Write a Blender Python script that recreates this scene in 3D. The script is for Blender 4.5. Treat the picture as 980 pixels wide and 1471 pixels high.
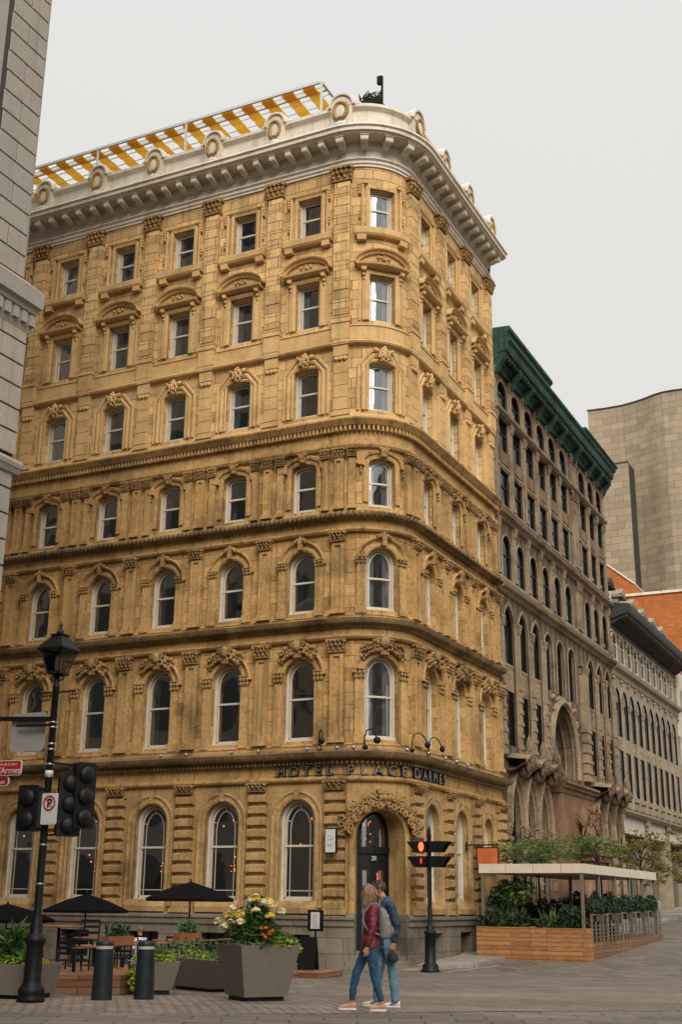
import bpy, bmesh, math, random
from math import sin, cos, pi, radians, sqrt
from mathutils import Vector, Matrix
random.seed(7)
S = bpy.context.scene
COL = S.collection
for o in list(bpy.data.objects): bpy.data.objects.remove(o)

# ------------------------------------------------------------------ camera
K = 4.0 / 3.0
cd = bpy.data.cameras.new('camera'); cam = bpy.data.objects.new('camera', cd); COL.objects.link(cam)
r = Vector((0.899913, 0.43593075, 0.01099889)); u = Vector((0.12317413, -0.27830822, 0.95256111)); d = Vector((-0.41831176, 0.85586735, 0.30414858))
M = Matrix((r, u, -d)).transposed().to_4x4(); M.translation = Vector((16.29087, -37.3204, 2.0))
cam.matrix_world = M
cd.sensor_fit = 'VERTICAL'; cd.sensor_height = 24.0; cd.lens = 24.0 * 1763.3 / 1471.0
cd.clip_start = 0.1; cd.clip_end = 2000
S.camera = cam

# ------------------------------------------------------------------ sky, sun, exposure
SUN_EL, SUN_AZ = radians(35), radians(146)      # azimuth measured from +Y clockwise
W = bpy.data.worlds.new('World'); S.world = W; W.use_nodes = True
nt = W.node_tree; N = nt.nodes; Lk = nt.links
for n in list(N): N.remove(n)
out = N.new('ShaderNodeOutputWorld'); bg = N.new('ShaderNodeBackground')
sky = N.new('ShaderNodeTexSky'); sky.sky_type = 'NISHITA'; sky.sun_disc = False
sky.sun_elevation = SUN_EL; sky.sun_rotation = SUN_AZ; sky.air_density = 1.0; sky.dust_density = 6.0
tc = N.new('ShaderNodeTexCoord'); sx = N.new('ShaderNodeSeparateXYZ'); Lk.new(tc.outputs['Generated'], sx.inputs[0])
rmp = N.new('ShaderNodeValToRGB'); Lk.new(sx.outputs['Z'], rmp.inputs[0])
cr = rmp.color_ramp; cr.elements[0].position = 0.0; cr.elements[0].color = (3.1, 3.03, 2.86, 1)
cr.elements[1].position = 1.0; cr.elements[1].color = (9.5, 9.3, 9.0, 1)
e = cr.elements.new(0.45); e.color = (3.15, 3.1, 2.94, 1)
e = cr.elements.new(0.70); e.color = (3.3, 3.28, 3.2, 1)
nz = N.new('ShaderNodeTexNoise'); nz.inputs['Scale'].default_value = 1.6; nz.inputs['Detail'].default_value = 3
nm = N.new('ShaderNodeMapRange'); nm.inputs['To Min'].default_value = 0.975; nm.inputs['To Max'].default_value = 1.025
Lk.new(tc.outputs['Generated'], nz.inputs['Vector']); Lk.new(nz.outputs['Fac'], nm.inputs['Value'])
vm = N.new('ShaderNodeVectorMath'); vm.operation = 'SCALE'; Lk.new(rmp.outputs[0], vm.inputs[0]); Lk.new(nm.outputs[0], vm.inputs['Scale'])
mx = N.new('ShaderNodeMixRGB'); mx.inputs[0].default_value = 0.96      # overcast deck hides nearly all of the blue sky
Lk.new(sky.outputs[0], mx.inputs[1]); Lk.new(vm.outputs[0], mx.inputs[2])
Lk.new(mx.outputs[0], bg.inputs[0]); bg.inputs[1].default_value = 0.1
Lk.new(bg.outputs[0], out.inputs[0])
sd = bpy.data.lights.new('sun', 'SUN'); sd.energy = 1.5; sd.angle = radians(38); sd.color = (1, 0.95, 0.87)
so = bpy.data.objects.new('sun', sd); COL.objects.link(so)
sdir = Vector((sin(SUN_AZ) * cos(SUN_EL), cos(SUN_AZ) * cos(SUN_EL), sin(SUN_EL)))
so.rotation_euler = (-sdir).to_track_quat('-Z', 'Y').to_euler(); so.location = (0, 0, 80)
S.view_settings.view_transform = 'Standard'; S.view_settings.look = 'None'
S.view_settings.exposure = 1.32; S.view_settings.gamma = 1.0; S.view_settings.use_curve_mapping = False
S.render.engine = 'CYCLES'

# ------------------------------------------------------------------ materials
MAT = {}
def newmat(name):
    m = bpy.data.materials.new(name); m.use_nodes = True; MAT[name] = m
    return m, m.node_tree.nodes, m.node_tree.links, m.node_tree.nodes['Principled BSDF']
def plain(name, col, rough=0.6, metal=0.0, spec=0.5, var=0.12, scale=6.0, emit=None, es=0, bump=0.0, coat=0, coord='Object'):
    m, n, l, b = newmat(name)
    b.inputs['Roughness'].default_value = rough; b.inputs['Metallic'].default_value = metal
    b.inputs['Specular IOR Level'].default_value = spec; b.inputs['Coat Weight'].default_value = coat
    t = n.new('ShaderNodeTexCoord'); z = n.new('ShaderNodeTexNoise'); z.inputs['Scale'].default_value = scale; z.inputs['Detail'].default_value = 6
    z.inputs['Roughness'].default_value = 0.62
    l.new(t.outputs[coord], z.inputs['Vector'])
    mr = n.new('ShaderNodeMapRange'); mr.inputs['From Min'].default_value = 0.3; mr.inputs['From Max'].default_value = 0.7
    mr.inputs['To Min'].default_value = 1 - var; mr.inputs['To Max'].default_value = 1 + var; l.new(z.outputs['Fac'], mr.inputs['Value'])
    v = n.new('ShaderNodeVectorMath'); v.operation = 'SCALE'; v.inputs[0].default_value = col; l.new(mr.outputs[0], v.inputs['Scale'])
    l.new(v.outputs[0], b.inputs['Base Color'])
    if bump:
        bp = n.new('ShaderNodeBump'); bp.inputs['Strength'].default_value = bump; bp.inputs['Distance'].default_value = 0.02
        l.new(z.outputs['Fac'], bp.inputs['Height']); l.new(bp.outputs[0], b.inputs['Normal'])
    if emit: b.inputs['Emission Color'].default_value = (*emit, 1); b.inputs['Emission Strength'].default_value = es
    return m
def stone(name, c1, c2, dark, bw=0, bh=0, joint=0.35, stain=0.5, streak=0.35, mort=0.012, rough=0.85, blockvar=0.5, uv=True, bump=0.5, speck=0.25, off=0.5, dcol2=None):
    """weathered masonry in metres: mottling, blotchy stains, rain streaks, optional ashlar joints"""
    m, n, l, b = newmat(name); b.inputs['Roughness'].default_value = rough; b.inputs['Specular IOR Level'].default_value = 0.2
    t = n.new('ShaderNodeTexCoord'); vec = t.outputs['UV'] if uv else t.outputs['Object']
    geo = n.new('ShaderNodeNewGeometry'); pos = geo.outputs['Position']
    def noise(scale, detail, src=pos, rough=0.6):
        z = n.new('ShaderNodeTexNoise'); z.inputs['Scale'].default_value = scale; z.inputs['Detail'].default_value = detail
        z.inputs['Roughness'].default_value = rough; l.new(src, z.inputs['Vector']); return z.outputs['Fac']
    def rng(src, a, bb, c, dd):
        q = n.new('ShaderNodeMapRange'); q.inputs['From Min'].default_value = a; q.inputs['From Max'].default_value = bb
        q.inputs['To Min'].default_value = c; q.inputs['To Max'].default_value = dd; l.new(src, q.inputs['Value']); return q.outputs[0]
    def mix(f, a, bb, mode='MIX'):
        q = n.new('ShaderNodeMixRGB'); q.blend_type = mode
        if isinstance(f, float): q.inputs[0].default_value = f
        else: l.new(f, q.inputs[0])
        for k, s in ((1, a), (2, bb)):
            if isinstance(s, tuple): q.inputs[k].default_value = (*s, 1)
            else: l.new(s, q.inputs[k])
        return q.outputs[0]
    col = mix(rng(noise(0.9, 5), 0.3, 0.7, 0, 1), c1, c2)
    col = mix(rng(noise(9, 5, rough=0.7), 0.35, 0.7, 0, speck), col, dark)
    # blotchy soot and lichen
    col = mix(rng(noise(0.55, 7, rough=0.68), 0.5, 0.68, 0, stain), col, dark if dcol2 is None else dcol2)
    # vertical rain streaks
    mp = n.new('ShaderNodeMapping'); mp.inputs['Scale'].default_value = (3.2, 3.2, 0.22); l.new(pos, mp.inputs['Vector'])
    col = mix(rng(noise(1.0, 6, mp.outputs[0], 0.65), 0.52, 0.72, 0, streak), col, dark)
    h = noise(14, 6, rough=0.7)
    if bw:
        br = n.new('ShaderNodeTexBrick'); l.new(vec, br.inputs['Vector']); br.inputs['Scale'].default_value = 1.0
        br.inputs['Brick Width'].default_value = bw; br.inputs['Row Height'].default_value = bh; br.inputs['Mortar Size'].default_value = mort
        br.inputs['Mortar Smooth'].default_value = 0.3; br.offset = off
        lo = 1 - blockvar * 0.3; hi = 1 + blockvar * 0.2
        br.inputs['Color1'].default_value = (lo, lo, lo, 1); br.inputs['Color2'].default_value = (hi, hi, hi, 1); br.inputs['Mortar'].default_value = (joint, joint, joint * 0.9, 1)
        col = mix(1.0, col, br.outputs['Color'], 'MULTIPLY')
        ad = n.new('ShaderNodeMath'); ad.operation = 'MULTIPLY_ADD'; ad.inputs[1].default_value = -1.2; l.new(br.outputs['Fac'], ad.inputs[0]); l.new(h, ad.inputs[2]); h = ad.outputs[0]
    l.new(col, b.inputs['Base Color'])
    bp = n.new('ShaderNodeBump'); bp.inputs['Strength'].default_value = bump; bp.inputs['Distance'].default_value = 0.015
    l.new(h, bp.inputs['Height']); l.new(bp.outputs[0], b.inputs['Normal'])
    return m
# hotel stones
stone('terracotta', (.68, .45, .205), (.56, .355, .15), (.17, .10, .045), 0.78, 0.40, 0.24, 0.5, 0.55, 0.014, blockvar=.9)
stone('sandstone', (.60, .365, .145), (.46, .275, .10), (.095, .058, .026), 0.95, 0.42, 0.36, 0.75, 0.75, 0.012, speck=0.5, blockvar=.8)
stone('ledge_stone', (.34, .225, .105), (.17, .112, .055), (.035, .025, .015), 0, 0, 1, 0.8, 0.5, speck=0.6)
stone('terracotta_trim', (.64, .42, .19), (.54, .34, .145), (.15, .09, .04), 0, 0, 1, 0.45, 0.35, speck=0.3)
stone('sandstone_trim', (.58, .36, .145), (.45, .272, .10), (.09, .056, .025), 0, 0, 1, 0.75, 0.7, speck=0.55)
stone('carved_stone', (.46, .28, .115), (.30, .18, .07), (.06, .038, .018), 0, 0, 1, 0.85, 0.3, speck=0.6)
stone('rusticated_stone', (.52, .33, .14), (.39, .242, .098), (.095, .06, .03), 0, 0, 1, 0.75, 0.7, speck=0.55)
stone('base_stone', (.24, .205, .155), (.18, .15, .11), (.07, .055, .04), 1.1, 0.48, 0.5, 0.8, 0.5, 0.012)
stone('cornice_paint', (.70, .645, .55), (.62, .555, .46), (.27, .20, .13), 0, 0, 1, 0.45, 0.45, rough=0.6, bump=0.25, speck=0.22)
stone('gilded_ornament', (.50, .31, .10), (.33, .2, .06), (.12, .07, .02), 0, 0, 1, 0.3, 0.2)
# others
stone('brown_stone', (.25, .18, .115), (.16, .115, .072), (.035, .025, .017), 0.9, 0.42, 0.6, 0.8, 0.6, 0.008, uv=False, speck=0.5)
stone('brown_stone_trim', (.36, .27, .175), (.24, .175, .11), (.045, .032, .022), 0, 0, 1, 0.7, 0.5, speck=0.5)
stone('portal_stone', (.25, .15, .085), (.17, .10, .058), (.05, .033, .022), 0.6, 0.5, 0.6, 0.6, 0.4, 0.012, uv=False)
stone('grey_stone', (.36, .29, .205), (.27, .215, .15), (.08, .06, .042), 0, 0, 1, 0.5, 0.5, speck=0.35)
stone('oxidised_copper', (.036, .11, .075), (.018, .042, .033), (.010, .014, .012), 0, 0, 1, 1.0, 1.0, rough=0.65, speck=.6)
stone('dark_metal_cornice', (.055, .052, .047), (.035, .033, .03), (.02, .018, .016), 0, 0, 1, 0.5, 0.3, rough=0.5)
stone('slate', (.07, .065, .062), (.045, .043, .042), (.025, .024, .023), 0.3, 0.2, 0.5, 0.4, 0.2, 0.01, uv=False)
stone('pale_stucco', (.55, .49, .40), (.48, .42, .34), (.3, .25, .19), 0, 0, 1, 0.2, 0.3)
stone('tower_limestone', (.33, .265, .185), (.29, .23, .158), (.2, .16, .115), 1.45, .68, 0.6, 0.3, 0.35, 0.03, blockvar=.55, bump=0.2, speck=0.1)
stone('orange_brick', (.46, .15, .045), (.36, .115, .035), (.2, .07, .03), 0.5, 0.17, 0.75, 0.3, 0.2, 0.02, uv=True, speck=0.2)
stone('granite_block', (.36, .325, .275), (.31, .28, .235), (.20, .165, .13), 0, 0, 1, 0.35, 0.45, bump=0.7, speck=0.35)
stone('granite_rust', (.40, .36, .30), (.34, .30, .25), (.22, .165, .115), 0, 0, 1, 0.5, 0.6, bump=0.7, speck=0.3, dcol2=(.36, .22, .11))
plain('joint_dark', (.045, .036, .03), 0.9)
plain('window_paint', (.50, .445, .36), 0.45, var=0.1, scale=3)
plain('dark_paint', (.006, .006, .0065), 0.5, spec=.25, var=0.2)
plain('black_iron', (.006, .006, .0065), 0.5, spec=.22, var=0.35, scale=9, bump=0.1)
plain('steel_band', (.35, .35, .34), 0.35, metal=0.8)
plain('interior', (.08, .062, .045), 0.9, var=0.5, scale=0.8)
plain('curtain_cloth', (.52, .54, .55), 0.8, var=0.1)
plain('drape_cloth', (.24, .20, .16), 0.9, var=0.3, scale=2)
plain('letter_metal', (.05, .05, .048), 0.35, metal=0.6)
plain('letter_face', (.24, .23, .21), 0.3, metal=0.5)
plain('warm_bulb', (.9, .4, .1), emit=(1, .22, .04), es=1.6)
plain('red_light', (.5, .02, .01), emit=(1, .06, .02), es=2.2)
plain('dim_red_light', (.3, .01, .01), emit=(.9, .03, .02), es=.5)
plain('concrete_planter', (.145, .12, .095), 0.8, var=0.2, scale=30, bump=0.25)
plain('bollard_metal', (.012, .017, .020), 0.5, spec=.3, var=0.4, scale=14, bump=0.15)
plain('reflective_band', (.35, .34, .32), 0.4)
plain('soil', (.03, .02, .014), 1)
plain('awning_cloth', (.55, .47, .37), 0.7, var=0.07, scale=3)
plain('canopy_frame', (.13, .112, .078), 0.5)
plain('black_canvas', (.005, .0045, .005), 1.0, spec=.08, var=0.25)
plain('white_metal', (.55, .55, .52), 0.4)
plain('sign_back', (.34, .325, .30), 0.4, metal=0.3)
plain('sign_white', (.50, .50, .48), 0.45)
plain('sign_red', (.33, .008, .012), 0.4)
plain('orange_panel', (.42, .105, .025), 0.5)
plain('orange_faded', (.36, .09, .03), 0.5)
plain('skin', (.40, .19, .115), 0.5, var=0.08, scale=20)
plain('hair_dark', (.045, .024, .012), 0.5, var=0.4, scale=60)
plain('hair_blond', (.14, .075, .03), 0.45, var=0.5, scale=45, bump=0.3)
plain('jacket_maroon', (.12, .012, .022), 0.6, var=0.3, scale=9, bump=0.35)
plain('jacket_blue', (.010, .055, .13), 0.7, var=0.25, scale=9, bump=0.25)
plain('jacket_navy', (.012, .022, .045), 0.7, var=0.3, scale=9, bump=0.25)
plain('jeans_dark', (.012, .055, .105), 0.85, var=0.4, scale=11, bump=0.3)
plain('jeans_light', (.10, .20, .27), 0.85, var=0.3, scale=9, bump=0.3)
plain('bag_grey', (.17, .155, .145), 0.85, var=0.25, scale=16, bump=0.3)
plain('shoe_pink', (.42, .22, .16), 0.7); plain('shoe_white', (.62, .60, .56), 0.6); plain('shoe_dark', (.035, .02, .02), 0.6)
plain('lip_colour', (.30, .09, .07), 0.5); plain('eye_dark', (.02, .015, .012), 0.2)
plain('black_cap', (.012, .012, .012), 0.8)
plain('bark', (.06, .042, .028), 0.9, var=0.4, scale=12, bump=0.6)
plain('stem', (.05, .08, .03), 0.8)
plain('terracotta_pot', (.20, .065, .022), 0.8)
plain('bulb_orange', (.55, .24, .07), 0.2, var=0.1)
plain('white_shirt', (.55, .5, .5), 0.8)
plain('door_glass', (.012, .013, .014), 0.06, spec=0.6)
plain('brass_plate', (.5, .38, .18), 0.35, metal=0.7)
plain('grout', (.05, .04, .03), 0.9)
def wood(name, c, bh=0.14, bw=2.0, axis='XZ'):
    m, n, l, b = newmat(name); b.inputs['Roughness'].default_value = 0.6
    t = n.new('ShaderNodeTexCoord'); br = n.new('ShaderNodeTexBrick'); l.new(t.outputs['UV'], br.inputs['Vector']); br.inputs['Scale'].default_value = 1
    br.inputs['Brick Width'].default_value = bw; br.inputs['Row Height'].default_value = bh; br.inputs['Mortar Size'].default_value = 0.008; br.offset = 0.37
    br.inputs['Color1'].default_value = (.72, .72, .72, 1); br.inputs['Color2'].default_value = (1.2, 1.2, 1.2, 1); br.inputs['Mortar'].default_value = (.15, .12, .1, 1)
    mp = n.new('ShaderNodeMapping'); mp.inputs['Scale'].default_value = (1.2, 14, 14); l.new(t.outputs['UV'], mp.inputs['Vector'])
    z = n.new('ShaderNodeTexNoise'); z.inputs['Scale'].default_value = 2.2; z.inputs['Detail'].default_value = 7; l.new(mp.outputs[0], z.inputs['Vector'])
    rp = n.new('ShaderNodeValToRGB'); l.new(z.outputs['Fac'], rp.inputs[0]); rp.color_ramp.elements[0].position = .3; rp.color_ramp.elements[1].position = .72
    rp.color_ramp.elements[0].color = (c[0] * .55, c[1] * .5, c[2] * .45, 1); rp.color_ramp.elements[1].color = (c[0] * 1.15, c[1] * 1.15, c[2] * 1.15, 1)
    x = n.new('ShaderNodeMixRGB'); x.blend_type = 'MULTIPLY'; x.inputs[0].default_value = 1; l.new(rp.outputs[0], x.inputs[1]); l.new(br.outputs['Color'], x.inputs[2])
    l.new(x.outputs[0], b.inputs['Base Color']); bp = n.new('ShaderNodeBump'); bp.inputs['Strength'].default_value = .5; bp.inputs['Distance'].default_value = .01
    l.new(x.outputs[0], bp.inputs['Height']); l.new(bp.outputs[0], b.inputs['Normal'])
wood('cedar', (.40, .18, .06)); wood('deck_wood', (.24, .11, .045), 0.12)
def glass(name, tint, refl_ior=1.5, extra=0.0, wave=0.02):
    m, n, l, b = newmat(name); n.remove(b); o = n['Material Output']
    tr = n.new('ShaderNodeBsdfTransparent'); tr.inputs[0].default_value = (*tint, 1)
    gl = n.new('ShaderNodeBsdfGlossy'); gl.inputs['Roughness'].default_value = 0.03; gl.inputs['Color'].default_value = (.92, .95, .98, 1)
    fr = n.new('ShaderNodeFresnel'); fr.inputs['IOR'].default_value = refl_ior
    ad = n.new('ShaderNodeMath'); ad.operation = 'ADD'; ad.use_clamp = True; ad.inputs[1].default_value = extra; l.new(fr.outputs[0], ad.inputs[0])
    geo = n.new('ShaderNodeNewGeometry'); z = n.new('ShaderNodeTexNoise'); z.inputs['Scale'].default_value = 0.8; z.inputs['Detail'].default_value = 1; l.new(geo.outputs['Position'], z.inputs['Vector'])
    bp = n.new('ShaderNodeBump'); bp.inputs['Strength'].default_value = 1.0; bp.inputs['Distance'].default_value = wave; l.new(z.outputs['Fac'], bp.inputs['Height'])
    l.new(bp.outputs[0], gl.inputs['Normal'])
    mxs = n.new('ShaderNodeMixShader'); l.new(ad.outputs[0], mxs.inputs[0]); l.new(tr.outputs[0], mxs.inputs[1]); l.new(gl.outputs[0], mxs.inputs[2]); l.new(mxs.outputs[0], o.inputs[0])
glass('window_glass', (.60, .61, .60), 1.52, 0.24, .03); glass('coated_glass', (.4, .42, .43), 1.5, 0.45, .03); glass('old_glass', (.25, .26, .26), 1.22, 0.0, .03); glass('lamp_glass', (.8, .78, .72), 1.4, 0, 0)
def leaf(name, c, c2):
    m, n, l, b = newmat(name); b.inputs['Roughness'].default_value = 0.6; b.inputs['Specular IOR Level'].default_value = .3
    g = n.new('ShaderNodeNewGeometry'); rp = n.new('ShaderNodeValToRGB'); l.new(g.outputs['Random Per Island'], rp.inputs[0])
    rp.color_ramp.elements[0].color = (*c, 1); rp.color_ramp.elements[1].color = (*c2, 1); l.new(rp.outputs[0], b.inputs['Base Color'])
    tl = n.new('ShaderNodeBsdfTranslucent'); l.new(rp.outputs[0], tl.inputs[0]); ms = n.new('ShaderNodeMixShader'); ms.inputs[0].default_value = .3
    l.new(b.outputs[0], ms.inputs[1]); l.new(tl.outputs[0], ms.inputs[2]); l.new(ms.outputs[0], n['Material Output'].inputs[0])
leaf('yellow_cloth', (.85, .42, .03), (.92, .5, .06)); leaf('leaf_green', (.028, .065, .018), (.10, .17, .045)); leaf('leaf_lime', (.16, .25, .02), (.38, .46, .05)); leaf('leaf_dark', (.012, .028, .012), (.05, .085, .035))
leaf('leaf_autumn', (.045, .055, .012), (.26, .19, .03)); leaf('leaf_locust', (.045, .085, .02), (.15, .20, .05)); leaf('petal_cream', (.62, .55, .30), (.80, .72, .42)); leaf('petal_yellow', (.62, .42, .05), (.75, .58, .12)); leaf('petal_orange', (.62, .13, .02), (.7, .25, .03)); leaf('petal_red', (.45, .03, .02), (.6, .09, .04))

# ------------------------------------------------------------------ helpers
def tag(o, label=None, cat=None, group=None, kind=None):
    if label: o['label'] = label
    if cat: o['category'] = cat
    if group: o['group'] = group
    if kind: o['kind'] = kind
    return o
def empty(name, loc, label, cat, group=None, rz=0):
    o = bpy.data.objects.new(name, None); COL.objects.link(o); o.location = loc; o.rotation_euler = (0, 0, rz); o.empty_display_size = .2
    return tag(o, label, cat, group)
def copy_tree(o, parent=None):
    c = o.copy(); COL.objects.link(c); c.parent = parent
    for ch in list(o.children): copy_tree(ch, c)
    return c
class MB:
    """collects geometry; fm maps (s, z, d) or (x, y, z) to metres"""
    def __init__(self, fm=None, curved=False): self.v = []; self.f = []; self.uv = []; self.fm = fm; self.curved = curved; self.sm = []
    def V(self, p):
        if self.fm: q = self.fm(*p); self.uv.append(((p[0] + p[2]) * K, p[1] * K))
        else: q = p; self.uv.append((p[0] + p[1], p[2]))
        self.v.append(tuple(q)); return len(self.v) - 1
    def F(self, pts, smooth=False): self.f.append([self.V(p) for p in pts]); self.sm.append(smooth)
    def cuts(self, a, b):
        if not self.curved: return [a, b]
        A = 1.232; c = [a]
        if b > -A and a < A:
            lo = max(a, -A); hi = min(b, A); n = max(1, int(math.ceil((hi - lo) / 0.13)))
            if lo > a: c.append(lo)
            c += [lo + (hi - lo) * i / n for i in range(1, n + 1)]
        if c[-1] < b - 1e-6: c.append(b)
        return c
    # --- facade space (s, z, d)
    def quad(self, s0, s1, z0, z1, dd):
        c = self.cuts(s0, s1)
        for a, b in zip(c, c[1:]): self.F([(a, z0, dd), (b, z0, dd), (b, z1, dd), (a, z1, dd)])
    def box(self, s0, s1, z0, z1, d0, d1):
        c = self.cuts(s0, s1)
        for a, b in zip(c, c[1:]):
            self.F([(a, z0, d1), (b, z0, d1), (b, z1, d1), (a, z1, d1)])
            self.F([(a, z1, d1), (b, z1, d1), (b, z1, d0), (a, z1, d0)])
            self.F([(a, z0, d0), (b, z0, d0), (b, z0, d1), (a, z0, d1)])
        for q, fl in ((s0, 1), (s1, 0)):
            p = [(q, z0, d0), (q, z0, d1), (q, z1, d1), (q, z1, d0)]; self.F(p if fl else p[::-1])
    def mold(self, prof, s0, s1, smooth=False):
        """prof: (d, z) bottom to top, closed at the back"""
        c = self.cuts(s0, s1)
        for a, b in zip(c, c[1:]):
            for (d0, z0), (d1, z1) in zip(prof, prof[1:]): self.F([(a, z0, d0), (b, z0, d0), (b, z1, d1), (a, z1, d1)], smooth)
        self.F([(s0, z, dd) for dd, z in prof]); self.F([(s1, z, dd) for dd, z in prof][::-1])
    def sweep(self, path, prof, smooth=False, caps=True):
        """path of (s, z) going up over and down; prof of (outward offset, d)"""
        n = len(path); nr = []
        for i in range(n):
            a = Vector(path[max(i - 1, 0)]); b = Vector(path[i]); c_ = Vector(path[min(i + 1, n - 1)])
            d1 = (b - a).normalized() if i else (c_ - b).normalized(); d2 = (c_ - b).normalized() if i < n - 1 else d1
            n1 = Vector((-d1.y, d1.x)); n2 = Vector((-d2.y, d2.x)); m = (n1 + n2); m.normalize(); k = 1 / max(.35, m.dot(n1)); nr.append(m * k)
        P = [[(path[i][0] + nr[i].x * o, path[i][1] + nr[i].y * o, dd) for o, dd in prof] for i in range(n)]
        for i in range(n - 1):
            for j in range(len(prof) - 1): self.F([P[i][j], P[i][j + 1], P[i + 1][j + 1], P[i + 1][j]], smooth)
        if caps: self.F(P[0][::-1]); self.F(P[-1])
    def wall(self, s0, s1, z0, z1, ol, cs, rev=0.3, dd=0.0, sill=True):
        p = [(a + cs, b) for a, b in ol]; l, rr_ = p[0][0], p[-1][0]
        self.quad(s0, l, z0, z1, dd); self.quad(rr_, s1, z0, z1, dd)
        if p[0][1] > z0 + 1e-4: self.quad(l, rr_, z0, p[0][1], dd)
        for (a, za), (b, zb) in zip(p, p[1:]):
            if abs(b - a) > 1e-5:
                cc = self.cuts(a, b)
                for x0, x1 in zip(cc, cc[1:]):
                    y0 = za + (zb - za) * (x0 - a) / (b - a); y1 = za + (zb - za) * (x1 - a) / (b - a)
                    self.F([(x0, y0, dd), (x1, y1, dd), (x1, z1, dd), (x0, z1, dd)])
                    self.F([(x0, y0, dd - rev), (x1, y1, dd - rev), (x1, y1, dd), (x0, y0, dd)])
            else: self.F([(a, za, dd - rev), (b, zb, dd - rev), (b, zb, dd), (a, za, dd)])
        cc = self.cuts(l, rr_) if sill else []
        for x0, x1 in zip(cc, cc[1:]): self.F([(x0, p[0][1], dd), (x1, p[0][1], dd), (x1, p[0][1], dd - rev), (x0, p[0][1], dd - rev)])
    def fill(self, ol, dd):
        for (a, za), (b, zb) in zip(ol, ol[1:]):
            if abs(b - a) > 1e-5:
                cc = self.cuts(a, b)
                for x0, x1 in zip(cc, cc[1:]):
                    y0 = za + (zb - za) * (x0 - a) / (b - a); y1 = za + (zb - za) * (x1 - a) / (b - a)
                    self.F([(x0, ol[0][1], dd), (x1, ol[0][1], dd), (x1, y1, dd), (x0, y0, dd)], True)
    def blob(self, c, rad, n=6, m=4, tw=0.0):
        """small lumpy ellipsoid; works in either space (axes follow the coordinate order)"""
        b0 = []
        for j in range(1, m):
            th = pi * j / m; row = []
            for i in range(n):
                ph = 2 * pi * (i + .5 * (j % 2)) / n
                row.append((c[0] + rad[0] * sin(th) * cos(ph + tw), c[1] + rad[1] * cos(th) + tw * rad[0] * sin(th) * cos(ph), c[2] + rad[2] * sin(th) * sin(ph)))
            b0.append(row)
        top = (c[0], c[1] + rad[1], c[2]); bot = (c[0], c[1] - rad[1], c[2])
        for i in range(n):
            k = (i + 1) % n; self.F([top, b0[0][k], b0[0][i]], True); self.F([bot, b0[-1][i], b0[-1][k]], True)
            for j in range(m - 2): self.F([b0[j][i], b0[j][k], b0[j + 1][k], b0[j + 1][i]], True)
    def tube(self, pts, rad, n=6, closed=False, cap=True):
        P = [Vector(p) for p in pts]; R = rad if isinstance(rad, (list, tuple)) else [rad] * len(P); rings = []
        up = None
        for i, p in enumerate(P):
            t = (P[min(i + 1, len(P) - 1)] - P[max(i - 1, 0)]).normalized()
            if up is None: up = Vector((0, 0, 1)) if abs(t.z) < .9 else Vector((1, 0, 0))
            a = t.cross(up); a = a.normalized() if a.length > 1e-5 else Vector((1, 0, 0)); b = a.cross(t).normalized(); up = b
            rings.append([tuple(p + (a * cos(2 * pi * k / n) + b * sin(2 * pi * k / n)) * R[i]) for k in range(n)])
        for q, w in zip(rings, rings[1:]):
            for k in range(n): self.F([q[k], q[(k + 1) % n], w[(k + 1) % n], w[k]], True)
        if cap: self.F(rings[0][::-1]); self.F(rings[-1])
    # --- plain xyz space
    def cube(self, x0, x1, y0, y1, z0, z1):
        p = [(x0, y0, z0), (x1, y0, z0), (x1, y1, z0), (x0, y1, z0), (x0, y0, z1), (x1, y0, z1), (x1, y1, z1), (x0, y1, z1)]
        for q in ((0, 3, 2, 1), (4, 5, 6, 7), (0, 1, 5, 4), (1, 2, 6, 5), (2, 3, 7, 6), (3, 0, 4, 7)): self.F([p[i] for i in q])
    def hexa(self, p):
        for q in ((0, 3, 2, 1), (4, 5, 6, 7), (0, 1, 5, 4), (1, 2, 6, 5), (2, 3, 7, 6), (3, 0, 4, 7)): self.F([p[i] for i in q])
    def bar(self, a, b, w, h=None, n=4):
        a = Vector(a); b = Vector(b); h = h or w; t = (b - a).normalized(); up = Vector((0, 0, 1)) if abs(t.z) < .95 else Vector((0, 1, 0))
        x = t.cross(up).normalized() * w / 2; y = x.cross(t).normalized() * h / 2
        p = [tuple(a - x - y), tuple(a + x - y), tuple(a + x + y), tuple(a - x + y), tuple(b - x - y), tuple(b + x - y), tuple(b + x + y), tuple(b - x + y)]
        self.hexa(p)
    def lathe(self, prof, c=(0, 0, 0), n=16, smooth=True):
        """prof: (radius, z)"""
        R = [[(c[0] + q * cos(2 * pi * k / n), c[1] + q * sin(2 * pi * k / n), c[2] + z) for k in range(n)] for q, z in prof]
        for a, b in zip(R, R[1:]):
            for k in range(n): self.F([a[k], a[(k + 1) % n], b[(k + 1) % n], b[k]], smooth)
        self.F(R[0][::-1]); self.F(R[-1])
    def build(self, name, mat, parent=None, weld=True):
        me = bpy.data.meshes.new(name); me.from_pydata(self.v, [], self.f)
        ul = me.uv_layers.new(name='UVMap'); fl = [None] * (2 * len(me.loops))
        i = 0
        for f in self.f:
            for vi in f: fl[2 * i], fl[2 * i + 1] = self.uv[vi]; i += 1
        ul.data.foreach_set('uv', fl)
        me.polygons.foreach_set('use_smooth', self.sm)
        if any(self.sm) and weld:
            bm = bmesh.new(); bm.from_mesh(me); bmesh.ops.remove_doubles(bm, verts=bm.verts, dist=1e-4); bm.to_mesh(me); bm.free()
        me.materials.append(MAT[mat]); me.update()
        o = bpy.data.objects.new(name, me); COL.objects.link(o); o.parent = parent
        return o
def inst(o, parent, mat=None):
    c = o.copy(); COL.objects.link(c); c.parent = parent
    return c
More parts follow.
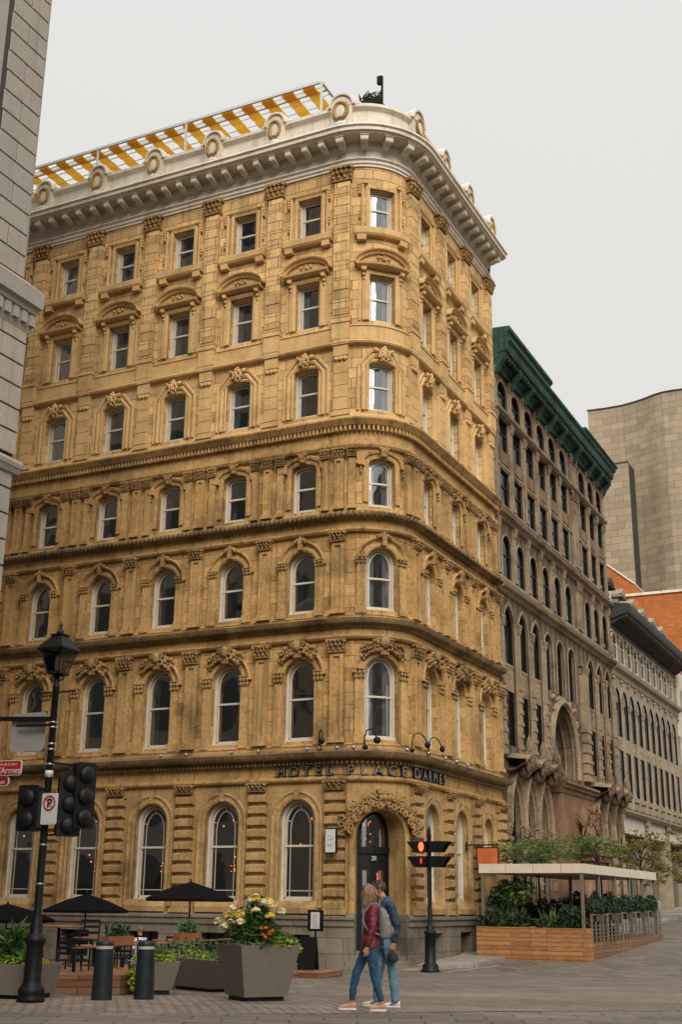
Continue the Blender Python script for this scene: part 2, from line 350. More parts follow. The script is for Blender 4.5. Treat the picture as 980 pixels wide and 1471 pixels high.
def ground_z(x, y):
    t = min(max(.35 * x - y, 0), 22)
    return .0227 * t + .042 * max(0, y)
# ================================================================== HOTEL (facade units x K metres)
RR = 1.5685; AA = 1.232; PC = 1.16; PITCH = 2.19; NL = 6; NR = 3
LEND = PC + NL * PITCH + .25; REND = PC + NR * PITCH + .25
def fcurve(s, z, dd):
    if s < -AA: p = (-RR + (s + AA), -dd)
    elif s > AA: p = (dd, RR + (s - AA))
    else:
        ph = (s + AA) / RR; q = RR + dd; p = (-RR + q * sin(ph), RR - q * cos(ph))
    return (p[0] * K, p[1] * K, z * K)
def fflat(s, z, dd): return (s * K, -dd * K, z * K)
LB = [-(PC + PITCH / 2 + i * PITCH) for i in range(NL)]; RB = [(PC + PITCH / 2 + i * PITCH) for i in range(NR)]
LP = [-(PC + i * PITCH) for i in range(NL + 1)]; RP = [(PC + i * PITCH) for i in range(NR + 1)]
def place(s):
    """location and turn of a flat-wall piece centred on s"""
    if s < 0: return (fcurve(s, 0, 0), 0.0)
    return (fcurve(s, 0, 0), pi / 2)
def o_rect(w, z0, z1): return [(-w / 2, z0), (-w / 2, z1), (w / 2, z1), (w / 2, z0)]
def o_arch(w, z0, z1, n=14, point=0.0):
    rr_ = w / 2; zs = z1 - rr_ * (1 + point)
    return [(-rr_, z0)] + [(-rr_ * cos(pi * i / n), zs + rr_ * (1 + point) * sin(pi * i / n) ** (1 - .35 * min(point, 1))) for i in range(n + 1)] + [(rr_, z0)]
def o_seg(w, z0, z1, rise=.12, n=8):
    return [(-w / 2, z0)] + [(-w / 2 * cos(pi * i / n), z1 - rise + rise * sin(pi * i / n) ** .75) for i in range(n + 1)] + [(w / 2, z0)]
hotel = empty('hotel_building', (0, 0, 0), 'tall yellow sandstone hotel with rounded corner and white cornice', 'hotel')
FL = {1: dict(o=o_arch(1.0, 1.54, 3.98), z=(1.22, 4.6), m='rusticated_stone', t='rusticated_stone'),
      2: dict(o=o_arch(.94, 5.44, 7.56), z=(4.6, 8.1), m='sandstone', t='sandstone_trim'),
      3: dict(o=o_arch(.88, 8.77, 10.46), z=(8.1, 11.0), m='sandstone', t='sandstone_trim'),
      4: dict(o=o_seg(.76, 11.58, 12.94, .16), z=(11.0, 13.5), m='sandstone', t='sandstone_trim'),
      5: dict(o=o_seg(.78, 14.34, 15.80, .13), z=(13.5, 16.6), m='terracotta', t='terracotta_trim'),
      6: dict(o=o_rect(.76, 17.04, 18.48), z=(16.6, 19.3), m='terracotta', t='terracotta_trim'),
      7: dict(o=o_rect(.76, 20.00, 21.27), z=(19.3, 22.0), m='terracotta', t='terracotta_trim')}
DOOR_O = o_arch(1.34, .42, 3.72, 18)
for k, F in FL.items():
    mb = MB(fcurve, True); z0, z1 = F['z']; edges = LP[::-1] + RP; cen = LB[::-1] + [0] + RB
    mb.quad(-LEND, edges[0], z0, z1, 0); mb.quad(edges[-1], REND, z0, z1, 0)
    for a, b, c_ in zip(edges, edges[1:], cen):
        ol = F['o']
        if k == 1 and c_ == 0: ol = [(s, max(z, z0)) for s, z in DOOR_O]
        if k == 1 and c_ == RB[-1]: ol = o_arch(.8, 2.62, 3.9)
        mb.wall(a, b, z0, z1, ol, c_, .3 if not (k == 1 and c_ == 0) else .85, 0.0, not (k == 1 and c_ == 0))
    mb.build('wall', F['m'], hotel)
# stone base with basement openings and the entrance gap
mb = MB(fcurve, True); bws = []
edges = LP[::-1] + [-.67]
mb.box(-LEND, LP[-1], -.5, 1.0, -.3, .10)
for a, b in zip(edges, edges[1:]):
    c_ = (a + b) / 2
    if abs(a) > 1.3: mb.wall(a, b, -.5, 1.0, o_rect(.95, .12, .78), c_, .35, .10); bws.append((c_ - .475, c_ + .475, .12, .78))
    else: mb.box(a, b, -.5, 1.0, -.8, .10)
edges = [.67] + RP
for a, b in zip(edges, edges[1:]):
    c_ = (a + b) / 2
    if a > 1: mb.wall(a, b, -.5, 1.0, o_rect(.85, .28, .82), c_, .35, .10); bws.append((c_ - .43, c_ + .43, .28, .82))
    else: mb.box(a, b, -.5, 1.0, -.8, .10)
mb.box(RP[-1], REND, -.5, 1.0, -.3, .10)
base = mb.build('stone_base', 'base_stone', hotel); 
for a, b, c_, e_ in bws:
    q = MB(fcurve, True); q.quad(a, b, c_, e_, -.22); q.box(a, b, c_, c_ + .04, -.22, -.18); q.box((a + b) / 2 - .02, (a + b) / 2 + .02, c_, e_, -.22, -.18); q.build('basement_window', 'door_glass', base)
wt = MB(fcurve, True)
for a, b in ((-LEND, -.67), (.67, REND)): wt.mold([(.08, .96), (.15, .99), (.16, 1.08), (.12, 1.10), (.17, 1.14), (.17, 1.2), (.08, 1.26), (-.02, 1.27)], a, b)
wt.build('water_table', 'base_stone', hotel)

def capital(mb, cs, w, z0, z1, d0=.05, dep=.12, seed=1, rows=2):
    rn = random.Random(seed); h = z1 - z0
    mb.box(cs - w * .40, cs + w * .40, z0, z1 - h * .12, -.02, d0 + dep * .35)
    mb.box(cs - w * .5, cs + w * .5, z1 - h * .14, z1, -.02, d0 + dep)
    mb.box(cs - w * .42, cs + w * .42, z0, z0 + h * .07, -.02, d0 + dep * .6)
    for row in range(rows):
        n = 4 if row == 0 else 5; zc = z0 + h * (.28 + .32 * row)
        for i in range(n):
            s = cs + w * (-.42 + .84 * i / (n - 1)) * (1 if row else .92)
            mb.blob((s, zc, d0 + dep * (.45 + .15 * row)), (w * .085, h * .19, dep * .38), 6, 4, rn.uniform(-.3, .3))
            mb.blob((s, zc + h * .16, d0 + dep * (.8 + .15 * row)), (w * .075, h * .07, dep * .28), 6, 4)
    for sg in (-1, 1):
        mb.blob((cs + sg * w * .46, z1 - h * .26, d0 + dep * .85), (w * .09, h * .13, dep * .4), 6, 4)
    mb.blob((cs, z1 - h * .2, d0 + dep * .95), (w * .08, h * .12, dep * .35), 6, 4)

def pilaster(mb, kind, w, z0, z1, dd=.13):
    h = z1 - z0; mb.box(-w * .62, w * .62, z0, z0 + .09, 0, dd + .05); mb.box(-w * .56, w * .56, z0 + .09, z0 + .14, 0, dd + .025)
    if kind == 'plain': mb.box(-w / 2, w / 2, z0 + .14, z1, 0, dd)
    elif kind == 'panel':
        mb.box(-w / 2, w / 2, z0 + .14, z1, 0, dd - .045); e = w * .26
        for a, b in ((-w / 2, -w / 2 + e), (w / 2 - e, w / 2)): mb.box(a, b, z0 + .14, z1, dd - .046, dd)
        mb.box(-w / 2 + e, w / 2 - e, z0 + .14, z0 + .24, dd - .046, dd); mb.box(-w / 2 + e, w / 2 - e, z1 - .1, z1, dd - .046, dd)
    elif kind == 'blocks':
        mb.box(-w / 2, w / 2, z0 + .14, z1, 0, dd); n = int((h - .2) / .36); q = (h - .2) / n
        for i in range(n): mb.box(-w * .5, w * .5, z0 + .18 + i * q, z0 + .18 + i * q + q - .018, dd, dd + .018)
    elif kind == 'rustic':
        mb.box(-w * .42, w * .42, z0 + .1, z1, 0, dd * .5); n = int((h - .1) / .27); q = (h - .1) / n
        for i in range(n):
            a = z0 + .1 + i * q; b = a + q - .055
            mb.mold([(0, a), (dd * .9, a + .012), (dd * 1.25, a + .04), (dd * 1.25, b - .04), (dd * .9, b - .012), (0, b)], -w * .52, w * .52)
PIL = {1: ('rustic', .50, 1.25, 4.20, 4.20, 4.42, .56, 'rusticated_stone'), 2: ('panel', .36, 5.35, 7.64, 7.64, 7.98, .48, 'sandstone_trim'),
       3: ('panel', .34, 8.66, 10.60, 10.60, 10.86, .44, 'sandstone_trim'), 5: ('panelb', .42, 14.21, 15.86, 15.86, 16.36, .36, 'terracotta_trim'),
       6: ('blocks', .46, 17.04, 21.50, 21.50, 21.98, .64, 'terracotta')}
def near_curve(s): return abs(s) < 1.9
allP = LP + RP
for k, (kind, w, z0, z1, c0, c1, cw, mt) in PIL.items():
    proto = None
    for i, s in enumerate(allP):
        curved = abs(s) < 1.3
        def build(fm, cur, off):
            a = MB(lambda s_, z_, d_: fm(s_ + off, z_, d_), False); b = MB(lambda s_, z_, d_: fm(s_ + off, z_, d_), False)
            if kind == 'panelb':
                pilaster(a, 'blocks', w, z0, z1, .06)
                b.box(-w * .5, w * .5, 15.98, 16.42, 0, .12); b.box(-w * .56, w * .56, 16.30, 16.46, 0, .16); b.box(-w * .46, w * .46, 15.86, 15.98, 0, .10)
                for q in (-.12, 0, .12): b.blob((q, 15.88, .1), (.055, .075, .06))
                b.box(-w * .6, w * .6, 16.46, 17.0, .05, .17); b.box(-w * .66, w * .66, 16.96, 17.05, 0, .20)
            else:
                pilaster(a, kind, w, z0, z1); capital(b, 0, cw, c0, c1, .10, .16, seed=k)
                if k == 1: b.box(-.26, .26, 4.10, 4.2, 0, .1)
            p = a.build('pilaster', mt, hotel)
            q = b.build('capital' if kind != 'panelb' else 'console', 'terracotta_trim' if k == 5 else 'carved_stone', p)
            return p
        if curved: build(fcurve, True, s)
        elif proto is None:
            proto = build(fflat, False, 0); loc, rz = place(s); proto.location = (loc[0], loc[1], 0); proto.rotation_euler.z = rz
        else:
            c_ = copy_tree(proto, hotel); loc, rz = place(s); c_.location = (loc[0], loc[1], 0); c_.rotation_euler.z = rz
# fourth floor: three slim pilasters between windows
def tri(off, w, fm):
    a = MB(lambda s_, z_, d_: fm(s_ + off, z_, d_)); b = MB(lambda s_, z_, d_: fm(s_ + off, z_, d_))
    pilaster(a, 'panel' if w > .2 else 'plain', w, 11.50, 12.96, .13 if w > .2 else .11); capital(b, 0, w * 1.4, 12.96, 13.22, .10, .12, seed=9, rows=2)
    p = a.build('pilaster', 'sandstone_trim', hotel); b.build('capital', 'carved_stone', p); return p
protos = {}
for s in allP:
    for ds, w in ((-.40, .19), (0, .25), (.40, .19)):
        if abs(s) > LEND - .5 and ds * s > 0: continue
        if s > REND - .5 and ds > 0: continue
        if abs(s) < 1.3: tri(s + ds * (.86 if ds * s < 0 else 1), w, fcurve); continue
        if w not in protos: protos[w] = tri(0, w, fflat); c_ = protos[w]
        else: c_ = copy_tree(protos[w], hotel)
        loc, rz = place(s + ds); c_.location = (loc[0], loc[1], 0); c_.rotation_euler.z = rz

# ---- continuous ledges
def ledge(name, mat, prof, den=None, s0=-LEND, s1=REND, rope=None):
    mb = MB(fcurve, True); mb.mold(prof, s0, s1)
    if den:
        z0, z1, d0, d1, w, sp = den; n = int((s1 - s0) / sp)
        for i in range(n):
            a = s0 + (i + .5) * (s1 - s0) / n; mb.box(a - w / 2, a + w / 2, z0, z1, d0, d1)
    if rope:
        zc, dc, rr_, sp = rope; n = int((s1 - s0) / sp)
        for i in range(n):
            a = s0 + (i + .5) * (s1 - s0) / n; mb.blob((a, zc, dc), (sp * .55, rr_, rr_), 6, 4, .5)
    return mb.build(name, mat, hotel)
ledge('string_course', 'sandstone_trim', [(0, 4.40), (.09, 4.42), (.12, 4.46), (.12, 4.52), (.05, 4.54), (.03, 4.55), (.03, 4.86)])
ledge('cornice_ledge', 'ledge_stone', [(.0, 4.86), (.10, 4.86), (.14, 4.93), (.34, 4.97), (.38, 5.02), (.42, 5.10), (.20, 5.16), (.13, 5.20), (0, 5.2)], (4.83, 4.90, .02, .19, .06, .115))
ledge('sill_course', 'sandstone_trim', [(0, 5.18), (.09, 5.18), (.09, 5.28), (.11, 5.30), (.10, 5.34), (0, 5.37)])
ledge('string_course', 'sandstone_trim', [(0, 7.98), (.10, 8.0), (.14, 8.05), (.14, 8.09), (.04, 8.11), (.03, 8.27)])
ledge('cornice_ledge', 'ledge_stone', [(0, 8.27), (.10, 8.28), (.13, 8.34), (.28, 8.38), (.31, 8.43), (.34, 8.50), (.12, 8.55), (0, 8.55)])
ledge('sill_course', 'sandstone_trim', [(0, 8.52), (.08, 8.52), (.08, 8.60), (.10, 8.62), (.09, 8.65), (0, 8.68)])
ledge('string_course', 'sandstone_trim', [(0, 10.86), (.10, 10.87), (.14, 10.92), (.14, 10.96), (.04, 10.98), (.03, 11.2)])
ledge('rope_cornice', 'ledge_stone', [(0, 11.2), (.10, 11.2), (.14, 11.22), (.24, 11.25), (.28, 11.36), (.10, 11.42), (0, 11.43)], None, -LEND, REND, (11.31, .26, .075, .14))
ledge('sill_course', 'sandstone_trim', [(0, 11.42), (.08, 11.44), (.06, 11.49), (0, 11.52)])
ledge('string_course', 'sandstone_trim', [(0, 13.22), (.10, 13.24), (.14, 13.30), (.14, 13.35), (.05, 13.38), (.04, 13.72)])
ledge('cornice_ledge', 'sandstone_trim', [(0, 13.72), (.07, 13.72), (.07, 13.83), (.22, 13.84), (.27, 13.90), (.34, 13.98), (.34, 14.02), (.10, 14.10), (0, 14.10)], (13.70, 13.835, .06, .20, .06, .115))
ledge('sill_course', 'terracotta_trim', [(0, 14.1), (.08, 14.1), (.07, 14.18), (.04, 14.22), (0, 14.23)])
ledge('string_course', 'terracotta_trim', [(0, 16.27), (.06, 16.28), (.14, 16.31), (.17, 16.36), (.14, 16.41), (.03, 16.44), (.06, 16.46), (.06, 16.84), (.09, 16.86), (.08, 16.90), (0, 16.93)])
cor = ledge('roof_cornice', 'cornice_paint', [(0, 21.98), (.05, 21.98), (.05, 22.06), (.09, 22.07), (.09, 22.15), (.15, 22.19), (.15, 22.23), (.04, 22.25), (.04, 22.50), (.12, 22.53), (.16, 22.60), (.16, 22.73), (.64, 22.73), (.64, 22.76), (.72, 22.78), (.72, 22.88), (.78, 22.92), (.76, 22.99), (.60, 23.07), (.3, 23.12), (.2, 23.12)])
def modillion(md, a):
    md.mold([(.15, 22.50), (.34, 22.50), (.42, 22.54), (.56, 22.54), (.58, 22.58), (.58, 22.73)], a - .085, a + .085)
    md.box(a - .105, a + .105, 22.69, 22.735, .15, .61)
mpro = None
for i in range(-26, 15):
    a = i * .5475
    if abs(a) < 1.4: md = MB(fcurve, True); modillion(md, a); md.build('modillion', 'cornice_paint', cor); continue
    if mpro is None: md = MB(fflat); modillion(md, 0); mpro = md.build('modillion', 'cornice_paint', cor); o = mpro
    else: o = copy_tree(mpro, cor)
    loc, rz = place(a); o.location = (loc[0], loc[1], 0); o.rotation_euler.z = rz
for s in [(a + b) / 2 for a, b in zip(allP, allP[1:])] + LP + RP:
    if -LEND < s < REND:
        rs = MB(fcurve, True); rs.tube([(s + .09 * cos(t * pi / 8), 22.38 + .09 * sin(t * pi / 8), .045) for t in range(17)], .014, 5, cap=False); rs.build('frieze_ring', 'cornice_paint', cor)
pp = ledge('parapet', 'cornice_paint', [(.1, 23.10), (.26, 23.10), (.26, 23.26), (.20, 23.30), (.14, 23.32), (.14, 23.80), (.20, 23.84), (.27, 23.88), (.27, 23.98), (.14, 24.02), (-.25, 24.02), (-.25, 23.0)])
def cartouche(off, fm):
    g = lambda s_, z_, d_: fm(s_ + off, z_, d_); a = MB(g); b = MB(g); c_ = MB(g)
    a.box(-.30, .30, 23.14, 23.95, .1, .30); a.box(-.36, .36, 23.14, 23.30, .1, .33)
    ol = [(-.30 * cos(pi * i / 12), 23.95 + .36 * sin(pi * i / 12)) for i in range(13)]
    for (s0, q0), (s1, q1) in zip(ol, ol[1:]):
        a.F([(s0, 23.95, .30), (s1, 23.95, .30), (s1, q1, .30), (s0, q0, .30)]); a.F([(s0, q0, .3), (s1, q1, .3), (s1, q1, -.15), (s0, q0, -.15)]); a.F([(s0, 23.95, -.15), (s1, 23.95, -.15), (s1, q1, -.15), (s0, q0, -.15)])
    a.sweep(ol, [(0, .28), (0, .36), (.06, .36), (.09, .30), (.09, -.12), (0, -.15)])
    for sg in (-1, 1): a.blob((sg * .42, 24.0, .2), (.13, .09, .1)); a.blob((sg * .33, 24.1, .22), (.08, .09, .1))
    a.blob((0, 23.3, .36), (.22, .09, .07)); a.blob((-.15, 23.22, .36), (.08, .07, .06)); a.blob((.15, 23.22, .36), (.08, .07, .06))
    el = [(-.13 * cos(2 * pi * i / 20), 23.78 + .20 * sin(2 * pi * i / 20), .34) for i in range(20)]
    for i in range(20): c_.F([(0, 23.78, .37), el[i], el[(i + 1) % 20]], True)
    for i in range(22):
        t = 2 * pi * i / 22; t2 = t + .15
        if sin(t) < -.93: continue
        b.blob((.19 * cos(t), 23.78 + .27 * sin(t), .36), (.048, .045, .045), 5, 4, .4)
    b.tube([(.15 * cos(t * 2 * pi / 24), 23.78 + .225 * sin(t * 2 * pi / 24), .345) for t in range(25)], .022, 5, cap=False)
    o = a.build('cartouche', 'cornice_paint', hotel); b.build('wreath', 'gilded_ornament', o); c_.build('medallion', 'cornice_paint', o); return o
cpro = None
for s in allP:
    if abs(s) < 1.3: cartouche(s, fcurve); continue
    if cpro is None: cpro = cartouche(0, fflat); o = cpro
    else: o = copy_tree(cpro, hotel)
    loc, rz = place(s); o.location = (loc[0], loc[1], 0); o.rotation_euler.z = rz

# ---- windows
def ring(ol, t):
    """outline moved inwards by t"""
    zc = ol[0][1]; w = ol[-1][0] - ol[0][0]; k = (w - 2 * t) / w
    top = max(z for _, z in ol); return [(s * k, (z - t) if z > zc + 1e-6 else zc) for s, z in ol]
def foliage_arc(mb, r0, r1, zc, a0, a1, n, dd, seed, size=.06):
    rn = random.Random(seed)
    for i in range(n):
        t = radians(a0 + (a1 - a0) * (i + .5) / n)
        for j in range(3):
            q = r0 + (r1 - r0) * (j + .5) / 3 + rn.uniform(-.02, .02)
            mb.blob((q * cos(t), zc + q * sin(t), dd + rn.uniform(0, .07)), (size * rn.uniform(.5, 1.0), size * rn.uniform(.5, 1.0), size * rn.uniform(.6, 1.1)), 5, 4, rn.uniform(-.8, .8))
def make_window(k, fm, cur=False, small=False):
    F = FL[k]; ol = F['o'] if not small else o_arch(.8, 2.62, 3.9); z0 = ol[0][1]; zt = max(z for _, z in ol); hw = ol[-1][0]
    f = MB(fm, cur); p = MB(fm, cur); t = MB(fm, cur); c = MB(fm, cur); cv = MB(fm, cur)
    # painted frame, sashes and bars
    f.sweep(ol, [(.0, -.26), (.0, -.15), (-.03, -.15), (-.04, -.19), (-.06, -.19), (-.06, -.26)])
    f.box(-hw, hw, z0, z0 + .07, -.26, -.10)
    zm = z0 + (zt - z0) * (.52 if k > 1 else .545)
    f.box(-hw + .05, hw - .05, zm - .022, zm + .028, -.25, -.18)
    inner = ring(ol, .09)
    f.sweep(inner, [(0.01, -.24), (.01, -.19), (-.028, -.19), (-.028, -.24)], caps=False)
    f.box(-hw + .06, hw - .06, z0 + .07, z0 + .12, -.24, -.19)
    if k == 1:
        i2 = ring(ol, .22); f.sweep(i2, [(.009, -.215), (.009, -.205), (-.009, -.205), (-.009, -.215)]); zs = zt - hw
        for q in (-1, 1): f.box(*sorted((q * (hw - .22), q * (hw - .09))), zs - .01, zs + .01, -.215, -.205)
        f.box(-.01, .01, zt - .24, zt - .08, -.215, -.205); f.box(-hw + .1, hw - .1, z0 + .25, z0 + .27, -.215, -.205)
    p.fill(ring(ol, .06), -.225)
    # curtains well behind the glass
    n = 14
    for sg, wd in ((-1, .30), (1, .30)):
        x0 = sg * (hw - .02); pts = [(x0 - sg * hw * 2 * wd * i / n, -.34 + .014 * sin(i * 1.6)) for i in range(n + 1)]
        for (a, da), (b, db) in zip(pts, pts[1:]): c.F([(a, z0, da), (b, z0, db), (b, zt, db), (a, zt, da)], True)
    m, tm, cm = 'terracotta_trim' if k > 4 else F['t'], F['t'], 'carved_stone'
    orn = MB(fm, cur); sid = {-1: MB(fm, cur), 1: MB(fm, cur)}
    if k == 1:
        t.sweep(ol if small else o_arch(1.0, 1.40, 3.98), [(0, -.02), (0, .03), (.05, .06), (.09, .04), (.15, .04), (.19, .075), (.23, .06), (.24, 0)])
        if not small: t.mold([(0, 1.25), (.17, 1.27), (.17, 1.40), (.06, 1.55), (0, 1.56)], -.62, .62)
        else: t.box(-.55, .55, 2.45, 2.62, 0, .1)
        t.box(-.07, .07, zt + .01, zt + .26, 0, .085)
    if k in (2, 3):
        zi = 7.06 if k == 2 else 10.06; ih = .30 if k == 2 else .22; ro = .30 if k == 2 else .28
        for q in (-1, 1):
            t.box(*sorted((q * hw, q * (hw + .23))), z0 + .0, zi - ih * .4, 0, .11); t.box(*sorted((q * (hw - .01), q * (hw + .26))), z0 - .11, z0 + .1, 0, .13)
            cc = q * (hw + .115)
            sid[q].box(cc - .14, cc + .14, zi + ih * .42, zi + ih * .55, 0, .17); sid[q].box(cc - .11, cc + .11, zi - ih * .45, zi + ih * .42, 0, .10)
            for i in range(3):
                for j in range(2): sid[q].blob((cc - .1 + .1 * i, zi - ih * .2 + j * ih * .38, .12 + .02 * j), (.045, ih * .22, .05), 5, 4, .3)
        arc = [(-hw * cos(pi * i / 16), zt - hw + hw * sin(pi * i / 16)) for i in range(17)]
        t.sweep(arc, [(0, -.02), (0, .05), (.05, .08), (.10, .08), (.12, .05), (.18, .06), (.22, .13), (ro - .03, .15), (ro, .12), (ro, 0)])
        if k == 2:
            foliage_arc(orn, hw + .10, hw + .42, zt - hw, 48, 132, 15, .12, 5, .075); foliage_arc(orn, hw + .12, hw + .30, zt - hw, 34, 146, 14, .10, 8, .05)
            orn.box(-.10, .10, zt + .02, zt + .50, 0, .2); orn.blob((0, zt + .32, .24), (.12, .16, .08), 8, 6)
            for q in (-1, 1): orn.tube([(q * (.14 + .10 * cos(a_ * .7) * (1 - a_ / 14)), zt + .34 + .10 * sin(a_ * .7) * (1 - a_ / 14), .22) for a_ in range(12)], .022, 5)
        else:
            for q in (-.16, -.09, 0, .09, .16): orn.blob((q, zt + ro + .05 - abs(q) * .5, .16), (.05, .07, .05), 5, 4, q * 3)
            orn.box(-.06, .06, zt + .02, zt + ro + .05, 0, .19)
    if k == 4:
        pth = [(-hw - .03, z0 + .12), (-hw - .03, zt - .16)] + [(-(hw + .03) * cos(pi * i / 8), zt - .16 + .2 * sin(pi * i / 8) ** .8) for i in range(1, 8)] + [(hw + .03, zt - .16), (hw + .03, z0 + .12)]
        t.sweep(pth, [(-.03, -.02), (-.03, .03), (.04, .05), (.10, .05), (.13, .02), (.13, 0)])
        t.sweep([(-hw - .17, zt - .22)] + [(-(hw + .17) * cos(pi * i / 8), zt - .22 + .38 * sin(pi * i / 8) ** .7) for i in range(9)] + [(hw + .17, zt - .22)], [(-.02, .03), (-.02, .10), (.05, .13), (.08, .08), (.08, 0)])
        orn.mold([(0, zt), (.12, zt + .02), (.19, zt + .16), (.2, zt + .27), (0, zt + .29)], -.09, .09); orn.blob((-.1, zt + .24, .15), (.05, .05, .07)); orn.blob((.1, zt + .24, .15), (.05, .05, .07)); orn.blob((0, zt + .05, .14), (.07, .05, .05))
        for q in (-1, 1):
            for j in range(3): sid[q].blob((q * (hw + .21), zt - .22 - .09 * j, .08), (.035, .05, .04), 5, 4)
    if k == 5:
        sh = lambda e, zz: [(-hw - e, z0 + .0), (-hw - e, zt - .22 + e * .3), (-hw * .45 - e * .5, zt + .02 + e), (hw * .45 + e * .5, zt + .02 + e), (hw + e, zt - .22 + e * .3), (hw + e, z0 + .0)]
        t.sweep(ol, [(0, -.02), (0, .03), (.04, .05), (.08, .03), (.08, 0)])
        t.sweep(sh(.12, 0), [(-.03, 0), (-.03, .05), (.02, .08), (.06, .08), (.09, .04), (.09, 0)]); t.sweep(sh(.27, 0), [(-.02, 0), (-.02, .04), (.04, .06), (.07, .03), (.07, 0)])
        rn = random.Random(3)
        orn.box(-.09, .09, zt - .02, zt + .36, 0, .13)
        for i in range(26):
            a_ = rn.uniform(0, 2 * pi); q = rn.uniform(0, 1)
            orn.blob((.15 * q * cos(a_), zt + .19 + .19 * q * sin(a_), .15 + .04 * (1 - q)), (.045, .06, .045), 5, 4, rn.uniform(-1, 1))
        for q in (-1, 1): orn.blob((q * .21, zt + .28, .14), (.09, .05, .06), 6, 4, q * .6)
    if k == 6:
        t.sweep(ol, [(0, -.02), (0, .05), (.05, .08), (.12, .08), (.14, .06), (.19, .06), (.21, .03), (.21, 0)])
        for q in (-1, 1):
            t.box(*sorted((q * (hw + .24), q * (hw + .30))), z0, zt + .1, 0, .04)
            sid[q].mold([(0, zt - .10), (.06, zt - .06), (.10, zt + .02), (.19, zt + .10), (.2, zt + .17), (0, zt + .17)], q * (hw + .16) - .07, q * (hw + .16) + .07)
            sid[q].blob((q * (hw + .16), zt + .08, .17), (.08, .07, .07)); sid[q].blob((q * (hw + .16), zt - .04, .1), (.06, .06, .05)); sid[q].blob((q * (hw + .16), zt - .16, .07), (.04, .05, .04))
        t.mold([(0, zt + .16), (.20, zt + .17), (.27, zt + .21), (.29, zt + .27), (0, zt + .29)], -hw - .33, hw + .33)
        W_ = hw + .33; arc = [(-W_ * cos(pi * i / 14), zt + .27 + .36 * sin(pi * i / 14) ** 1.15) for i in range(15)]
        t.sweep(arc, [(-.02, 0), (-.02, .18), (.03, .20), (.06, .27), (.09, .29), (.10, .1), (.10, 0)])
        for (s0, q0), (s1, q1) in zip(arc, arc[1:]): t.F([(s0, zt + .27, .10), (s1, zt + .27, .10), (s1, q1, .10), (s0, q0, .10)])
        foliage_arc(orn, .12, .30, zt + .28, 40, 140, 5, .10, 4, .05)
    if k == 7:
        pth = [(-hw, z0), (-hw, zt), (hw, zt), (hw, z0)]
        t.sweep(pth, [(0, -.02), (0, .03), (.06, .05), (.12, .03), (.12, 0)])
        e = .20; eared = [(-hw - e, z0), (-hw - e, zt - .18), (-hw - e - .08, zt - .18), (-hw - e - .08, zt + .16), (-hw - .02, zt + .16), (-hw - .02, zt + .22), (hw + .02, zt + .22), (hw + .02, zt + .16), (hw + e + .08, zt + .16), (hw + e + .08, zt - .18), (hw + e, zt - .18), (hw + e, z0)]
        eared = [(-hw - e, z0), (-hw - e, zt + .12), (hw + e, zt + .12), (hw + e, z0)]
        t.sweep(eared, [(-.03, 0), (-.03, .06), (.02, .09), (.05, .06), (.05, 0)])
        for q in (-1, 1):
            t.box(*sorted((q * (hw + .06), q * (hw + e + .12))), zt + .12, zt + .22, 0, .10)
            for j in range(4): sid[q].blob((q * (hw + e + .09), zt + .08 - j * .09, .07), (.045, .055, .05), 5, 4)
            for j in range(3): sid[q].blob((q * (hw + e + .09), z0 + .30 + j * .09, .06), (.03, .05, .04), 5, 4)
            t.box(*sorted((q * (hw + .10), q * (hw + .34))), z0 - .48, z0 - .32, 0, .17)
        t.mold([(0, z0 - .34), (.16, z0 - .33), (.20, z0 - .27), (.20, z0 - .10), (.14, z0 - .05), (0, z0 - .04)], -hw - .40, hw + .40)
    root = f.build('window', 'window_paint', hotel)
    pane = p.build('pane', 'window_glass', root); su = t.build('window_surround', tm if k != 1 else 'rusticated_stone', root); cu = c.build('curtain', 'drape_cloth', root)
    for q in (-1, 1):
        if sid[q].f: sid[q].build('impost_capital' if k < 4 else 'side_ornament', cm if k < 5 else 'terracotta_trim', root)
    if orn.f: orn.build('carved_ornament', cm if k < 5 else 'terracotta_trim', root)
    if k == 6: pass
    return root
def child(o, nm): return [c for c in o.children if c.name.split('.')[0] == nm][0]
def setmat(o, m):
    o.material_slots[0].link = 'OBJECT'; o.material_slots[0].material = MAT[m]
rw = random.Random(11); kill = []
for k in FL:
    proto = None
    for s in LB + RB:
        if k == 1 and s == RB[-1]:
            o = make_window(1, fflat, small=True)
        elif proto is None: proto = make_window(k, fflat); o = proto
        else: o = copy_tree(proto, hotel)
        loc, rz = place(s); o.location = (loc[0], loc[1], 0); o.rotation_euler.z = rz
        bay = LB.index(s) if s in LB else 10 + RB.index(s)
        pane = child(o, 'pane'); cu = child(o, 'curtain')
        if (k, bay) in ((7, 4), (6, 4), (5, 4)) or bay >= 10: setmat(pane, 'coated_glass')
        pane.rotation_euler = (radians(rw.uniform(-.25, .25)) * 0, 0, 0)
        if k == 1 or rw.random() < .2: kill.append(cu)
        elif rw.random() < .25: setmat(cu, 'curtain_cloth')
    if k > 1:
        o = make_window(k, fcurve, True); setmat(child(o, 'curtain'), 'curtain_cloth')  # pale corner curtains stand in for a sky reflection in the glass
for o in kill: bpy.data.objects.remove(o)
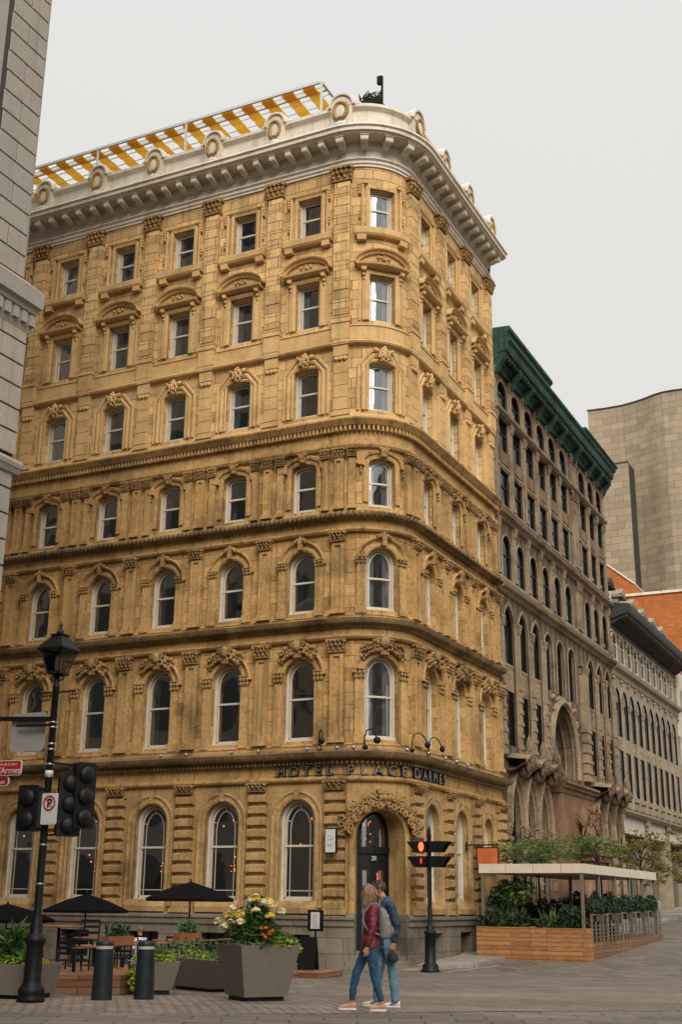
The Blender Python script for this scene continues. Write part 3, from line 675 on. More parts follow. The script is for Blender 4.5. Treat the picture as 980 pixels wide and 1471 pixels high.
# ---- entrance
en = MB(fcurve, True)
DD = -.62
en.box(-.67, .67, 2.70, 2.86, DD, DD + .10); en.box(-.67, -.56, .42, 2.70, DD, DD + .08); en.box(.56, .67, .42, 2.70, DD, DD + .08)
arc = [(-.66 * cos(pi * i / 16), 3.05 + .66 * sin(pi * i / 16)) for i in range(17)]
en.sweep([(-.66, 2.8)] + arc + [(.66, 2.8)], [(0, DD), (0, DD + .07), (-.07, DD + .07), (-.07, DD)])
for a, b in ((-.56, -.01), (.01, .56)):
    en.box(a, a + .10, .42, 2.5, DD, DD + .05); en.box(b - .10, b, .42, 2.5, DD, DD + .05); en.box(a, b, 2.30, 2.5, DD, DD + .05); en.box(a, b, .42, .66, DD, DD + .05); en.box(a, b, 1.15, 1.24, DD, DD + .05)
en.box(-.56, .56, 2.5, 2.7, DD, DD + .06)
dr = en.build('entrance_door', 'dark_paint', hotel)
gl = MB(fcurve, True); gl.fill([(-.6, .5), (-.6, 3.05)] + [(-.6 * cos(pi * i / 14), 3.05 + .6 * sin(pi * i / 14)) for i in range(15)] + [(.6, 3.05), (.6, .5)], DD + .02); gl.build('pane', 'window_glass', dr)
h_ = MB(fcurve, True)
for q in (-.07, .07): h_.tube([(q, 1.2, DD + .12), (q, 1.75, DD + .12)], .012, 6)
h_.build('handle', 'steel_band', dr)
# jambs of the recess below the base line, arch foliage
jb = MB(fcurve, True)
for q in (-1, 1):
    jl = MB(fcurve, True); jl.box(*sorted((q * .668, q * .70)), .1, 1.27, -.85, .103); jl.build('door_jamb', 'base_stone', hotel)
jb.sweep([(-.67, 1.27), (-.67, 3.05)] + [(-.67 * cos(pi * i / 16), 3.05 + .67 * sin(pi * i / 16)) for i in range(1, 16)] + [(.67, 3.05), (.67, 1.27)], [(0, -.02), (0, .04), (.05, .07), (.12, .07), (.17, .03), (.17, 0)])
jb.build('door_surround', 'rusticated_stone', hotel)
ga = MB(fcurve, True); rn = random.Random(2)
for i in range(26):
    t = radians(12 + 156 * i / 25)
    q = .90 + .05 * sin(i * 1.7)
    c0, z_ = q * cos(t), 3.05 + q * sin(t)
    ga.blob((c0, z_, .14), (.10, .10, .09), 6, 4, rn.uniform(-1, 1))
    for m_ in range(2):                                    # curling acanthus scrolls
        sg = 1 if (i + m_) % 2 else -1; bx = (q + .10 * (m_ - .5) * 2) ; R_ = .085
        cx_, cz_ = bx * cos(t), 3.05 + bx * sin(t)
        ga.tube([(cx_ + R_ * (1 - a_ / 13) * cos(a_ * .62 * sg + t), cz_ + R_ * (1 - a_ / 13) * sin(a_ * .62 * sg + t), .20 + .004 * a_) for a_ in range(11)], [.030 - .0018 * a_ for a_ in range(11)], 5)
    for m_ in range(3): ga.blob((c0 + rn.uniform(-.12, .12), z_ + rn.uniform(-.12, .12), .2), (.03, .06, .03), 5, 4, rn.uniform(-1.5, 1.5))
ga.box(-.13, .13, 3.85, 4.12, .03, .20); ga.box(-.17, .17, 4.10, 4.2, .03, .24)
for q in (-1, 0, 1): ga.blob((q * .09, 4.0, .22), (.06, .09, .06))
ga.build('carved_archway', 'carved_stone', hotel)
st = MB(fcurve, True)
for i in range(4): st.box(-.80 - .02 * i, .80 + .02 * i, -.3, .42 - .105 * i, -.86, -.16 + .17 * i)
st.build('entrance_step', 'base_stone', hotel)
# recessed wall behind
# ---- lettering
def text_mesh(body, size, ext=0.02, bold=0.0):
    cu = bpy.data.curves.new('t', 'FONT'); cu.body = body; cu.size = size; cu.extrude = ext; cu.align_x = 'CENTER'; cu.offset = bold; cu.resolution_u = 3
    o = bpy.data.objects.new('t', cu); COL.objects.link(o); bpy.context.view_layer.update()
    me = bpy.data.meshes.new_from_object(o.evaluated_get(bpy.context.evaluated_depsgraph_get())); bpy.data.objects.remove(o); bpy.data.curves.remove(cu); return me
def text_obj(name, body, size, mat, parent, loc, rot, ext=.004, bold=0.0, sx=1.0):
    me = text_mesh(body, size, ext, bold); me.materials.clear(); me.materials.append(MAT[mat]); o = bpy.data.objects.new(name, me); COL.objects.link(o)
    o.parent = parent; o.location = loc; o.rotation_euler = rot; o.scale = (sx, 1, 1); return o
sign = MB(fcurve, True); sign.mold([(.03, 4.56), (.045, 4.56), (.045, 4.575), (.03, 4.575)], -2.95, 3.15); sg_root = sign.build('sign_lettering', 'letter_metal', hotel)
txt = [(c_, w) for c_, w in zip("HÔTEL", (1, 1, .95, .85, .85))] + [(' ', .55)] + [(c_, w) for c_, w in zip("PLACE", (.9, .85, .95, 1, .85))] + [(' ', .4)] + [(c_, w) for c_, w in zip("D'ARMES", (.95, .4, .95, .9, 1.1, .85, .8))]
tot = sum(w for _, w in txt); s = -2.87; adv = 5.95 / tot
for ch, w in txt:
    if ch != ' ':
        me = text_mesh(ch, .40, .03, .012); off = s + adv * w / 2
        for v in me.vertices: x, y, z = v.co; v.co = Vector(fcurve(off + x * .92, 4.56 + y * .90, .09 + z))
        me.materials.clear(); me.materials.append(MAT['letter_metal']); o = bpy.data.objects.new('letter', me); COL.objects.link(o); o.parent = sg_root
        me2 = text_mesh(ch, .40, .002, -.006)
        for v in me2.vertices: x, y, z = v.co; v.co = Vector(fcurve(off + x * .92, 4.56 + y * .90, .126 + z))
        me2.materials.clear(); me2.materials.append(MAT['letter_face']); o2 = bpy.data.objects.new('letter_face', me2); COL.objects.link(o2); o2.parent = sg_root
    s += adv * w
me = text_mesh('201', .15, .004, .002)
for v in me.vertices: x, y, z = v.co; v.co = Vector(fcurve(x, 2.54 + y, DD + .07 + z))
me.materials.clear(); me.materials.append(MAT['sign_white']); o = bpy.data.objects.new('house_number', me); COL.objects.link(o); o.parent = dr
# small red sign and warm lamps inside
rd = MB(fcurve, True); rd.box(.10, .16, 2.02, 2.24, DD - .05, DD - .03); rd.box(.22, .25, 2.02, 2.24, DD - .05, DD - .03); rd.box(.10, .25, 2.21, 2.24, DD - .05, DD - .03); rd.box(.10, .25, 2.02, 2.05, DD - .05, DD - .03); rd.build('lit_sign', 'red_light', dr)
# ---- core, roof, rear
core = MB(fcurve, True)
core.quad(-LEND, -AA, 1.2, 22, -1.1); core.quad(AA, REND, 1.2, 22, -1.1); core.quad(-AA, AA, .4, 22, -1.25)
for zf in (4.75, 8.3, 11.1, 13.6, 16.5, 19.2, 21.9):
    cc = core.cuts(-LEND, REND)
    for a, b in zip(cc, cc[1:]): core.F([(a, zf, -.02), (b, zf, -.02), (b, zf, -1.26), (a, zf, -1.26)])
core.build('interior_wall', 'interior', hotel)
rf = MB()
xl = fcurve(-LEND, 0, 0)[0]; yb = fcurve(REND, 0, 0)[1]; zr = 23.3 * K
rf.cube(xl, -2.2 * 1.0, 2.2, yb, zr - .3, zr); rf.cube(-2.2, -.35, 2.3, yb, zr - .3, zr); rf.build('roof', 'base_stone', hotel)
rb = MB(); rb.cube(xl, -.02, yb, yb + .3, 0, 24 * K); rb.cube(xl - .3, xl, 0, yb, 0, 24 * K); rb.build('rear_wall', 'terracotta', hotel)
pb = MB(fcurve); rn = random.Random(5)
bulbs = []
for s in LB + RB[:2] + [0]:
    for i in range(4 if s else 9):
        a = s + rn.uniform(-.42, .42); z_ = rn.uniform(2.3, 3.7) if s else rn.uniform(2.95, 3.5); dd = -rn.uniform(.5, 1.0) if s else -rn.uniform(.95, 1.2)
        pb.blob((a, z_, dd), (.022, .026, .022), 6, 4)
    if s in LB[1:4]:
        for i in range(4):
            for j in range(2): pb.blob((s - .15 + .1 * i, 2.42 - .14 * j, -.8), (.022, .012, .012), 5, 4)
pb.build('pendant_lights', 'warm_bulb', hotel)
# goose-neck lamps over the lettering
def goose(s):
    g = MB(fcurve, False); g.tube([(s, 5.2, .2), (s - .02, 5.45, .22), (s + .02, 5.62, .26), (s + .10, 5.66, .34), (s + .17, 5.58, .42), (s + .20, 5.44, .48)], .016, 5)
    g.blob((s + .21, 5.36, .5), (.075, .09, .075), 8, 5); g.blob((s, 5.22, .2), (.07, .06, .06)); g.build('sign_lamp', 'black_iron', hotel)
for s in (-1.55, -.45, .75, 1.6): goose(s)
for s in [x + dx for x in LB[:3] + [-1.9, .1, 2.1, 3.0] for dx in (.4, 1.2)]: fl = MB(fcurve, False); fl.blob((s, 5.2, .32), (.05, .05, .05), 6, 4); fl.tube([(s, 5.2, .32), (s, 5.12, .3)], .02, 5); fl.build('flood_lamp', 'steel_band', hotel)
# plaque by the corner and emblem in the window
pq = MB(fcurve, True); pq.box(-1.30, -1.02, 2.66, 3.26, .30, .36); pq.box(-1.20, -1.10, 2.8, 3.1, .1, .30); plaque = pq.build('wall_plaque', 'dark_paint', hotel)
pq = MB(fcurve, True); pq.box(-1.27, -1.05, 2.69, 3.23, .36, .368); pq.build('plaque_face', 'sign_white', plaque)
pq = MB(fcurve, True); pq.tube([(-1.16 + .045 * cos(a * pi / 6), 3.03 + .05 * sin(a * pi / 6), .37) for a in range(13)], .008, 4); pq.box(-1.22, -1.10, 2.86, 2.875, .368, .372); pq.box(-1.20, -1.12, 2.83, 2.84, .368, .372); pq.build('plaque_emblem', 'brass_plate', plaque)
# ================================================================== GROUND
def paving(name, c1, c2, mortar, bw, bh, ms, rot=0.0, dark=(.05, .045, .04), var=.4, bump=.5, wear=.5):
    m, n, l, b = newmat(name); b.inputs['Roughness'].default_value = .82; b.inputs['Specular IOR Level'].default_value = .25
    t = n.new('ShaderNodeNewGeometry'); mp = n.new('ShaderNodeMapping'); mp.inputs['Rotation'].default_value = (0, 0, rot); l.new(t.outputs['Position'], mp.inputs['Vector'])
    br = n.new('ShaderNodeTexBrick'); l.new(mp.outputs[0], br.inputs['Vector']); br.inputs['Scale'].default_value = 1; br.inputs['Brick Width'].default_value = bw; br.inputs['Row Height'].default_value = bh
    br.inputs['Mortar Size'].default_value = ms; br.inputs['Color1'].default_value = (*c1, 1); br.inputs['Color2'].default_value = (*c2, 1); br.inputs['Mortar'].default_value = (*mortar, 1); br.inputs['Mortar Smooth'].default_value = .3
    def noise(sc, dt, sx=None):
        z = n.new('ShaderNodeTexNoise'); z.inputs['Scale'].default_value = sc; z.inputs['Detail'].default_value = dt; z.inputs['Roughness'].default_value = .65
        if sx: q = n.new('ShaderNodeMapping'); q.inputs['Scale'].default_value = sx; q.inputs['Rotation'].default_value = (0, 0, rot); l.new(t.outputs['Position'], q.inputs['Vector']); l.new(q.outputs[0], z.inputs['Vector'])
        else: l.new(t.outputs['Position'], z.inputs['Vector'])
        return z.outputs['Fac']
    def mul(a, f, lo, hi, fa=.3, fb=.7):
        q = n.new('ShaderNodeMapRange'); q.inputs['From Min'].default_value = fa; q.inputs['From Max'].default_value = fb; q.inputs['To Min'].default_value = lo; q.inputs['To Max'].default_value = hi; l.new(f, q.inputs['Value'])
        v = n.new('ShaderNodeVectorMath'); v.operation = 'SCALE'; l.new(a, v.inputs[0]); l.new(q.outputs[0], v.inputs['Scale']); return v.outputs[0]
    col = mul(br.outputs['Color'], noise(.45, 6), 1 - wear * .6, 1 + wear * .35); col = mul(col, noise(7, 5), .85, 1.15); col = mul(col, noise(1.0, 5, (.25, 2.2, 1)), .72, 1.12)
    l.new(col, b.inputs['Base Color'])
    ad = n.new('ShaderNodeMath'); ad.operation = 'MULTIPLY_ADD'; ad.inputs[1].default_value = -1.0; l.new(br.outputs['Fac'], ad.inputs[0]); l.new(noise(9, 5), ad.inputs[2])
    bp = n.new('ShaderNodeBump'); bp.inputs['Strength'].default_value = bump; bp.inputs['Distance'].default_value = .012; l.new(ad.outputs[0], bp.inputs['Height']); l.new(bp.outputs[0], b.inputs['Normal'])
paving('street_setts', (.215, .178, .143), (.14, .116, .093), (.05, .043, .037), .60, .26, .022, .35)
paving('brick_pavers', (.29, .225, .175), (.20, .155, .122), (.07, .056, .046), .24, .12, .018, .15)
paving('slab_pavers', (.18, .15, .122), (.128, .106, .086), (.055, .047, .04), .9, .45, .014, -.45)
paving('sidewalk_slabs', (.30, .265, .22), (.24, .21, .175), (.12, .10, .085), 1.2, .6, .014, 0)
paving('line_paint', (.42, .37, .31), (.36, .32, .27), (.28, .24, .2), .9, .9, .01, .2, wear=.8)
def axis(lo, hi, a, b, st, big):
    v = [lo + i * big for i in range(int((a - lo) / big))] + [a + i * st for i in range(int((b - a) / st) + 1)]; x = b + big
    while x < hi: v.append(x); x += big
    return v + [hi]
def gz(x, y): return ground_z(x, min(y, 70))
def ground_grid(name, mat, X, Y, dz=0.0):
    vs = [(x, y, gz(x, y) + dz) for y in Y for x in X]; nx = len(X)
    fs = [(j * nx + i, j * nx + i + 1, (j + 1) * nx + i + 1, (j + 1) * nx + i) for j in range(len(Y) - 1) for i in range(nx - 1)]
    me = bpy.data.meshes.new(name); me.from_pydata(vs, [], fs); me.materials.append(MAT[mat]); o = bpy.data.objects.new(name, me); COL.objects.link(o); o['kind'] = 'structure'; return o
ground_grid('street', 'street_setts', axis(-400, 400, -40, 40, 1, 30), axis(-400, 500, -40, 70, 1, 30))
def strip(name, mat, top, bot, dz=.004, n=60):
    def at(pl, t):
        k = t * (len(pl) - 1); i = min(int(k), len(pl) - 2); f = k - i; return pl[i][0] * (1 - f) + pl[i + 1][0] * f, pl[i][1] * (1 - f) + pl[i + 1][1] * f
    vs = []; fs = []
    m_ = 14
    for i in range(n + 1):
        a = at(top, i / n); b = at(bot, i / n)
        for j in range(m_ + 1):
            f = j / m_; x = a[0] * (1 - f) + b[0] * f; y = a[1] * (1 - f) + b[1] * f; vs.append((x, y, gz(x, y) + dz))
    for i in range(n):
        for j in range(m_): k = i * (m_ + 1) + j; fs.append((k, k + m_ + 1, k + m_ + 2, k + 1))
    me = bpy.data.meshes.new(name); me.from_pydata(vs, [], fs); me.materials.append(MAT[mat]); o = bpy.data.objects.new(name, me); COL.objects.link(o); o['kind'] = 'structure'; return o
strip('crossing_pavers', 'brick_pavers', [(1.0, -22.5), (5.3, -14.6), (8.0, -8.2), (11.5, 1.0)], [(4.2, -23.0), (8.1, -20.2), (12.0, -16.6), (17.5, -12.0)], .005)
strip('plaza_slabs', 'slab_pavers', [(2.5, -23.6), (8.3, -20.35), (12.2, -16.8), (18, -12.0)], [(6, -40), (16, -42), (26, -38), (34, -28)], .009)
strip('painted_line', 'line_paint', [(1.5, .55), (2.3, 3.4)], [(1.62, .5), (2.42, 3.35)], .006)
strip('painted_line', 'line_paint', [(-.6, -1.6), (.5, -.6)], [(-.5, -1.75), (.6, -.75)], .006)
strip('painted_line', 'line_paint', [(5.2, 7.2), (6.0, 8.2)], [(5.32, 7.1), (6.12, 8.1)], .006)
sw = MB()
for i in range(30):
    y0, y1 = .5 + i * 2, 2.5 + i * 2; x1a, x1b = (1.9 + .03 * max(0, y0 - 20)), (1.9 + .03 * max(0, y1 - 20))
    if i == 0: x1a = .6
    h0, h1 = (.02 if i == 0 else .10), .12
    p = [(-.2, y0, gz(0, y0) - .3), (x1a, y0, gz(0, y0) - .3), (x1b, y1, gz(0, y1) - .3), (-.2, y1, gz(0, y1) - .3), (-.2, y0, gz(0, y0) + h0), (x1a, y0, gz(0, y0) + h0), (x1b, y1, gz(0, y1) + h1), (-.2, y1, gz(0, y1) + h1)]
    sw.hexa(p)
o = sw.build('pavement', 'sidewalk_slabs'); o['kind'] = 'structure'

# ================================================================== ORNATE GREY-BROWN BUILDING (b2) and its neighbour (b3)
def fstreet(s, z, dd): return (dd * K, s * K, z * K)
def streetwin(parent, c, ol, mat_trim, rev=.28, trim=True, bar='white', pane_m='coated_glass', t=.07, d0=0.0):
    f = MB(lambda a, b, d_: fstreet(a + c, b, d_)); p = MB(lambda a, b, d_: fstreet(a + c, b, d_)); tr = MB(lambda a, b, d_: fstreet(a + c, b, d_))
    z0 = ol[0][1]; zt = max(z for _, z in ol); hw = ol[-1][0]
    f.sweep(ol, [(0, d0 - rev), (0, d0 - rev + .06), (-.04, d0 - rev + .06), (-.04, d0 - rev)]); f.box(-hw, hw, z0, z0 + .05, d0 - rev, d0 - rev + .05); zm = z0 + (zt - z0) * .55; f.box(-hw, hw, zm - .02, zm + .02, d0 - rev, d0 - rev + .05)
    p.fill(ol, d0 - rev + .02)
    r_ = f.build('window', 'window_paint' if bar == 'white' else 'dark_paint', parent); p.build('pane', pane_m, r_)
    if trim:
        tr.sweep(ol, [(0, d0 - .02), (0, d0 + .02), (t * .6, d0 + .035), (t, d0 + .02), (t, d0)]); tr.build('window_surround', mat_trim, r_)
    return r_
def point_arch(w, z0, z1, rise=.55, n=7):
    """pointed (Gothic) opening"""
    hw = w / 2; zs = z1 - rise; L_ = []; R_ = (hw * hw + rise * rise) / (2 * hw); 
    a1 = math.asin(min(1, rise / R_))
    for i in range(n + 1):
        a = a1 * i / n; L_.append((-hw + R_ * (1 - cos(a)), zs + R_ * sin(a)))
    return [(-hw, z0)] + L_ + [(-s, z) for s, z in L_[:-1][::-1]] + [(hw, z0)]
grand = empty('ornate_building', (0, 0, 0), 'ornate grey-brown stone building with green copper cornice beside the yellow hotel', 'building')
B2C = [9.55, 11.03, 12.50, 13.98, 15.46, 16.94, 19.75, 21.10, 22.45]; Y0, Y1 = 8.46, 23.2
TM = 'brown_stone_trim'
def mid(cs): return [Y0] + [((a + b) / 2 if b - a < 2 else None) for a, b in zip(cs, cs[1:])] + [Y1]
EDG = []
for i, c_ in enumerate(B2C):
    a = Y0 if i == 0 else (17.9 if i == 6 else (B2C[i - 1] + c_) / 2); b = Y1 if i == 8 else (17.9 if i == 5 else (B2C[i + 1] + c_) / 2); EDG.append((a, b))
ROWS = [(17.40, 18.98, lambda: o_arch(1.08, 17.72, 18.75), TM), (15.9, 17.40, lambda: o_rect(.98, 16.22, 17.36), TM), (13.9, 15.9, lambda: o_rect(.98, 14.24, 15.5), TM), (11.1, 13.9, lambda: o_arch(.92, 11.74, 13.2), TM)]
for z0, z1, fo, tm in ROWS:
    mb = MB(fstreet)
    for (a, b), c_ in zip(EDG, B2C): mb.wall(a, b, z0, z1, fo(), c_, .13)
    mb.build('wall', 'brown_stone', grand)
    for c_ in B2C: streetwin(grand, c_, fo(), TM, .10, True, 'dark', 'old_glass')
# tall arcades and the middle
mb = MB(fstreet); tall = lambda: point_arch(1.06, 6.3, 10.85, .8)
for i, ((a, b), c_) in enumerate(zip(EDG, B2C)):
    if i in (3, 4, 5): mb.wall(a, b, 8.55, 11.1, o_arch(.95, 8.75, 10.75), c_, .2)
    else: mb.wall(a, b, 5.85, 11.1, tall(), c_, .15)
mb.wall(EDG[3][0], EDG[5][1], 5.85, 8.55, point_arch(3.1, 5.9, 8.42, 1.7), 15.5, 1.5)
mb.build('wall', 'brown_stone', grand)
for i, c_ in enumerate(B2C):
    if i in (3, 4, 5): streetwin(grand, c_, o_arch(.95, 8.75, 10.75), TM, .18, True, 'dark', 'old_glass')
    else:
        w_ = streetwin(grand, c_, tall(), TM, .13, True, 'dark', 'old_glass', .12)
        sp = MB(fstreet); sp.box(c_ - .52, c_ + .52, 8.05, 8.85, -.15, -.06); sp.mold([(-.06, 8.8), (-.04, 8.84), (-.04, 8.92), (-.10, 8.94)], c_ - .52, c_ + .52)
        rn = random.Random(i)
        for q in range(9): sp.blob((c_ + rn.uniform(-.3, .3), rn.uniform(8.15, 8.7), -.09), (.07, .09, .06), 5, 4, rn.uniform(-1, 1))
        sp.build('spandrel_panel', TM, w_)
# portal lining
po = MB(lambda a, b, d_: fstreet(a + 15.5, b, d_))
po.sweep(point_arch(3.1, 5.9, 8.42, 1.7), [(0, -.02), (0, .05), (.1, .14), (.22, .10), (.30, .05), (.30, 0)]); 
for q in range(5): po.sweep(point_arch(3.1 - .12 * q, 5.9, 8.42 - .06 * q, 1.7), [(0, -.30 * q - .05), (0, -.30 * q - .12), (-.06, -.30 * q - .12), (-.06, -.30 * q - .05)])
po.build('portal_arch', TM, grand)
bk = MB(fstreet); bk.quad(14, 17.1, 5.8, 8.4, -1.45); bk.build('portal_window', 'door_glass', grand)
rn = random.Random(4); ca = MB(fstreet)
for q in range(60):
    a = rn.uniform(13.9, 17.2); z_ = rn.uniform(7.4, 8.6)
    if abs(a - 15.5) > 1.75 - (z_ - 7.2) * .95: ca.blob((a, z_, .03), (.09, .09, .09), 5, 4, rn.uniform(-1, 1))
ca.build('carved_spandrel', TM, grand)
def gledge(name, mat, prof, s0=Y0, s1=Y1, par=None, den=None):
    mb = MB(fstreet); mb.mold(prof, s0, s1)
    if den:
        z0, z1, d0, d1, w, sp = den; n = int((s1 - s0) / sp)
        for i in range(n): a = s0 + (i + .5) * (s1 - s0) / n; mb.box(a - w / 2, a + w / 2, z0, z1, d0, d1)
    return mb.build(name, mat, par or grand)
def shift(prof, dz): return [(a, b + dz) for a, b in prof]
LG = [(0, 0), (.08, .02), (.14, .1), (.26, .15), (.30, .24), (.12, .30), (.08, .42), (0, .44)]
for z_ in (11.12, 13.62): gledge('string_course', TM, shift(LG, z_))
gledge('string_course', TM, [(0, 11.48), (.12, 11.5), (.14, 11.6), (.08, 11.68), (0, 11.7)]); gledge('string_course', TM, [(0, 14.0), (.1, 14.02), (.14, 14.1), (.08, 14.2), (0, 14.22)])
gledge('string_course', TM, [(0, 17.38), (.1, 17.4), (.2, 17.48), (.22, 17.56), (.06, 17.62), (0, 17.64)]); gledge('string_course', TM, [(0, 15.56), (.05, 15.58), (.05, 15.66), (0, 15.68)])
for i, c_ in enumerate(B2C):
    for zz in ((15.72, 16.16),):
        sp = MB(fstreet); sp.box(c_ - .36, c_ + .36, zz[0], zz[1], -.02, .05); sp.build('brick_panel', 'portal_stone', grand)
# piers
def pier(c, w, z0, z1, cap=True, dd=.16, bands=0, mat='brown_stone_trim', seed=0):
    g = MB(lambda a, b, d_: fstreet(a + c, b, d_)); g.box(-w * .6, w * .6, z0, z0 + .16, 0, dd + .05); g.box(-w / 2, w / 2, z0 + .16, z1, 0, dd)
    for i in range(bands): zz = z0 + .3 + i * .38; g.box(-w * .58, w * .58, zz, zz + .12, 0, dd + .035)
    q = g.build('pier', mat, grand)
    if cap:
        h = MB(lambda a, b, d_: fstreet(a + c, b, d_)); capital(h, 0, w * 1.35, z1, z1 + .34, dd * .7, .08, seed=seed, rows=2); h.build('capital', mat, q)
seps = [Y0 + .16] + [(a + b) / 2 for a, b in zip(B2C[:5], B2C[1:6])] + [18.35] + [(a + b) / 2 for a, b in zip(B2C[6:8], B2C[7:9])] + [Y1 - .16]
for i, c_ in enumerate(seps):
    w = .75 if abs(c_ - 18.35) < .1 else .24
    for k_, (z0, z1) in enumerate(((17.64, 18.62), (14.22, 17.04), (11.72, 13.3), (5.95, 10.0))):
        if k_ == 3 and 3 < i < 6: continue
        if i == 6 and k_ == 3: pier(c_, w, z0, z1, True, .16, 5, seed=i)
        else: pier(c_, w if k_ != 2 else w * .8, z0, z1, True, .10 if k_ == 3 else .07, 6 if k_ == 3 else (0), seed=i)
# copper cornice
CP = [(0, 18.98), (.10, 18.98), (.12, 19.14), (.26, 19.24), (.28, 19.38), (.56, 19.44), (.60, 19.54), (.62, 19.70), (.72, 19.78), (.72, 19.88), (.5, 19.94), (0, 19.97)]
cc_ = gledge('copper_cornice', 'oxidised_copper', CP, Y0, Y1 - .05, None, (19.26, 19.42, .12, .50, .09, .26))
gledge('copper_cresting', 'oxidised_copper', [(.0, 19.95), (.55, 19.96), (.62, 20.12), (.70, 20.18), (.70, 20.30), (0, 20.34)], Y0, 13.6, cc_)
gledge('copper_cresting', 'oxidised_copper', [(.0, 19.9), (.68, 19.85), (.8, 19.93), (.8, 20.0), (0, 20.06)], 17.9, Y1 - .02, cc_)
for c_ in seps:
    g = MB(fstreet); g.mold([(.05, 18.7), (.16, 18.74), (.28, 18.98), (.46, 19.2), (.50, 19.42), (.05, 19.42)], c_ - .13, c_ + .13); g.build('cornice_bracket', 'oxidised_copper', cc_)
# ground storey: pointed arches, hoods, carved porch
mb = MB(fstreet); low = lambda: point_arch(1.16, .35, 5.28, 1.2)
for i, ((a, b), c_) in enumerate(zip(EDG, B2C)):
    if i in (3, 4, 5): mb.quad(a, b, -.3, 5.85, 0)
    else: mb.wall(a, b, -.3, 5.85, low(), c_, .25)
mb.build('wall', 'brown_stone', grand)
for i, c_ in enumerate(B2C):
    if i in (3, 4, 5): continue
    w_ = streetwin(grand, c_, low(), TM, .23, True, 'dark', 'old_glass', .14)
    g = MB(fstreet); R_ = point_arch(1.30, 3.9, 5.42, 1.25); g.sweep([(a + c_, b) for a, b in R_], [(0, 0), (0, .12), (.06, .2), (.13, .16), (.14, 0)]); g.build('hood_mould', TM, w_)
    g = MB(fstreet)      # ogee canopy rising to a finial
    og = [(c_ + .72 * q / 8, 5.62 + .30 * (1 - (q / 8) ** 2) ** 2 + .10 * (abs(q) / 8) ** 3) for q in range(-8, 9)]
    for (s0, q0), (s1, q1) in zip(og, og[1:]):
        g.F([(s0, q0 - .22, .2), (s1, q1 - .22, .2), (s1, q1, .62), (s0, q0, .62)]); g.F([(s0, q0, .62), (s1, q1, .62), (s1, q1 + .09, .66), (s0, q0 + .09, .66)]); g.F([(s0, q0 + .09, .66), (s1, q1 + .09, .66), (s1, q1 + .16, 0), (s0, q0 + .16, 0)]); g.F([(s0, q0 - .22, 0), (s1, q1 - .22, 0), (s1, q1 - .22, .2), (s0, q0 - .22, .2)])
    g.build('ogee_canopy', TM, w_)
    g = MB(fstreet); 
    for q in range(7): g.blob((c_ + (.1 if q % 2 else -.1), 5.95 + .06 * q - .3, .55), (.11, .09, .12), 6, 4, q)
    g.blob((c_, 5.5, .35), (.16, .22, .25), 6, 5); g.build('canopy_finial', 'brown_stone', w_)
for c_ in [Y0 + .18] + [(a + b) / 2 for a, b in zip(B2C[:2], B2C[1:3])] + [13.25] + [19.0] + [(a + b) / 2 for a, b in zip(B2C[6:8], B2C[7:9])] + [Y1 - .15]:
    g = MB(lambda a, b, d_: fstreet(a + c_, b, d_)); g.box(-.16, .16, .3, .6, 0, .2); g.tube([(0, .6, .08), (0, 3.5, .08)], .10, 8)
    for i in range(16): g.blob(((-.06 if i % 2 else .06), .8 + i * .17, .16), (.045, .045, .045), 5, 4)
    g.box(-.16, .16, 3.4, 3.5, 0, .2); q = g.build('column', TM, grand); h = MB(lambda a, b, d_: fstreet(a + c_, b, d_)); capital(h, 0, .34, 3.5, 3.9, .08, .10, seed=3); h.build('capital', TM, q)
pc = MB(fstreet); pc.box(13.55, 17.7, -.3, 3.2, 0, .55); pc.box(13.6, 17.6, 3.2, 5.2, 0, .35); pc.mold([(.0, 5.2), (.38, 5.2), (.42, 5.28), (.42, 5.34), (.52, 5.38), (.52, 5.46), (.62, 5.5), (.62, 5.58), (.5, 5.62), (0, 5.64)], 13.5, 17.85)
for z_ in (.9, 1.7, 2.5, 3.1): pc.box(13.5, 17.75, z_, z_ + .08, 0, .6)
porch = pc.build('porch', 'portal_stone', grand)
for i, c_ in enumerate((15.1, 15.9, 16.7, 17.3)):
    g = MB(fstreet); g.tube([(c_, -.2, .75), (c_, 3.0, .75)], .19, 10); g.box(c_ - .26, c_ + .26, 3.0, 3.2, .5, 1.0); g.tube([(c_, 2.75, .75), (c_, 2.85, .75)], .23, 10); g.build('column', 'portal_stone', porch)
g = MB(fstreet); g.box(14.7, 17.6, 3.2, 3.36, .3, 1.05); rn = random.Random(9)
g.blob((16.1, 3.85, .62), (.36, .42, .24), 8, 6); g.blob((16.4, 4.35, .66), (.22, .32, .2), 8, 6); g.blob((16.5, 4.75, .7), (.15, .19, .16), 8, 6); g.blob((16.62, 4.7, .82), (.09, .08, .12), 6, 5)
for i in range(9):
    t = radians(35 + 14 * i); g.tube([(15.9, 4.0, .5), (15.9 + .5 * cos(t), 4.0 + .45 * sin(t), .52), (15.9 + .95 * cos(t), 4.0 + .95 * sin(t), .42)], [.07, .07, .02], 5)
for q in (-.25, .2): g.tube([(16.2 + q, 3.8, .75), (16.25 + q, 3.55, .9), (16.3 + q, 3.4, .95)], [.12, .09, .09], 6)
g.tube([(15.8, 3.7, .6), (15.4, 3.6, .6), (15.2, 3.9, .6), (15.35, 4.1, .6)], [.08, .06, .04, .05], 5)
for i in range(90): a_ = rn.uniform(0, 2 * pi); z_ = rn.uniform(3.45, 4.9); g.blob((16.25 + (.42 - .1 * (z_ - 3.4)) * cos(a_), z_, .66 + .22 * abs(sin(a_))), (.05, .09, .05), 5, 4, rn.uniform(-1.5, 1.5))
g.build('winged_creature_relief', 'portal_stone', porch)
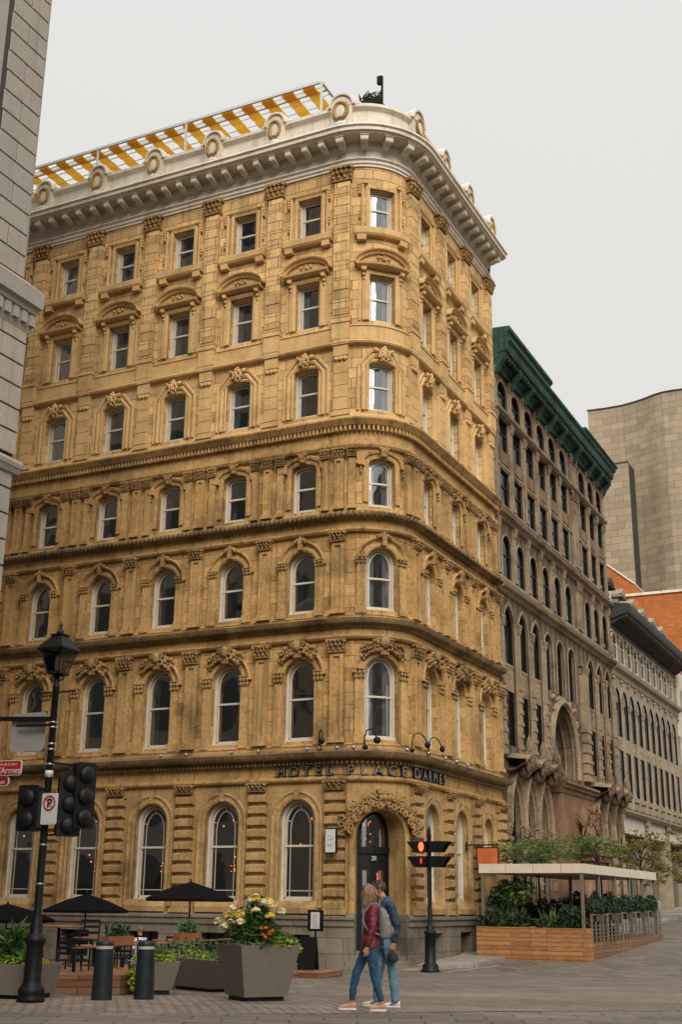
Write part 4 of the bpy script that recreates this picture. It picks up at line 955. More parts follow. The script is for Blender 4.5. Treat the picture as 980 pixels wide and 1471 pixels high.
g = MB(fstreet); g.box(Y0, Y1, -.3, 20.0, -12, -.9); g.box(Y0, Y0 + .3, -.3, 19.9, -11.9, -.41); g.box(Y1 - .3, Y1, -.3, 19.9, -11.9, -.41); g.box(Y0, Y1, 19.6, 19.9, -11.9, -.05)
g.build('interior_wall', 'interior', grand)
g = MB(fstreet); g.box(Y1 - .02, Y1, 5, 19.0, -12, 0); g.build('side_wall', 'brown_stone', grand)

arc_b = empty('arcaded_building', (0, 0, 0), 'long grey stone building with slim arches, black eave and dormers', 'building')
C3 = [24.05 + 1.31 * i for i in range(10)]; E0, E1 = 23.22, 37.0; GM = 'grey_stone'
def edges3(i): return (E0 if i == 0 else (C3[i - 1] + C3[i]) / 2), (E1 if i == 9 else (C3[i + 1] + C3[i]) / 2)
r3 = [(11.35, 12.95, lambda: o_arch(.90, 11.62, 12.84), .09), (8.1, 11.35, lambda: point_arch(1.06, 8.35, 10.45, .62), .09), (5.9, 8.1, lambda: o_rect(1.04, 6.0, 7.8), .09)]
for z0, z1, fo, rv in r3:
    mb = MB(fstreet)
    for i, c_ in enumerate(C3): a, b = edges3(i); mb.wall(a, b, z0, z1, fo(), c_, rv)
    mb.build('wall', GM, arc_b)
    for c_ in C3: streetwin(arc_b, c_, fo(), GM, rv - .03, False, 'white' if z0 > 11 else 'dark', 'old_glass', .09)
for i in range(11):
    c_ = E0 + .1 if i == 0 else (E1 - .1 if i == 10 else (C3[i - 1] + C3[i]) / 2)
    g = MB(lambda a, b, d_: fstreet(a + c_, b, d_)); g.box(-.075, .075, 5.9, 9.6, 0, .07); g.box(-.1, .1, 5.9, 6.05, 0, .1); q = g.build('pier', GM, arc_b)
    h = MB(lambda a, b, d_: fstreet(a + c_, b, d_)); capital(h, 0, .26, 9.6, 9.9, .04, .07, seed=i); h.build('capital', GM, q); h = MB(lambda a, b, d_: fstreet(a + c_, b, d_)); h.blob((0, 10.75, .06), (.12, .08, .08)); h.build('boss', GM, q)
    g = MB(lambda a, b, d_: fstreet(a + c_, b, d_)); g.box(-.08, .08, 11.5, 12.4, 0, .06); g.blob((0, 12.55, .06), (.11, .16, .07)); g.blob((0, 12.75, .06), (.14, .08, .08)); g.build('pilaster', GM, arc_b)
for i, c_ in enumerate(C3):
    g = MB(fstreet); g.box(c_ - .5, c_ + .5, 7.78, 8.35, -.08, -.02); rn = random.Random(i)
    for q in range(10): g.blob((c_ + rn.uniform(-.36, .36), rn.uniform(7.8, 8.3), -.02), (.06, .08, .06), 5, 4, rn.uniform(-1, 1))
    g.build('carved_panel', GM, arc_b)
gledge('string_course', GM, [(0, 10.85), (.06, 10.9), (.1, 11.1), (.26, 11.18), (.3, 11.3), (.1, 11.4), (.05, 11.5), (0, 11.52)], E0, E1, arc_b)
gledge('fascia', GM, [(0, 5.1), (.16, 5.12), (.28, 5.24), (.28, 5.32), (.1, 5.36), (.06, 5.9), (0, 5.92)], E0, E1, arc_b)
DM = 'dark_metal_cornice'
eave = gledge('eave_cornice', DM, [(0, 12.95), (.05, 12.95), (.05, 13.25), (.3, 13.3), (.86, 13.5), (.92, 13.62), (.96, 13.78), (.9, 13.86), (.2, 13.95), (0, 13.95)], E0, E1, arc_b)
for i in range(46):
    a = E0 + .15 + i * .298
    if i == 0: g = MB(fstreet); g.mold([(.05, 13.05), (.2, 13.08), (.4, 13.22), (.76, 13.34), (.76, 13.5), (.05, 13.5)], -.06, .06); br0 = g.build('bracket', DM, eave); o = br0
    else: o = copy_tree(br0, eave)
    o.location = (0, a * K, 0)
for i in range(11):
    c_ = E0 + .1 if i == 0 else (E1 - .1 if i == 10 else (C3[i - 1] + C3[i]) / 2)
    g = MB(lambda a, b, d_: fstreet(a + c_, b, d_))
    for q in range(-2, 3): g.lathe([(0, 0)], n=3) if False else g.tube([(q * .24 + .02, 5.40, .16), (q * .24 + .02, 5.5, .16), (q * .24 + .02, 5.6, .16), (q * .24 + .02, 5.72, .16)], [.07, .035, .075, .04], 6)
    g.box(-.66, .66, 5.72, 5.82, .06, .26); g.box(-.12, .12, 5.36, 5.86, .05, .3); g.build('balustrade', GM, arc_b)
roof = MB(fstreet); roof.mold([(.1, 13.9), (-.15, 13.95), (-.95, 15.0), (-1.4, 15.1), (-10, 15.1), (-10, 13.5)], E0, E1); rf3 = roof.build('mansard_roof', 'slate', arc_b)
for i in range(6):
    c_ = 24.3 + 2.15 * i
    g = MB(lambda a, b, d_: fstreet(a + c_, b, d_)); g.box(-.42, .42, 13.9, 14.95, -1.1, -.18); g.mold([(-1.2, 15.12), (-.1, 14.98), (.02, 14.92), (.02, 14.86), (-1.2, 14.86)], -.52, .52)
    g.F([(-.5, 15.0, -.02), (.5, 15.0, -.02), (0, 15.32, -.02)]); g.F([(-.5, 15.0, -.02), (0, 15.32, -.02), (0, 15.32, -1.2), (-.5, 15.0, -1.2)]); g.F([(.5, 15.0, -.02), (0, 15.32, -.02), (0, 15.32, -1.2), (.5, 15.0, -1.2)])
    q = g.build('dormer', 'grey_stone' if i else 'slate', rf3); h = MB(lambda a, b, d_: fstreet(a + c_, b, d_)); h.box(-.27, .27, 14.0, 14.85, -.18, -.15); h.build('dormer_window', 'coated_glass', q)
sh = MB(fstreet); sh.box(E0, E1, -.3, 5.1, -1.0, -.5); sh.build('shop_glass', 'door_glass', arc_b)
for i in range(4):
    a = (23.3, 28.0, 32.4, 36.8)[i]; g = MB(fstreet); g.box(a - .2, a + .2, -.3, 5.12, -.48, .08); g.box(a - .27, a + .27, 4.9, 5.12, 0, .16); g.box(a - .27, a + .27, .2, 1.2, -.4, .14); g.build('shop_pier', GM, arc_b)
    if i < 3:
        b = (28.0, 32.4, 36.8)[i]; g = MB(fstreet); g.box(a + .2, b - .2, 4.42, 5.1, -.48, -.02); g.build('shop_fascia', 'pale_stucco', arc_b)
        for j in range(3): g = MB(fstreet); x_ = a + (b - a) * (j + 1) / 4; g.box(x_ - .05, x_ + .05, .3, 4.42, -.48, -.3); g.build('mullion', 'canopy_frame', arc_b)
        g = MB(fstreet); g.box(a + .2, b - .2, -.3, 1.15, -.48, -.1); g.build('shop_plinth', GM, arc_b)
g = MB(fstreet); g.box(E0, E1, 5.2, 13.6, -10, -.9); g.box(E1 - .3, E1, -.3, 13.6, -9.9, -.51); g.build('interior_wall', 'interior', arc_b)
plain_b = empty('pale_building', (0, 37.1 * K, 0), 'pale plain building at the far end of the grey arcaded row', 'building')
g = MB(fstreet); g.box(37.1, 43, -.3, 13.4, -9, .05); o = g.build('wall', 'pale_stucco', plain_b); o.location = (0, -37.1 * K, 0)
g = MB(fstreet)
for c_ in (38.4, 40.2, 42.0):
    for z_ in (2, 5, 8, 11): 
        g = MB(fstreet); g.box(c_ - .35, c_ + .35, z_, z_ + 1.5, .05, .07); o = g.build('window', 'door_glass', plain_b); o.location = (0, -37.1 * K, 0)

# ================================================================== FAR TOWER, BRICK BLOCK, NEAR GREY TOWER
def prism(name, mat, pts, z0, z1, parent=None, z1s=None):
    mb = MB(); n = len(pts); L_ = 0
    for i in range(n):
        a, b = pts[i], pts[(i + 1) % n]; ln = sqrt((a[0] - b[0]) ** 2 + (a[1] - b[1]) ** 2)
        idx = []
        for (x, y), uu in ((a, L_), (b, L_ + ln)): pass
        base = len(mb.v)
        for (x, y, z, uu) in ((a[0], a[1], z0, L_), (b[0], b[1], z0, L_ + ln), (b[0], b[1], z1, L_ + ln), (a[0], a[1], z1, L_)): mb.v.append((x, y, z)); mb.uv.append((uu, z))
        mb.f.append([base, base + 1, base + 2, base + 3]); mb.sm.append(False); L_ += ln
    mb.F([(x, y, z1) for x, y in pts]); mb.F([(x, y, z0) for x, y in pts][::-1]); return mb.build(name, mat, parent)
tower = empty('stone_tower', (-4, 78, 0), 'tall windowless beige tower with a wavy limestone wall behind the other roofs', 'tower')
crv = [(-12.04, 77.6), (-10.3, 77.75), (-8.6, 77.7), (-7.2, 77.3), (-6.2, 76.9), (-5.2, 76.35), (-4.2, 76.0), (-3.2, 75.95), (-2.2, 76.05), (-.4, 76.4), (2, 77.4), (5, 79.5)]
o = prism('wall', 'tower_limestone', [(x + 4, y - 78) for x, y in crv + [(5, 95), (-12.04, 95)]], 0, 50, tower)
o = prism('wall', 'tower_limestone', [(x + 4, y - 78) for x, y in [(-14, 74.0), (-7.52, 74.0), (-7.9, 77.6), (-14, 77.7)]], 0, 42.6, tower)
g = MB(); g.cube(-3.519, -3.50, -3.98, -1.6, 0, 42.6); g.cube(-10, -3.49, -4.05, -3.8, 42.6, 42.72); g.build('side_shade_and_cap', 'slate', tower)  # dark strip paints the annex's side as shaded; second box caps its top
o = prism('roof_edge', 'slate', [(x + 4, y - 78) for x, y in [(-12.1, 77.5), (-10.3, 77.65), (-8.6, 77.6), (-7.2, 77.2), (-6.2, 76.8), (-5.2, 76.25), (-4.2, 75.9), (-3.2, 75.85), (-2.2, 75.95), (-.4, 76.3), (-.4, 76.9), (-12.1, 78.1)]], 50.0, 50.12, tower)
brick = empty('brick_building', (-2, 60, 0), 'orange brick building with white coping below the beige tower', 'building')
prism('wall', 'orange_brick', [(x + 2, y - 60) for x, y in [(-5.2, 60), (1.5, 60), (1.5, 66), (-5.2, 66)]], 0, 26.0, brick)
g = MB(); g.cube(-3.4, 3.6, -.15, 6.1, 26.0, 26.2); g.build('coping', 'cornice_paint', brick)
g = MB(); pts = [(-7.1, 26), (-5.9, 28.1), (-4.9, 27.1), (-4.9, 24), (-7.1, 24)]
pts = [(-6.9, 22), (-4.7, 22), (-4.7, 27.0), (-5.95, 28.35), (-6.9, 29.0)]
g.F([(x + 2, .2, z) for x, z in pts]); g.F([(x + 2, 5, z) for x, z in pts[::-1]])
for (a, b), (c_, e_) in zip(pts, pts[1:] + pts[:1]): g.F([(a + 2, .2, b), (c_ + 2, .2, e_), (c_ + 2, 5, e_), (a + 2, 5, b)])
g.build('gable_wall', 'orange_brick', brick)
g = MB(); g.bar((-5.0, 2.6, 29.05), (-2.65, 2.6, 27.08), 5.0, .12); g.build('coping', 'cornice_paint', brick)

near = empty('granite_tower', (-3.1, -16, 0), 'pale grey block-jointed stone tower at the left edge', 'tower')
def blocks(xf, y0, y1, z0, z1, ch, mat, parent, depth=.03, bl=1.35, jt=.03):
    """courses of raised blocks on the face x = xf, running back from the far corner y1"""
    mb = MB(); n = int(round((z1 - z0) / ch)); h = (z1 - z0) / n
    for i in range(n):
        a = z0 + i * h; y = y1; first = bl * (.52 if i % 2 else 1.0)
        while y > y0 + .05:
            w = first; first = bl; yy = max(y0, y - w)
            x0, x1 = xf, xf + depth; p = [(x0, yy + jt * .0, a), (x0, y, a)]
            c_ = .012
            b0 = [(x0, yy + jt / 2, a + jt / 2), (x0, y - (jt / 2 if y < y1 else 0), a + jt / 2), (x0, y - (jt / 2 if y < y1 else 0), a + h - jt / 2), (x0, yy + jt / 2, a + h - jt / 2)]
            b1 = [(x1, q[1] + (c_ if k in (0, 3) else -c_), q[2] + (c_ if k < 2 else -c_)) for k, q in enumerate(b0)]
            mb.F(b1)
            for k in range(4): mb.F([b0[k], b0[(k + 1) % 4], b1[(k + 1) % 4], b1[k]])
            y = yy
    return mb.build('block_facing', mat, parent)
g = MB(); g.cube(-28, -.05, -40, -.02, 16.6, 60); g.cube(-28, .20, -40, -.03, -.5, 16.3); core_ = g.build('wall', 'granite_block', near)
g = MB(); g.cube(-.049, -.031, -40, -.021, 16.6, 60); g.cube(.201, .218, -40, -.031, -.5, 16.29); g.build('joint_backing', 'joint_dark', near)
for zz in range(12):
    for xx in range(7): g = MB(); g.cube(-4.2 - xx * 3.6, -2.2 - xx * 3.6, -.02, .02, 1.5 + zz * 4.6, 4.2 + zz * 4.6); g.build('window', 'door_glass', near)
blocks(-.03, -1.38, 0, 16.9, 40, .60, 'granite_block', near)
g = MB(); g.cube(-.2, -.10, -20, -1.38, 16.9, 50); g.cube(-.09, .0, -3.6, -1.55, 16.9, 50); 
g.build('recessed_panel', 'granite_block', near)
g = MB(); g.cube(-.26, .0, -.02, .012, 16.9, 40); g.build('corner_return', 'granite_block', near)
blocks(.25, -22, 0, 12.1, 15.6, .60, 'granite_rust', near, bl=1.7)
blocks(.219, -22, 0, 5, 11.9, .62, 'granite_block', near, bl=1.7)
def nl(prof, y0, y1, nm, mat='granite_block'):
    mb = MB()
    for (a, b), (c_, e_) in zip(prof, prof[1:]): mb.F([(a, y0, b), (a, y1 + a * .6, b), (c_, y1 + c_ * .6, e_), (c_, y0, e_)]); mb.F([(a, y1 + a * .6, b), (-10, y1 + a * .6, b), (-10, y1 + c_ * .6, e_), (c_, y1 + c_ * .6, e_)])
    return mb.build(nm, mat, near)
nl([(.25, 15.3), (.29, 15.34), (.33, 15.48), (.33, 15.8), (.40, 15.84), (.43, 15.94), (.53, 16.0), (.55, 16.42), (.48, 16.48), (.1, 16.8), (-.05, 16.9)], -24, -.1, 'cornice')
for i in range(30):
    if i == 0: g = MB(); g.cube(.33, .41, -.09, .09, 15.50, 15.78); dn = g.build('dentil', 'granite_block', near); o = dn
    else: o = copy_tree(dn, near)
    o.location = (0, .0 - .02 - i * .30 + .05, 0)
nl([(.25, 11.62), (.31, 11.66), (.35, 11.76), (.38, 11.8), (.40, 11.9), (.36, 11.98), (.25, 12.04)], -24, -.05, 'string_course')

# ================================================================== ROOF TERRACE
perg = empty('roof_pergola', (-12, 3.5, 31), 'white rooftop pergola shaded by yellow cloth strips', 'pergola')
PX0, PX1, PY0, PY1, PZ = -25.0, -3.85, 1.55, 6.2, 35.0
def pt(x, y, z): return (x + 12, y - 3.5, z - 31)
for y in (PY0, PY0 + .55, PY1): g = MB(); g.bar(pt(PX0, y, PZ), pt(PX1, y, PZ), .09, .12); g.build('beam', 'white_metal', perg)
n = 22
for i in range(n + 1):
    x = PX0 + (PX1 - PX0) * i / n
    if i in (0, 5, 10, 15, 22): g = MB(); g.bar(pt(x, PY0, PZ), pt(x, PY0, 31), .08); g.build('post', 'white_metal', perg); g = MB(); g.bar(pt(x, PY1, PZ), pt(x, PY1, 31), .08); g.build('post', 'white_metal', perg)
    if i in (0, 22): g = MB(); g.bar(pt(x, PY0, PZ), pt(x, PY1, PZ), .09, .1); g.build('beam', 'white_metal', perg)
for j in range(8):
    y = PY0 + (PY1 - PY0) * (j + .5) / 8; g = MB(); g.bar(pt(PX0, y, PZ - .03), pt(PX1, y, PZ - .03), .035, .035); g.build('cross_bar', 'white_metal', perg)
ns = 21
for i in range(ns):
    w = (PX1 - PX0) / ns; x0 = PX0 + i * w + .1; x1 = x0 + w * .54; mb = MB(); m_ = 24
    for j in range(m_):
        def q(j): t = j / m_; return PY0 + (PY1 - PY0) * t, PZ - .06 - .05 * abs(sin(t * pi * 8))
        (ya, za), (yb_, zb) = q(j), q(j + 1); mb.F([pt(x0, ya, za), pt(x1, ya, za), pt(x1, yb_, zb), pt(x0, yb_, zb)], True)
    mb.build('shade_cloth', 'yellow_cloth', perg)
g = MB(); 
for i in range(ns):
    w = (PX1 - PX0) / ns; x0 = PX0 + i * w; mb = MB(); mb.F([pt(x0, PY0 + .5, PZ - .02), pt(x0 + w * .6, PY0 + .5, PZ - .02), pt(x0 + w * .6, PY0 + .1, PZ - .06), pt(x0, PY0 + .1, PZ - .06)]); mb.build('valance', 'yellow_cloth', perg)
def leaves(mb, c, r, n, size, rn, up=0.0, flat=1.0, long=2.2):
    for _ in range(n):
        while True:
            p = Vector((rn.uniform(-1, 1), rn.uniform(-1, 1), rn.uniform(-1, 1)))
            if p.length < 1: break
        q = Vector(c) + Vector((p.x * r[0], p.y * r[1], p.z * r[2])); a = Vector((rn.gauss(0, 1), rn.gauss(0, 1), rn.gauss(0, .6) * flat + up)).normalized(); b = a.cross(Vector((rn.gauss(0, 1), rn.gauss(0, 1), rn.gauss(0, 1)))).normalized()
        s = size * rn.uniform(.6, 1.3); l_ = s * long / 2; tip = q + a * l_ * 1.0; base = q - a * l_
        m1 = q + b * s * .32; m2 = q - b * s * .32; mb.F([tuple(base), tuple(m1), tuple(tip), tuple(m2)])
def planter_box(name, loc, w, label, seed, h=.4, rz=0, lf='leaf_dark'):
    r_ = empty(name, loc, label, 'planter', rz=rz); g = MB(); g.cube(-w / 2, w / 2, -.18, .18, 0, h); g.build('box', 'black_iron', r_); rn = random.Random(seed); g = MB(); leaves(g, (0, 0, h + .15), (w / 2, .15, .25), int(60 * w), .13, rn, .5, 1, 3)
    g.build('foliage', lf, r_); return r_
for i, x in enumerate((-16.8, -13.8, -9.6, -5.9)):
    planter_box('roof_planter', (x, .62, 31.9), 1.1, ['dark plant box on the parapet near the left tower', 'dark plant box behind the second visible roundel from the left', 'dark plant box midway along the white parapet', 'dark plant box under the right end of the yellow pergola'][i], i, .25)
planter_box('roof_planter', (-1.25, .8, 32.45), 1.0, 'dark plant box beside the camera post on the roof corner', 9, .28, 0.0)
lamp = empty('roof_post', (-.72, .8, 32.2), 'thin dark post with a box head on the roof corner', 'post')
g = MB(); g.bar((0, 0, -.2), (0, 0, 1.55), .07); g.bar((0, 0, .3), (.28, 0, -.1), .03); g.bar((0, 0, .3), (-.1, .3, -.1), .03); g.build('pole', 'black_iron', lamp); g = MB(); g.cube(-.20, -.02, -.08, .08, 1.2, 1.55); g.build('head', 'dark_paint', lamp)

# ================================================================== ADDED OFFICE BLOCKS (unseen behind the camera; mirrored in the glass, dim the lower floors)
paving('added_office_facade', (.10, .11, .12), (.22, .23, .24), (.46, .41, .34), 2.4, 3.4, .55, 0)
m_ = MAT['added_office_facade']; t_ = m_.node_tree; uvn = t_.nodes.new('ShaderNodeTexCoord')
for n_ in t_.nodes:
    if n_.type == 'TEX_BRICK': t_.links.new(uvn.outputs['UV'], n_.inputs['Vector'])
for i, (x0, x1, y0, y1, h, lb) in enumerate(((-60, -22, -95, -70, 62, 'unseen wide office block added across the square for reflections'), (-16, 8, -105, -78, 84, 'unseen tallest office tower added across the square for reflections'), (14, 44, -98, -72, 48, 'unseen lower office block added across the square for reflections'), (58, 76, -60, -8, 40, 'unseen long office block added at the far right for reflections'))):
    o = empty('added_office_block', (x0, y0, 0), lb, 'building'); prism('wall', 'added_office_facade', [(0, 0), (x1 - x0, 0), (x1 - x0, y1 - y0), (0, y1 - y0)], 0, h, o)
# ================================================================== STREET OBJECTS
def G_(x, y, z=0): return (x, y, gz(x, y) + z)
# ---- street lamp
LX, LY = 3.11, -21.09
lampp = empty('street_lamp', G_(LX, LY), 'tall black cast iron street lamp with glass lantern at left', 'street lamp')
g = MB(); g.lathe([(.215, 0), (.215, .06), (.19, .10), (.205, .14), (.20, .20), (.16, .24), (.135, .30), (.13, .80), (.135, .84), (.165, .88), (.17, .93), (.13, .98), (.10, 1.02), (.105, 1.12), (.08, 1.18), (.062, 1.26), (.052, 4.85), (.06, 4.86), (.06, 4.9), (.045, 4.95), (.04, 5.1)], n=20)
g.build('pole', 'black_iron', lampp)
g = MB(); zb, zt_ = 5.12, 5.50
for sx_, sy_ in ((-1, -1), (1, -1), (1, 1), (-1, 1)): g.bar((sx_ * .12, sy_ * .12, zb), (sx_ * .215, sy_ * .215, zt_), .024)
for q, hw in ((zb, .125), (zt_, .225)):
    for a, b in (((-hw, -hw), (hw, -hw)), ((hw, -hw), (hw, hw)), ((hw, hw), (-hw, hw)), ((-hw, hw), (-hw, -hw))): g.bar((*a, q), (*b, q), .034)
g.bar((-.25, -.25, 5.51), (.25, -.25, 5.51), .03); g.bar((.25, -.25, 5.51), (.25, .25, 5.51), .03); g.bar((.25, .25, 5.51), (-.25, .25, 5.51), .03); g.bar((-.25, .25, 5.51), (-.25, -.25, 5.51), .03)
lant = g.build('lantern', 'black_iron', lampp)
g = MB(); c4 = [(-1, -1), (1, -1), (1, 1), (-1, 1)]
for i in range(4):
    a, b = c4[i], c4[(i + 1) % 4]; g.F([(a[0] * .26, a[1] * .26, 5.52), (b[0] * .26, b[1] * .26, 5.52), (b[0] * .09, b[1] * .09, 5.76), (a[0] * .09, a[1] * .09, 5.76)])
g.F([(a * .26, b * .26, 5.519) for a, b in c4]); g.cube(-.12, .12, -.12, .12, 5.755, 5.775); g.lathe([(.075, 5.77), (.06, 5.83), (.03, 5.87), (.02, 5.90), (.032, 5.93), (.015, 5.97), (0.002, 6.0)], n=10); g.build('lantern_roof', 'black_iron', lant)
g = MB()
for i in range(4): a, b = c4[i], c4[(i + 1) % 4]; g.F([(a[0] * .12, a[1] * .12, zb), (b[0] * .12, b[1] * .12, zb), (b[0] * .21, b[1] * .21, zt_), (a[0] * .21, a[1] * .21, zt_)])
g.build('lantern_glass', 'lamp_glass', lant); g = MB(); g.blob((0, 0, 5.3), (.045, .14, .045), 10, 6) if False else g.lathe([(.04, 5.16), (.05, 5.22), (.045, 5.38), (.02, 5.44)], n=10); g.build('bulb', 'sign_white', lant)
g = MB()
for sg in (-1, 1): g.tube([(sg * (.05 + .09 * sin(t)), 0, 4.98 + .10 * t / 3) for t in [x * .4 for x in range(9)]], .010, 5)
g.bar((-.34, 0, 4.80), (.36, 0, 4.80), .026); g.lathe([(.02, 4.78), (.03, 4.80), (.02, 4.82)], c=(.36, 0, 0), n=8); g.build('ladder_bar', 'black_iron', lampp)
for z_ in (1.75, 2.35, 2.8, 3.0, 3.42, 3.62, 3.86, 3.95, 4.22, 4.30): g = MB(); g.lathe([(.062, z_ - .015), (.066, z_ - .012), (.066, z_ + .012), (.062, z_ + .015)], n=14); g.cube(.05, .085, -.02, .02, z_ - .012, z_ + .012); g.build('clamp_band', 'steel_band', lampp)
g = MB(); g.lathe([(.067, 3.42), (.067, 3.52)], n=12); g.build('sticker', 'sign_white', lampp)
def rounded(mb, x0, x1, z0, z1, y0, y1, r_, n=4):
    P = []
    for cx_, cz_, a0 in ((x1 - r_, z1 - r_, 0), (x0 + r_, z1 - r_, 90), (x0 + r_, z0 + r_, 180), (x1 - r_, z0 + r_, 270)):
        for i in range(n + 1): t = radians(a0 + 90 * i / n); P.append((cx_ + r_ * cos(t), cz_ + r_ * sin(t)))
    mb.F([(x, y0, z) for x, z in P]); mb.F([(x, y1, z) for x, z in P][::-1])
    for (a, b), (c_, e_) in zip(P, P[1:] + P[:1]): mb.F([(a, y0, b), (c_, y0, e_), (c_, y1, e_), (a, y1, b)])
CRZ = math.atan2(13.2, -16.2) * 0
az = math.atan2(16.29 - LX, -(-37.32 - LY))   # turn that faces the camera side of the street
def rel(z): return z - gz(LX, LY)
arm = empty('sign_arm', (LX, LY, gz(LX, LY)), 'dark horizontal arm clamped high on the street lamp', 'bracket', rz=0)
g = MB(); g.bar((-.05, 0, rel(4.86)), (-2.4, .1, rel(5.0)), .07, .07); g.build('arm', 'black_iron', arm); g = MB(); g.bar((-.05, -.01, rel(4.76)), (-.75, -.01, rel(4.78)), .035); g.build('strut', 'black_iron', arm)
sb = empty('road_sign', (2.53, -21.03, 4.36), 'blank grey back of a rounded road sign hung from the lamp arm', 'sign')
g = MB(); rounded(g, -.36, .36, .0, .64, .02, .035, .07); g.build('panel', 'sign_back', sb); g = MB(); g.bar((.31, .07, .0), (.31, .07, .66), .03); g.build('stiffener', 'black_iron', sb)
rs_ = empty('street_name_sign', (2.12, -21.12, 3.98), 'upper red street name plate with white lettering left of the lamp', 'sign')
def name_sign(par, w, h, txt, size, tx, mk):
    g = MB(); rounded(g, -w, 0, 0, h, -.012, .012, .05); g.build('border', 'sign_white', par); g = MB(); rounded(g, -w + .012, -.012, .012, h - .012, -.016, .016, .045); g.build('plate', 'sign_red', par)
    for t, sz, x, z_ in txt: o = text_obj('lettering', t, sz, 'sign_white', par, (x, -.02, z_), (pi / 2, 0, 0), .002)
name_sign(rs_, .98, .25, [("d'Armes", .15, -.30 + .04, .035), ('côte de la place', .062, -.28, .165)], 0, 0, 0)
rs_.location = (2.56, -21.12, 3.96); rs_.rotation_euler = (0, 0, .05)
rs2 = empty('street_name_sign', (2.30, -21.10, 3.80), 'lower red name plate below the first, partly out of the picture', 'sign'); name_sign(rs2, .9, .15, [('rue St-Jacques', .085, -.32, .035)], 0, 0, 0)
np_ = empty('parking_sign', (3.32, -21.27, 3.15), 'white no parking sign with crossed P in a red circle', 'sign')
g = MB(); rounded(g, -.155, .155, 0, .49, -.008, .008, .03); g.build('panel', 'sign_white', np_); g = MB(); rounded(g, -.143, .143, .012, .478, -.010, -.008, .026); g.build('face', 'sign_white', np_)
g = MB(); g.tube([(.108 * cos(t * pi / 14), -.013, .335 + .108 * sin(t * pi / 14)) for t in range(29)], .014, 5); g.bar((-.075, -.014, .41), (.075, -.014, .26), .022, .006); g.build('red_ring', 'sign_red', np_)
text_obj('letter', 'P', .19, 'dark_paint', np_, (0, -.0115, .268), (pi / 2, 0, 0), .002, .006)
# ---- traffic lights (vertical, hooded)
def traffic_light(name, loc, rz, label, grp, n=3, lit=None):
    r_ = empty(name, loc, label, 'traffic light', grp, rz)
    g = MB(); H_ = .36 * n; rounded(g, -.17, .17, 0, H_, -.02, .16, .04); g.build('housing', 'dark_paint', r_)
    g = MB(); rounded(g, -.21, .21, -.04, H_ + .04, .16, .17, .05); g.build('backplate', 'black_iron', r_)
    for i in range(n):
        zc = .18 + .36 * i
        g = MB(); g.lathe([(.001, 0), (.11, 0), (.125, .02)], n=16)
        me = g.build('lens', ('red_light' if lit == i else 'door_glass'), r_); me.location = (0, -.025, zc); me.rotation_euler = (pi / 2, 0, 0)
        g = MB(); N_ = 14; A = [radians(-35 + 250 * k / N_) for k in range(N_ + 1)]
        for a, b in zip(A, A[1:]): g.F([(.135 * cos(a), -.02, zc + .135 * sin(a)), (.135 * cos(b), -.02, zc + .135 * sin(b)), (.145 * cos(b), -.02 - .16 - .14 * max(0, sin(b)), zc + .13 * sin(b) - .02), (.145 * cos(a), -.02 - .16 - .14 * max(0, sin(a)), zc + .13 * sin(a) - .02)], True)
        g.build('visor', 'black_iron', r_)
    g = MB(); g.bar((0, .16, H_ * .85), (0, .3, H_ * .85), .04); g.bar((0, .16, H_ * .15), (0, .3, H_ * .15), .04); g.build('mount', 'black_iron', r_); return r_
TG = 'traffic lights hung on the street lamp'
def solid_signal(name, loc, rz, label, n, pitch):
    """signal head seen from the side and behind: casing with deep cylindrical housings"""
    r_ = empty(name, loc, label, 'traffic light', TG, rz)
    g = MB(); rounded(g, -.19, .19, 0, pitch * n + .03, -.04, .10, .05); g.build('housing', 'dark_paint', r_)
    for i in range(n):
        zc = pitch * (i + .5); g = MB(); g.lathe([(.14, 0), (.135, .03), (.11, .055), (.06, .075), (.002, .08)], n=16); o = g.build('rear_dome', 'dark_paint', r_); o.location = (0, -.04, zc); o.rotation_euler = (pi / 2, 0, 0)
        g = MB(); N_ = 14; A = [radians(-35 + 250 * k / N_) for k in range(N_ + 1)]
        for a, b in zip(A, A[1:]): g.F([(.15 * cos(a), .10, zc + .15 * sin(a)), (.15 * cos(b), .10, zc + .15 * sin(b)), (.15 * cos(b), .24 + .12 * max(0, sin(b)), zc + .15 * sin(b)), (.15 * cos(a), .24 + .12 * max(0, sin(a)), zc + .15 * sin(a))], True)
        g.build('visor', 'black_iron', r_)
    return r_
solid_signal('traffic_light', (2.80, -21.15, 3.06), .15, 'black two-lamp signal head left of the lamp pole', 2, .35)
solid_signal('traffic_light', (3.50, -21.0, 2.98), .9, 'black three-lamp signal head just right of the lamp pole', 3, .33)
solid_signal('traffic_light', (3.66, -20.85, 3.10), 1.25, 'rearmost signal head with grey domes sticking out to the right', 3, .34)
g = MB(); g.bar((LX, LY, 4.15), (3.7, -20.9, 4.08), .03); g.bar((LX, LY, 3.0), (3.66, -20.9, 3.02), .03); g.bar((2.8, -21.1, 3.72), (LX, LY, 3.72), .03); g.bar((2.8, -21.1, 3.1), (LX, LY, 3.1), .03)
o = g.build('signal_bracket', 'black_iron'); tag(o, 'thin black bars tying the signal heads to the lamp pole', 'bracket')
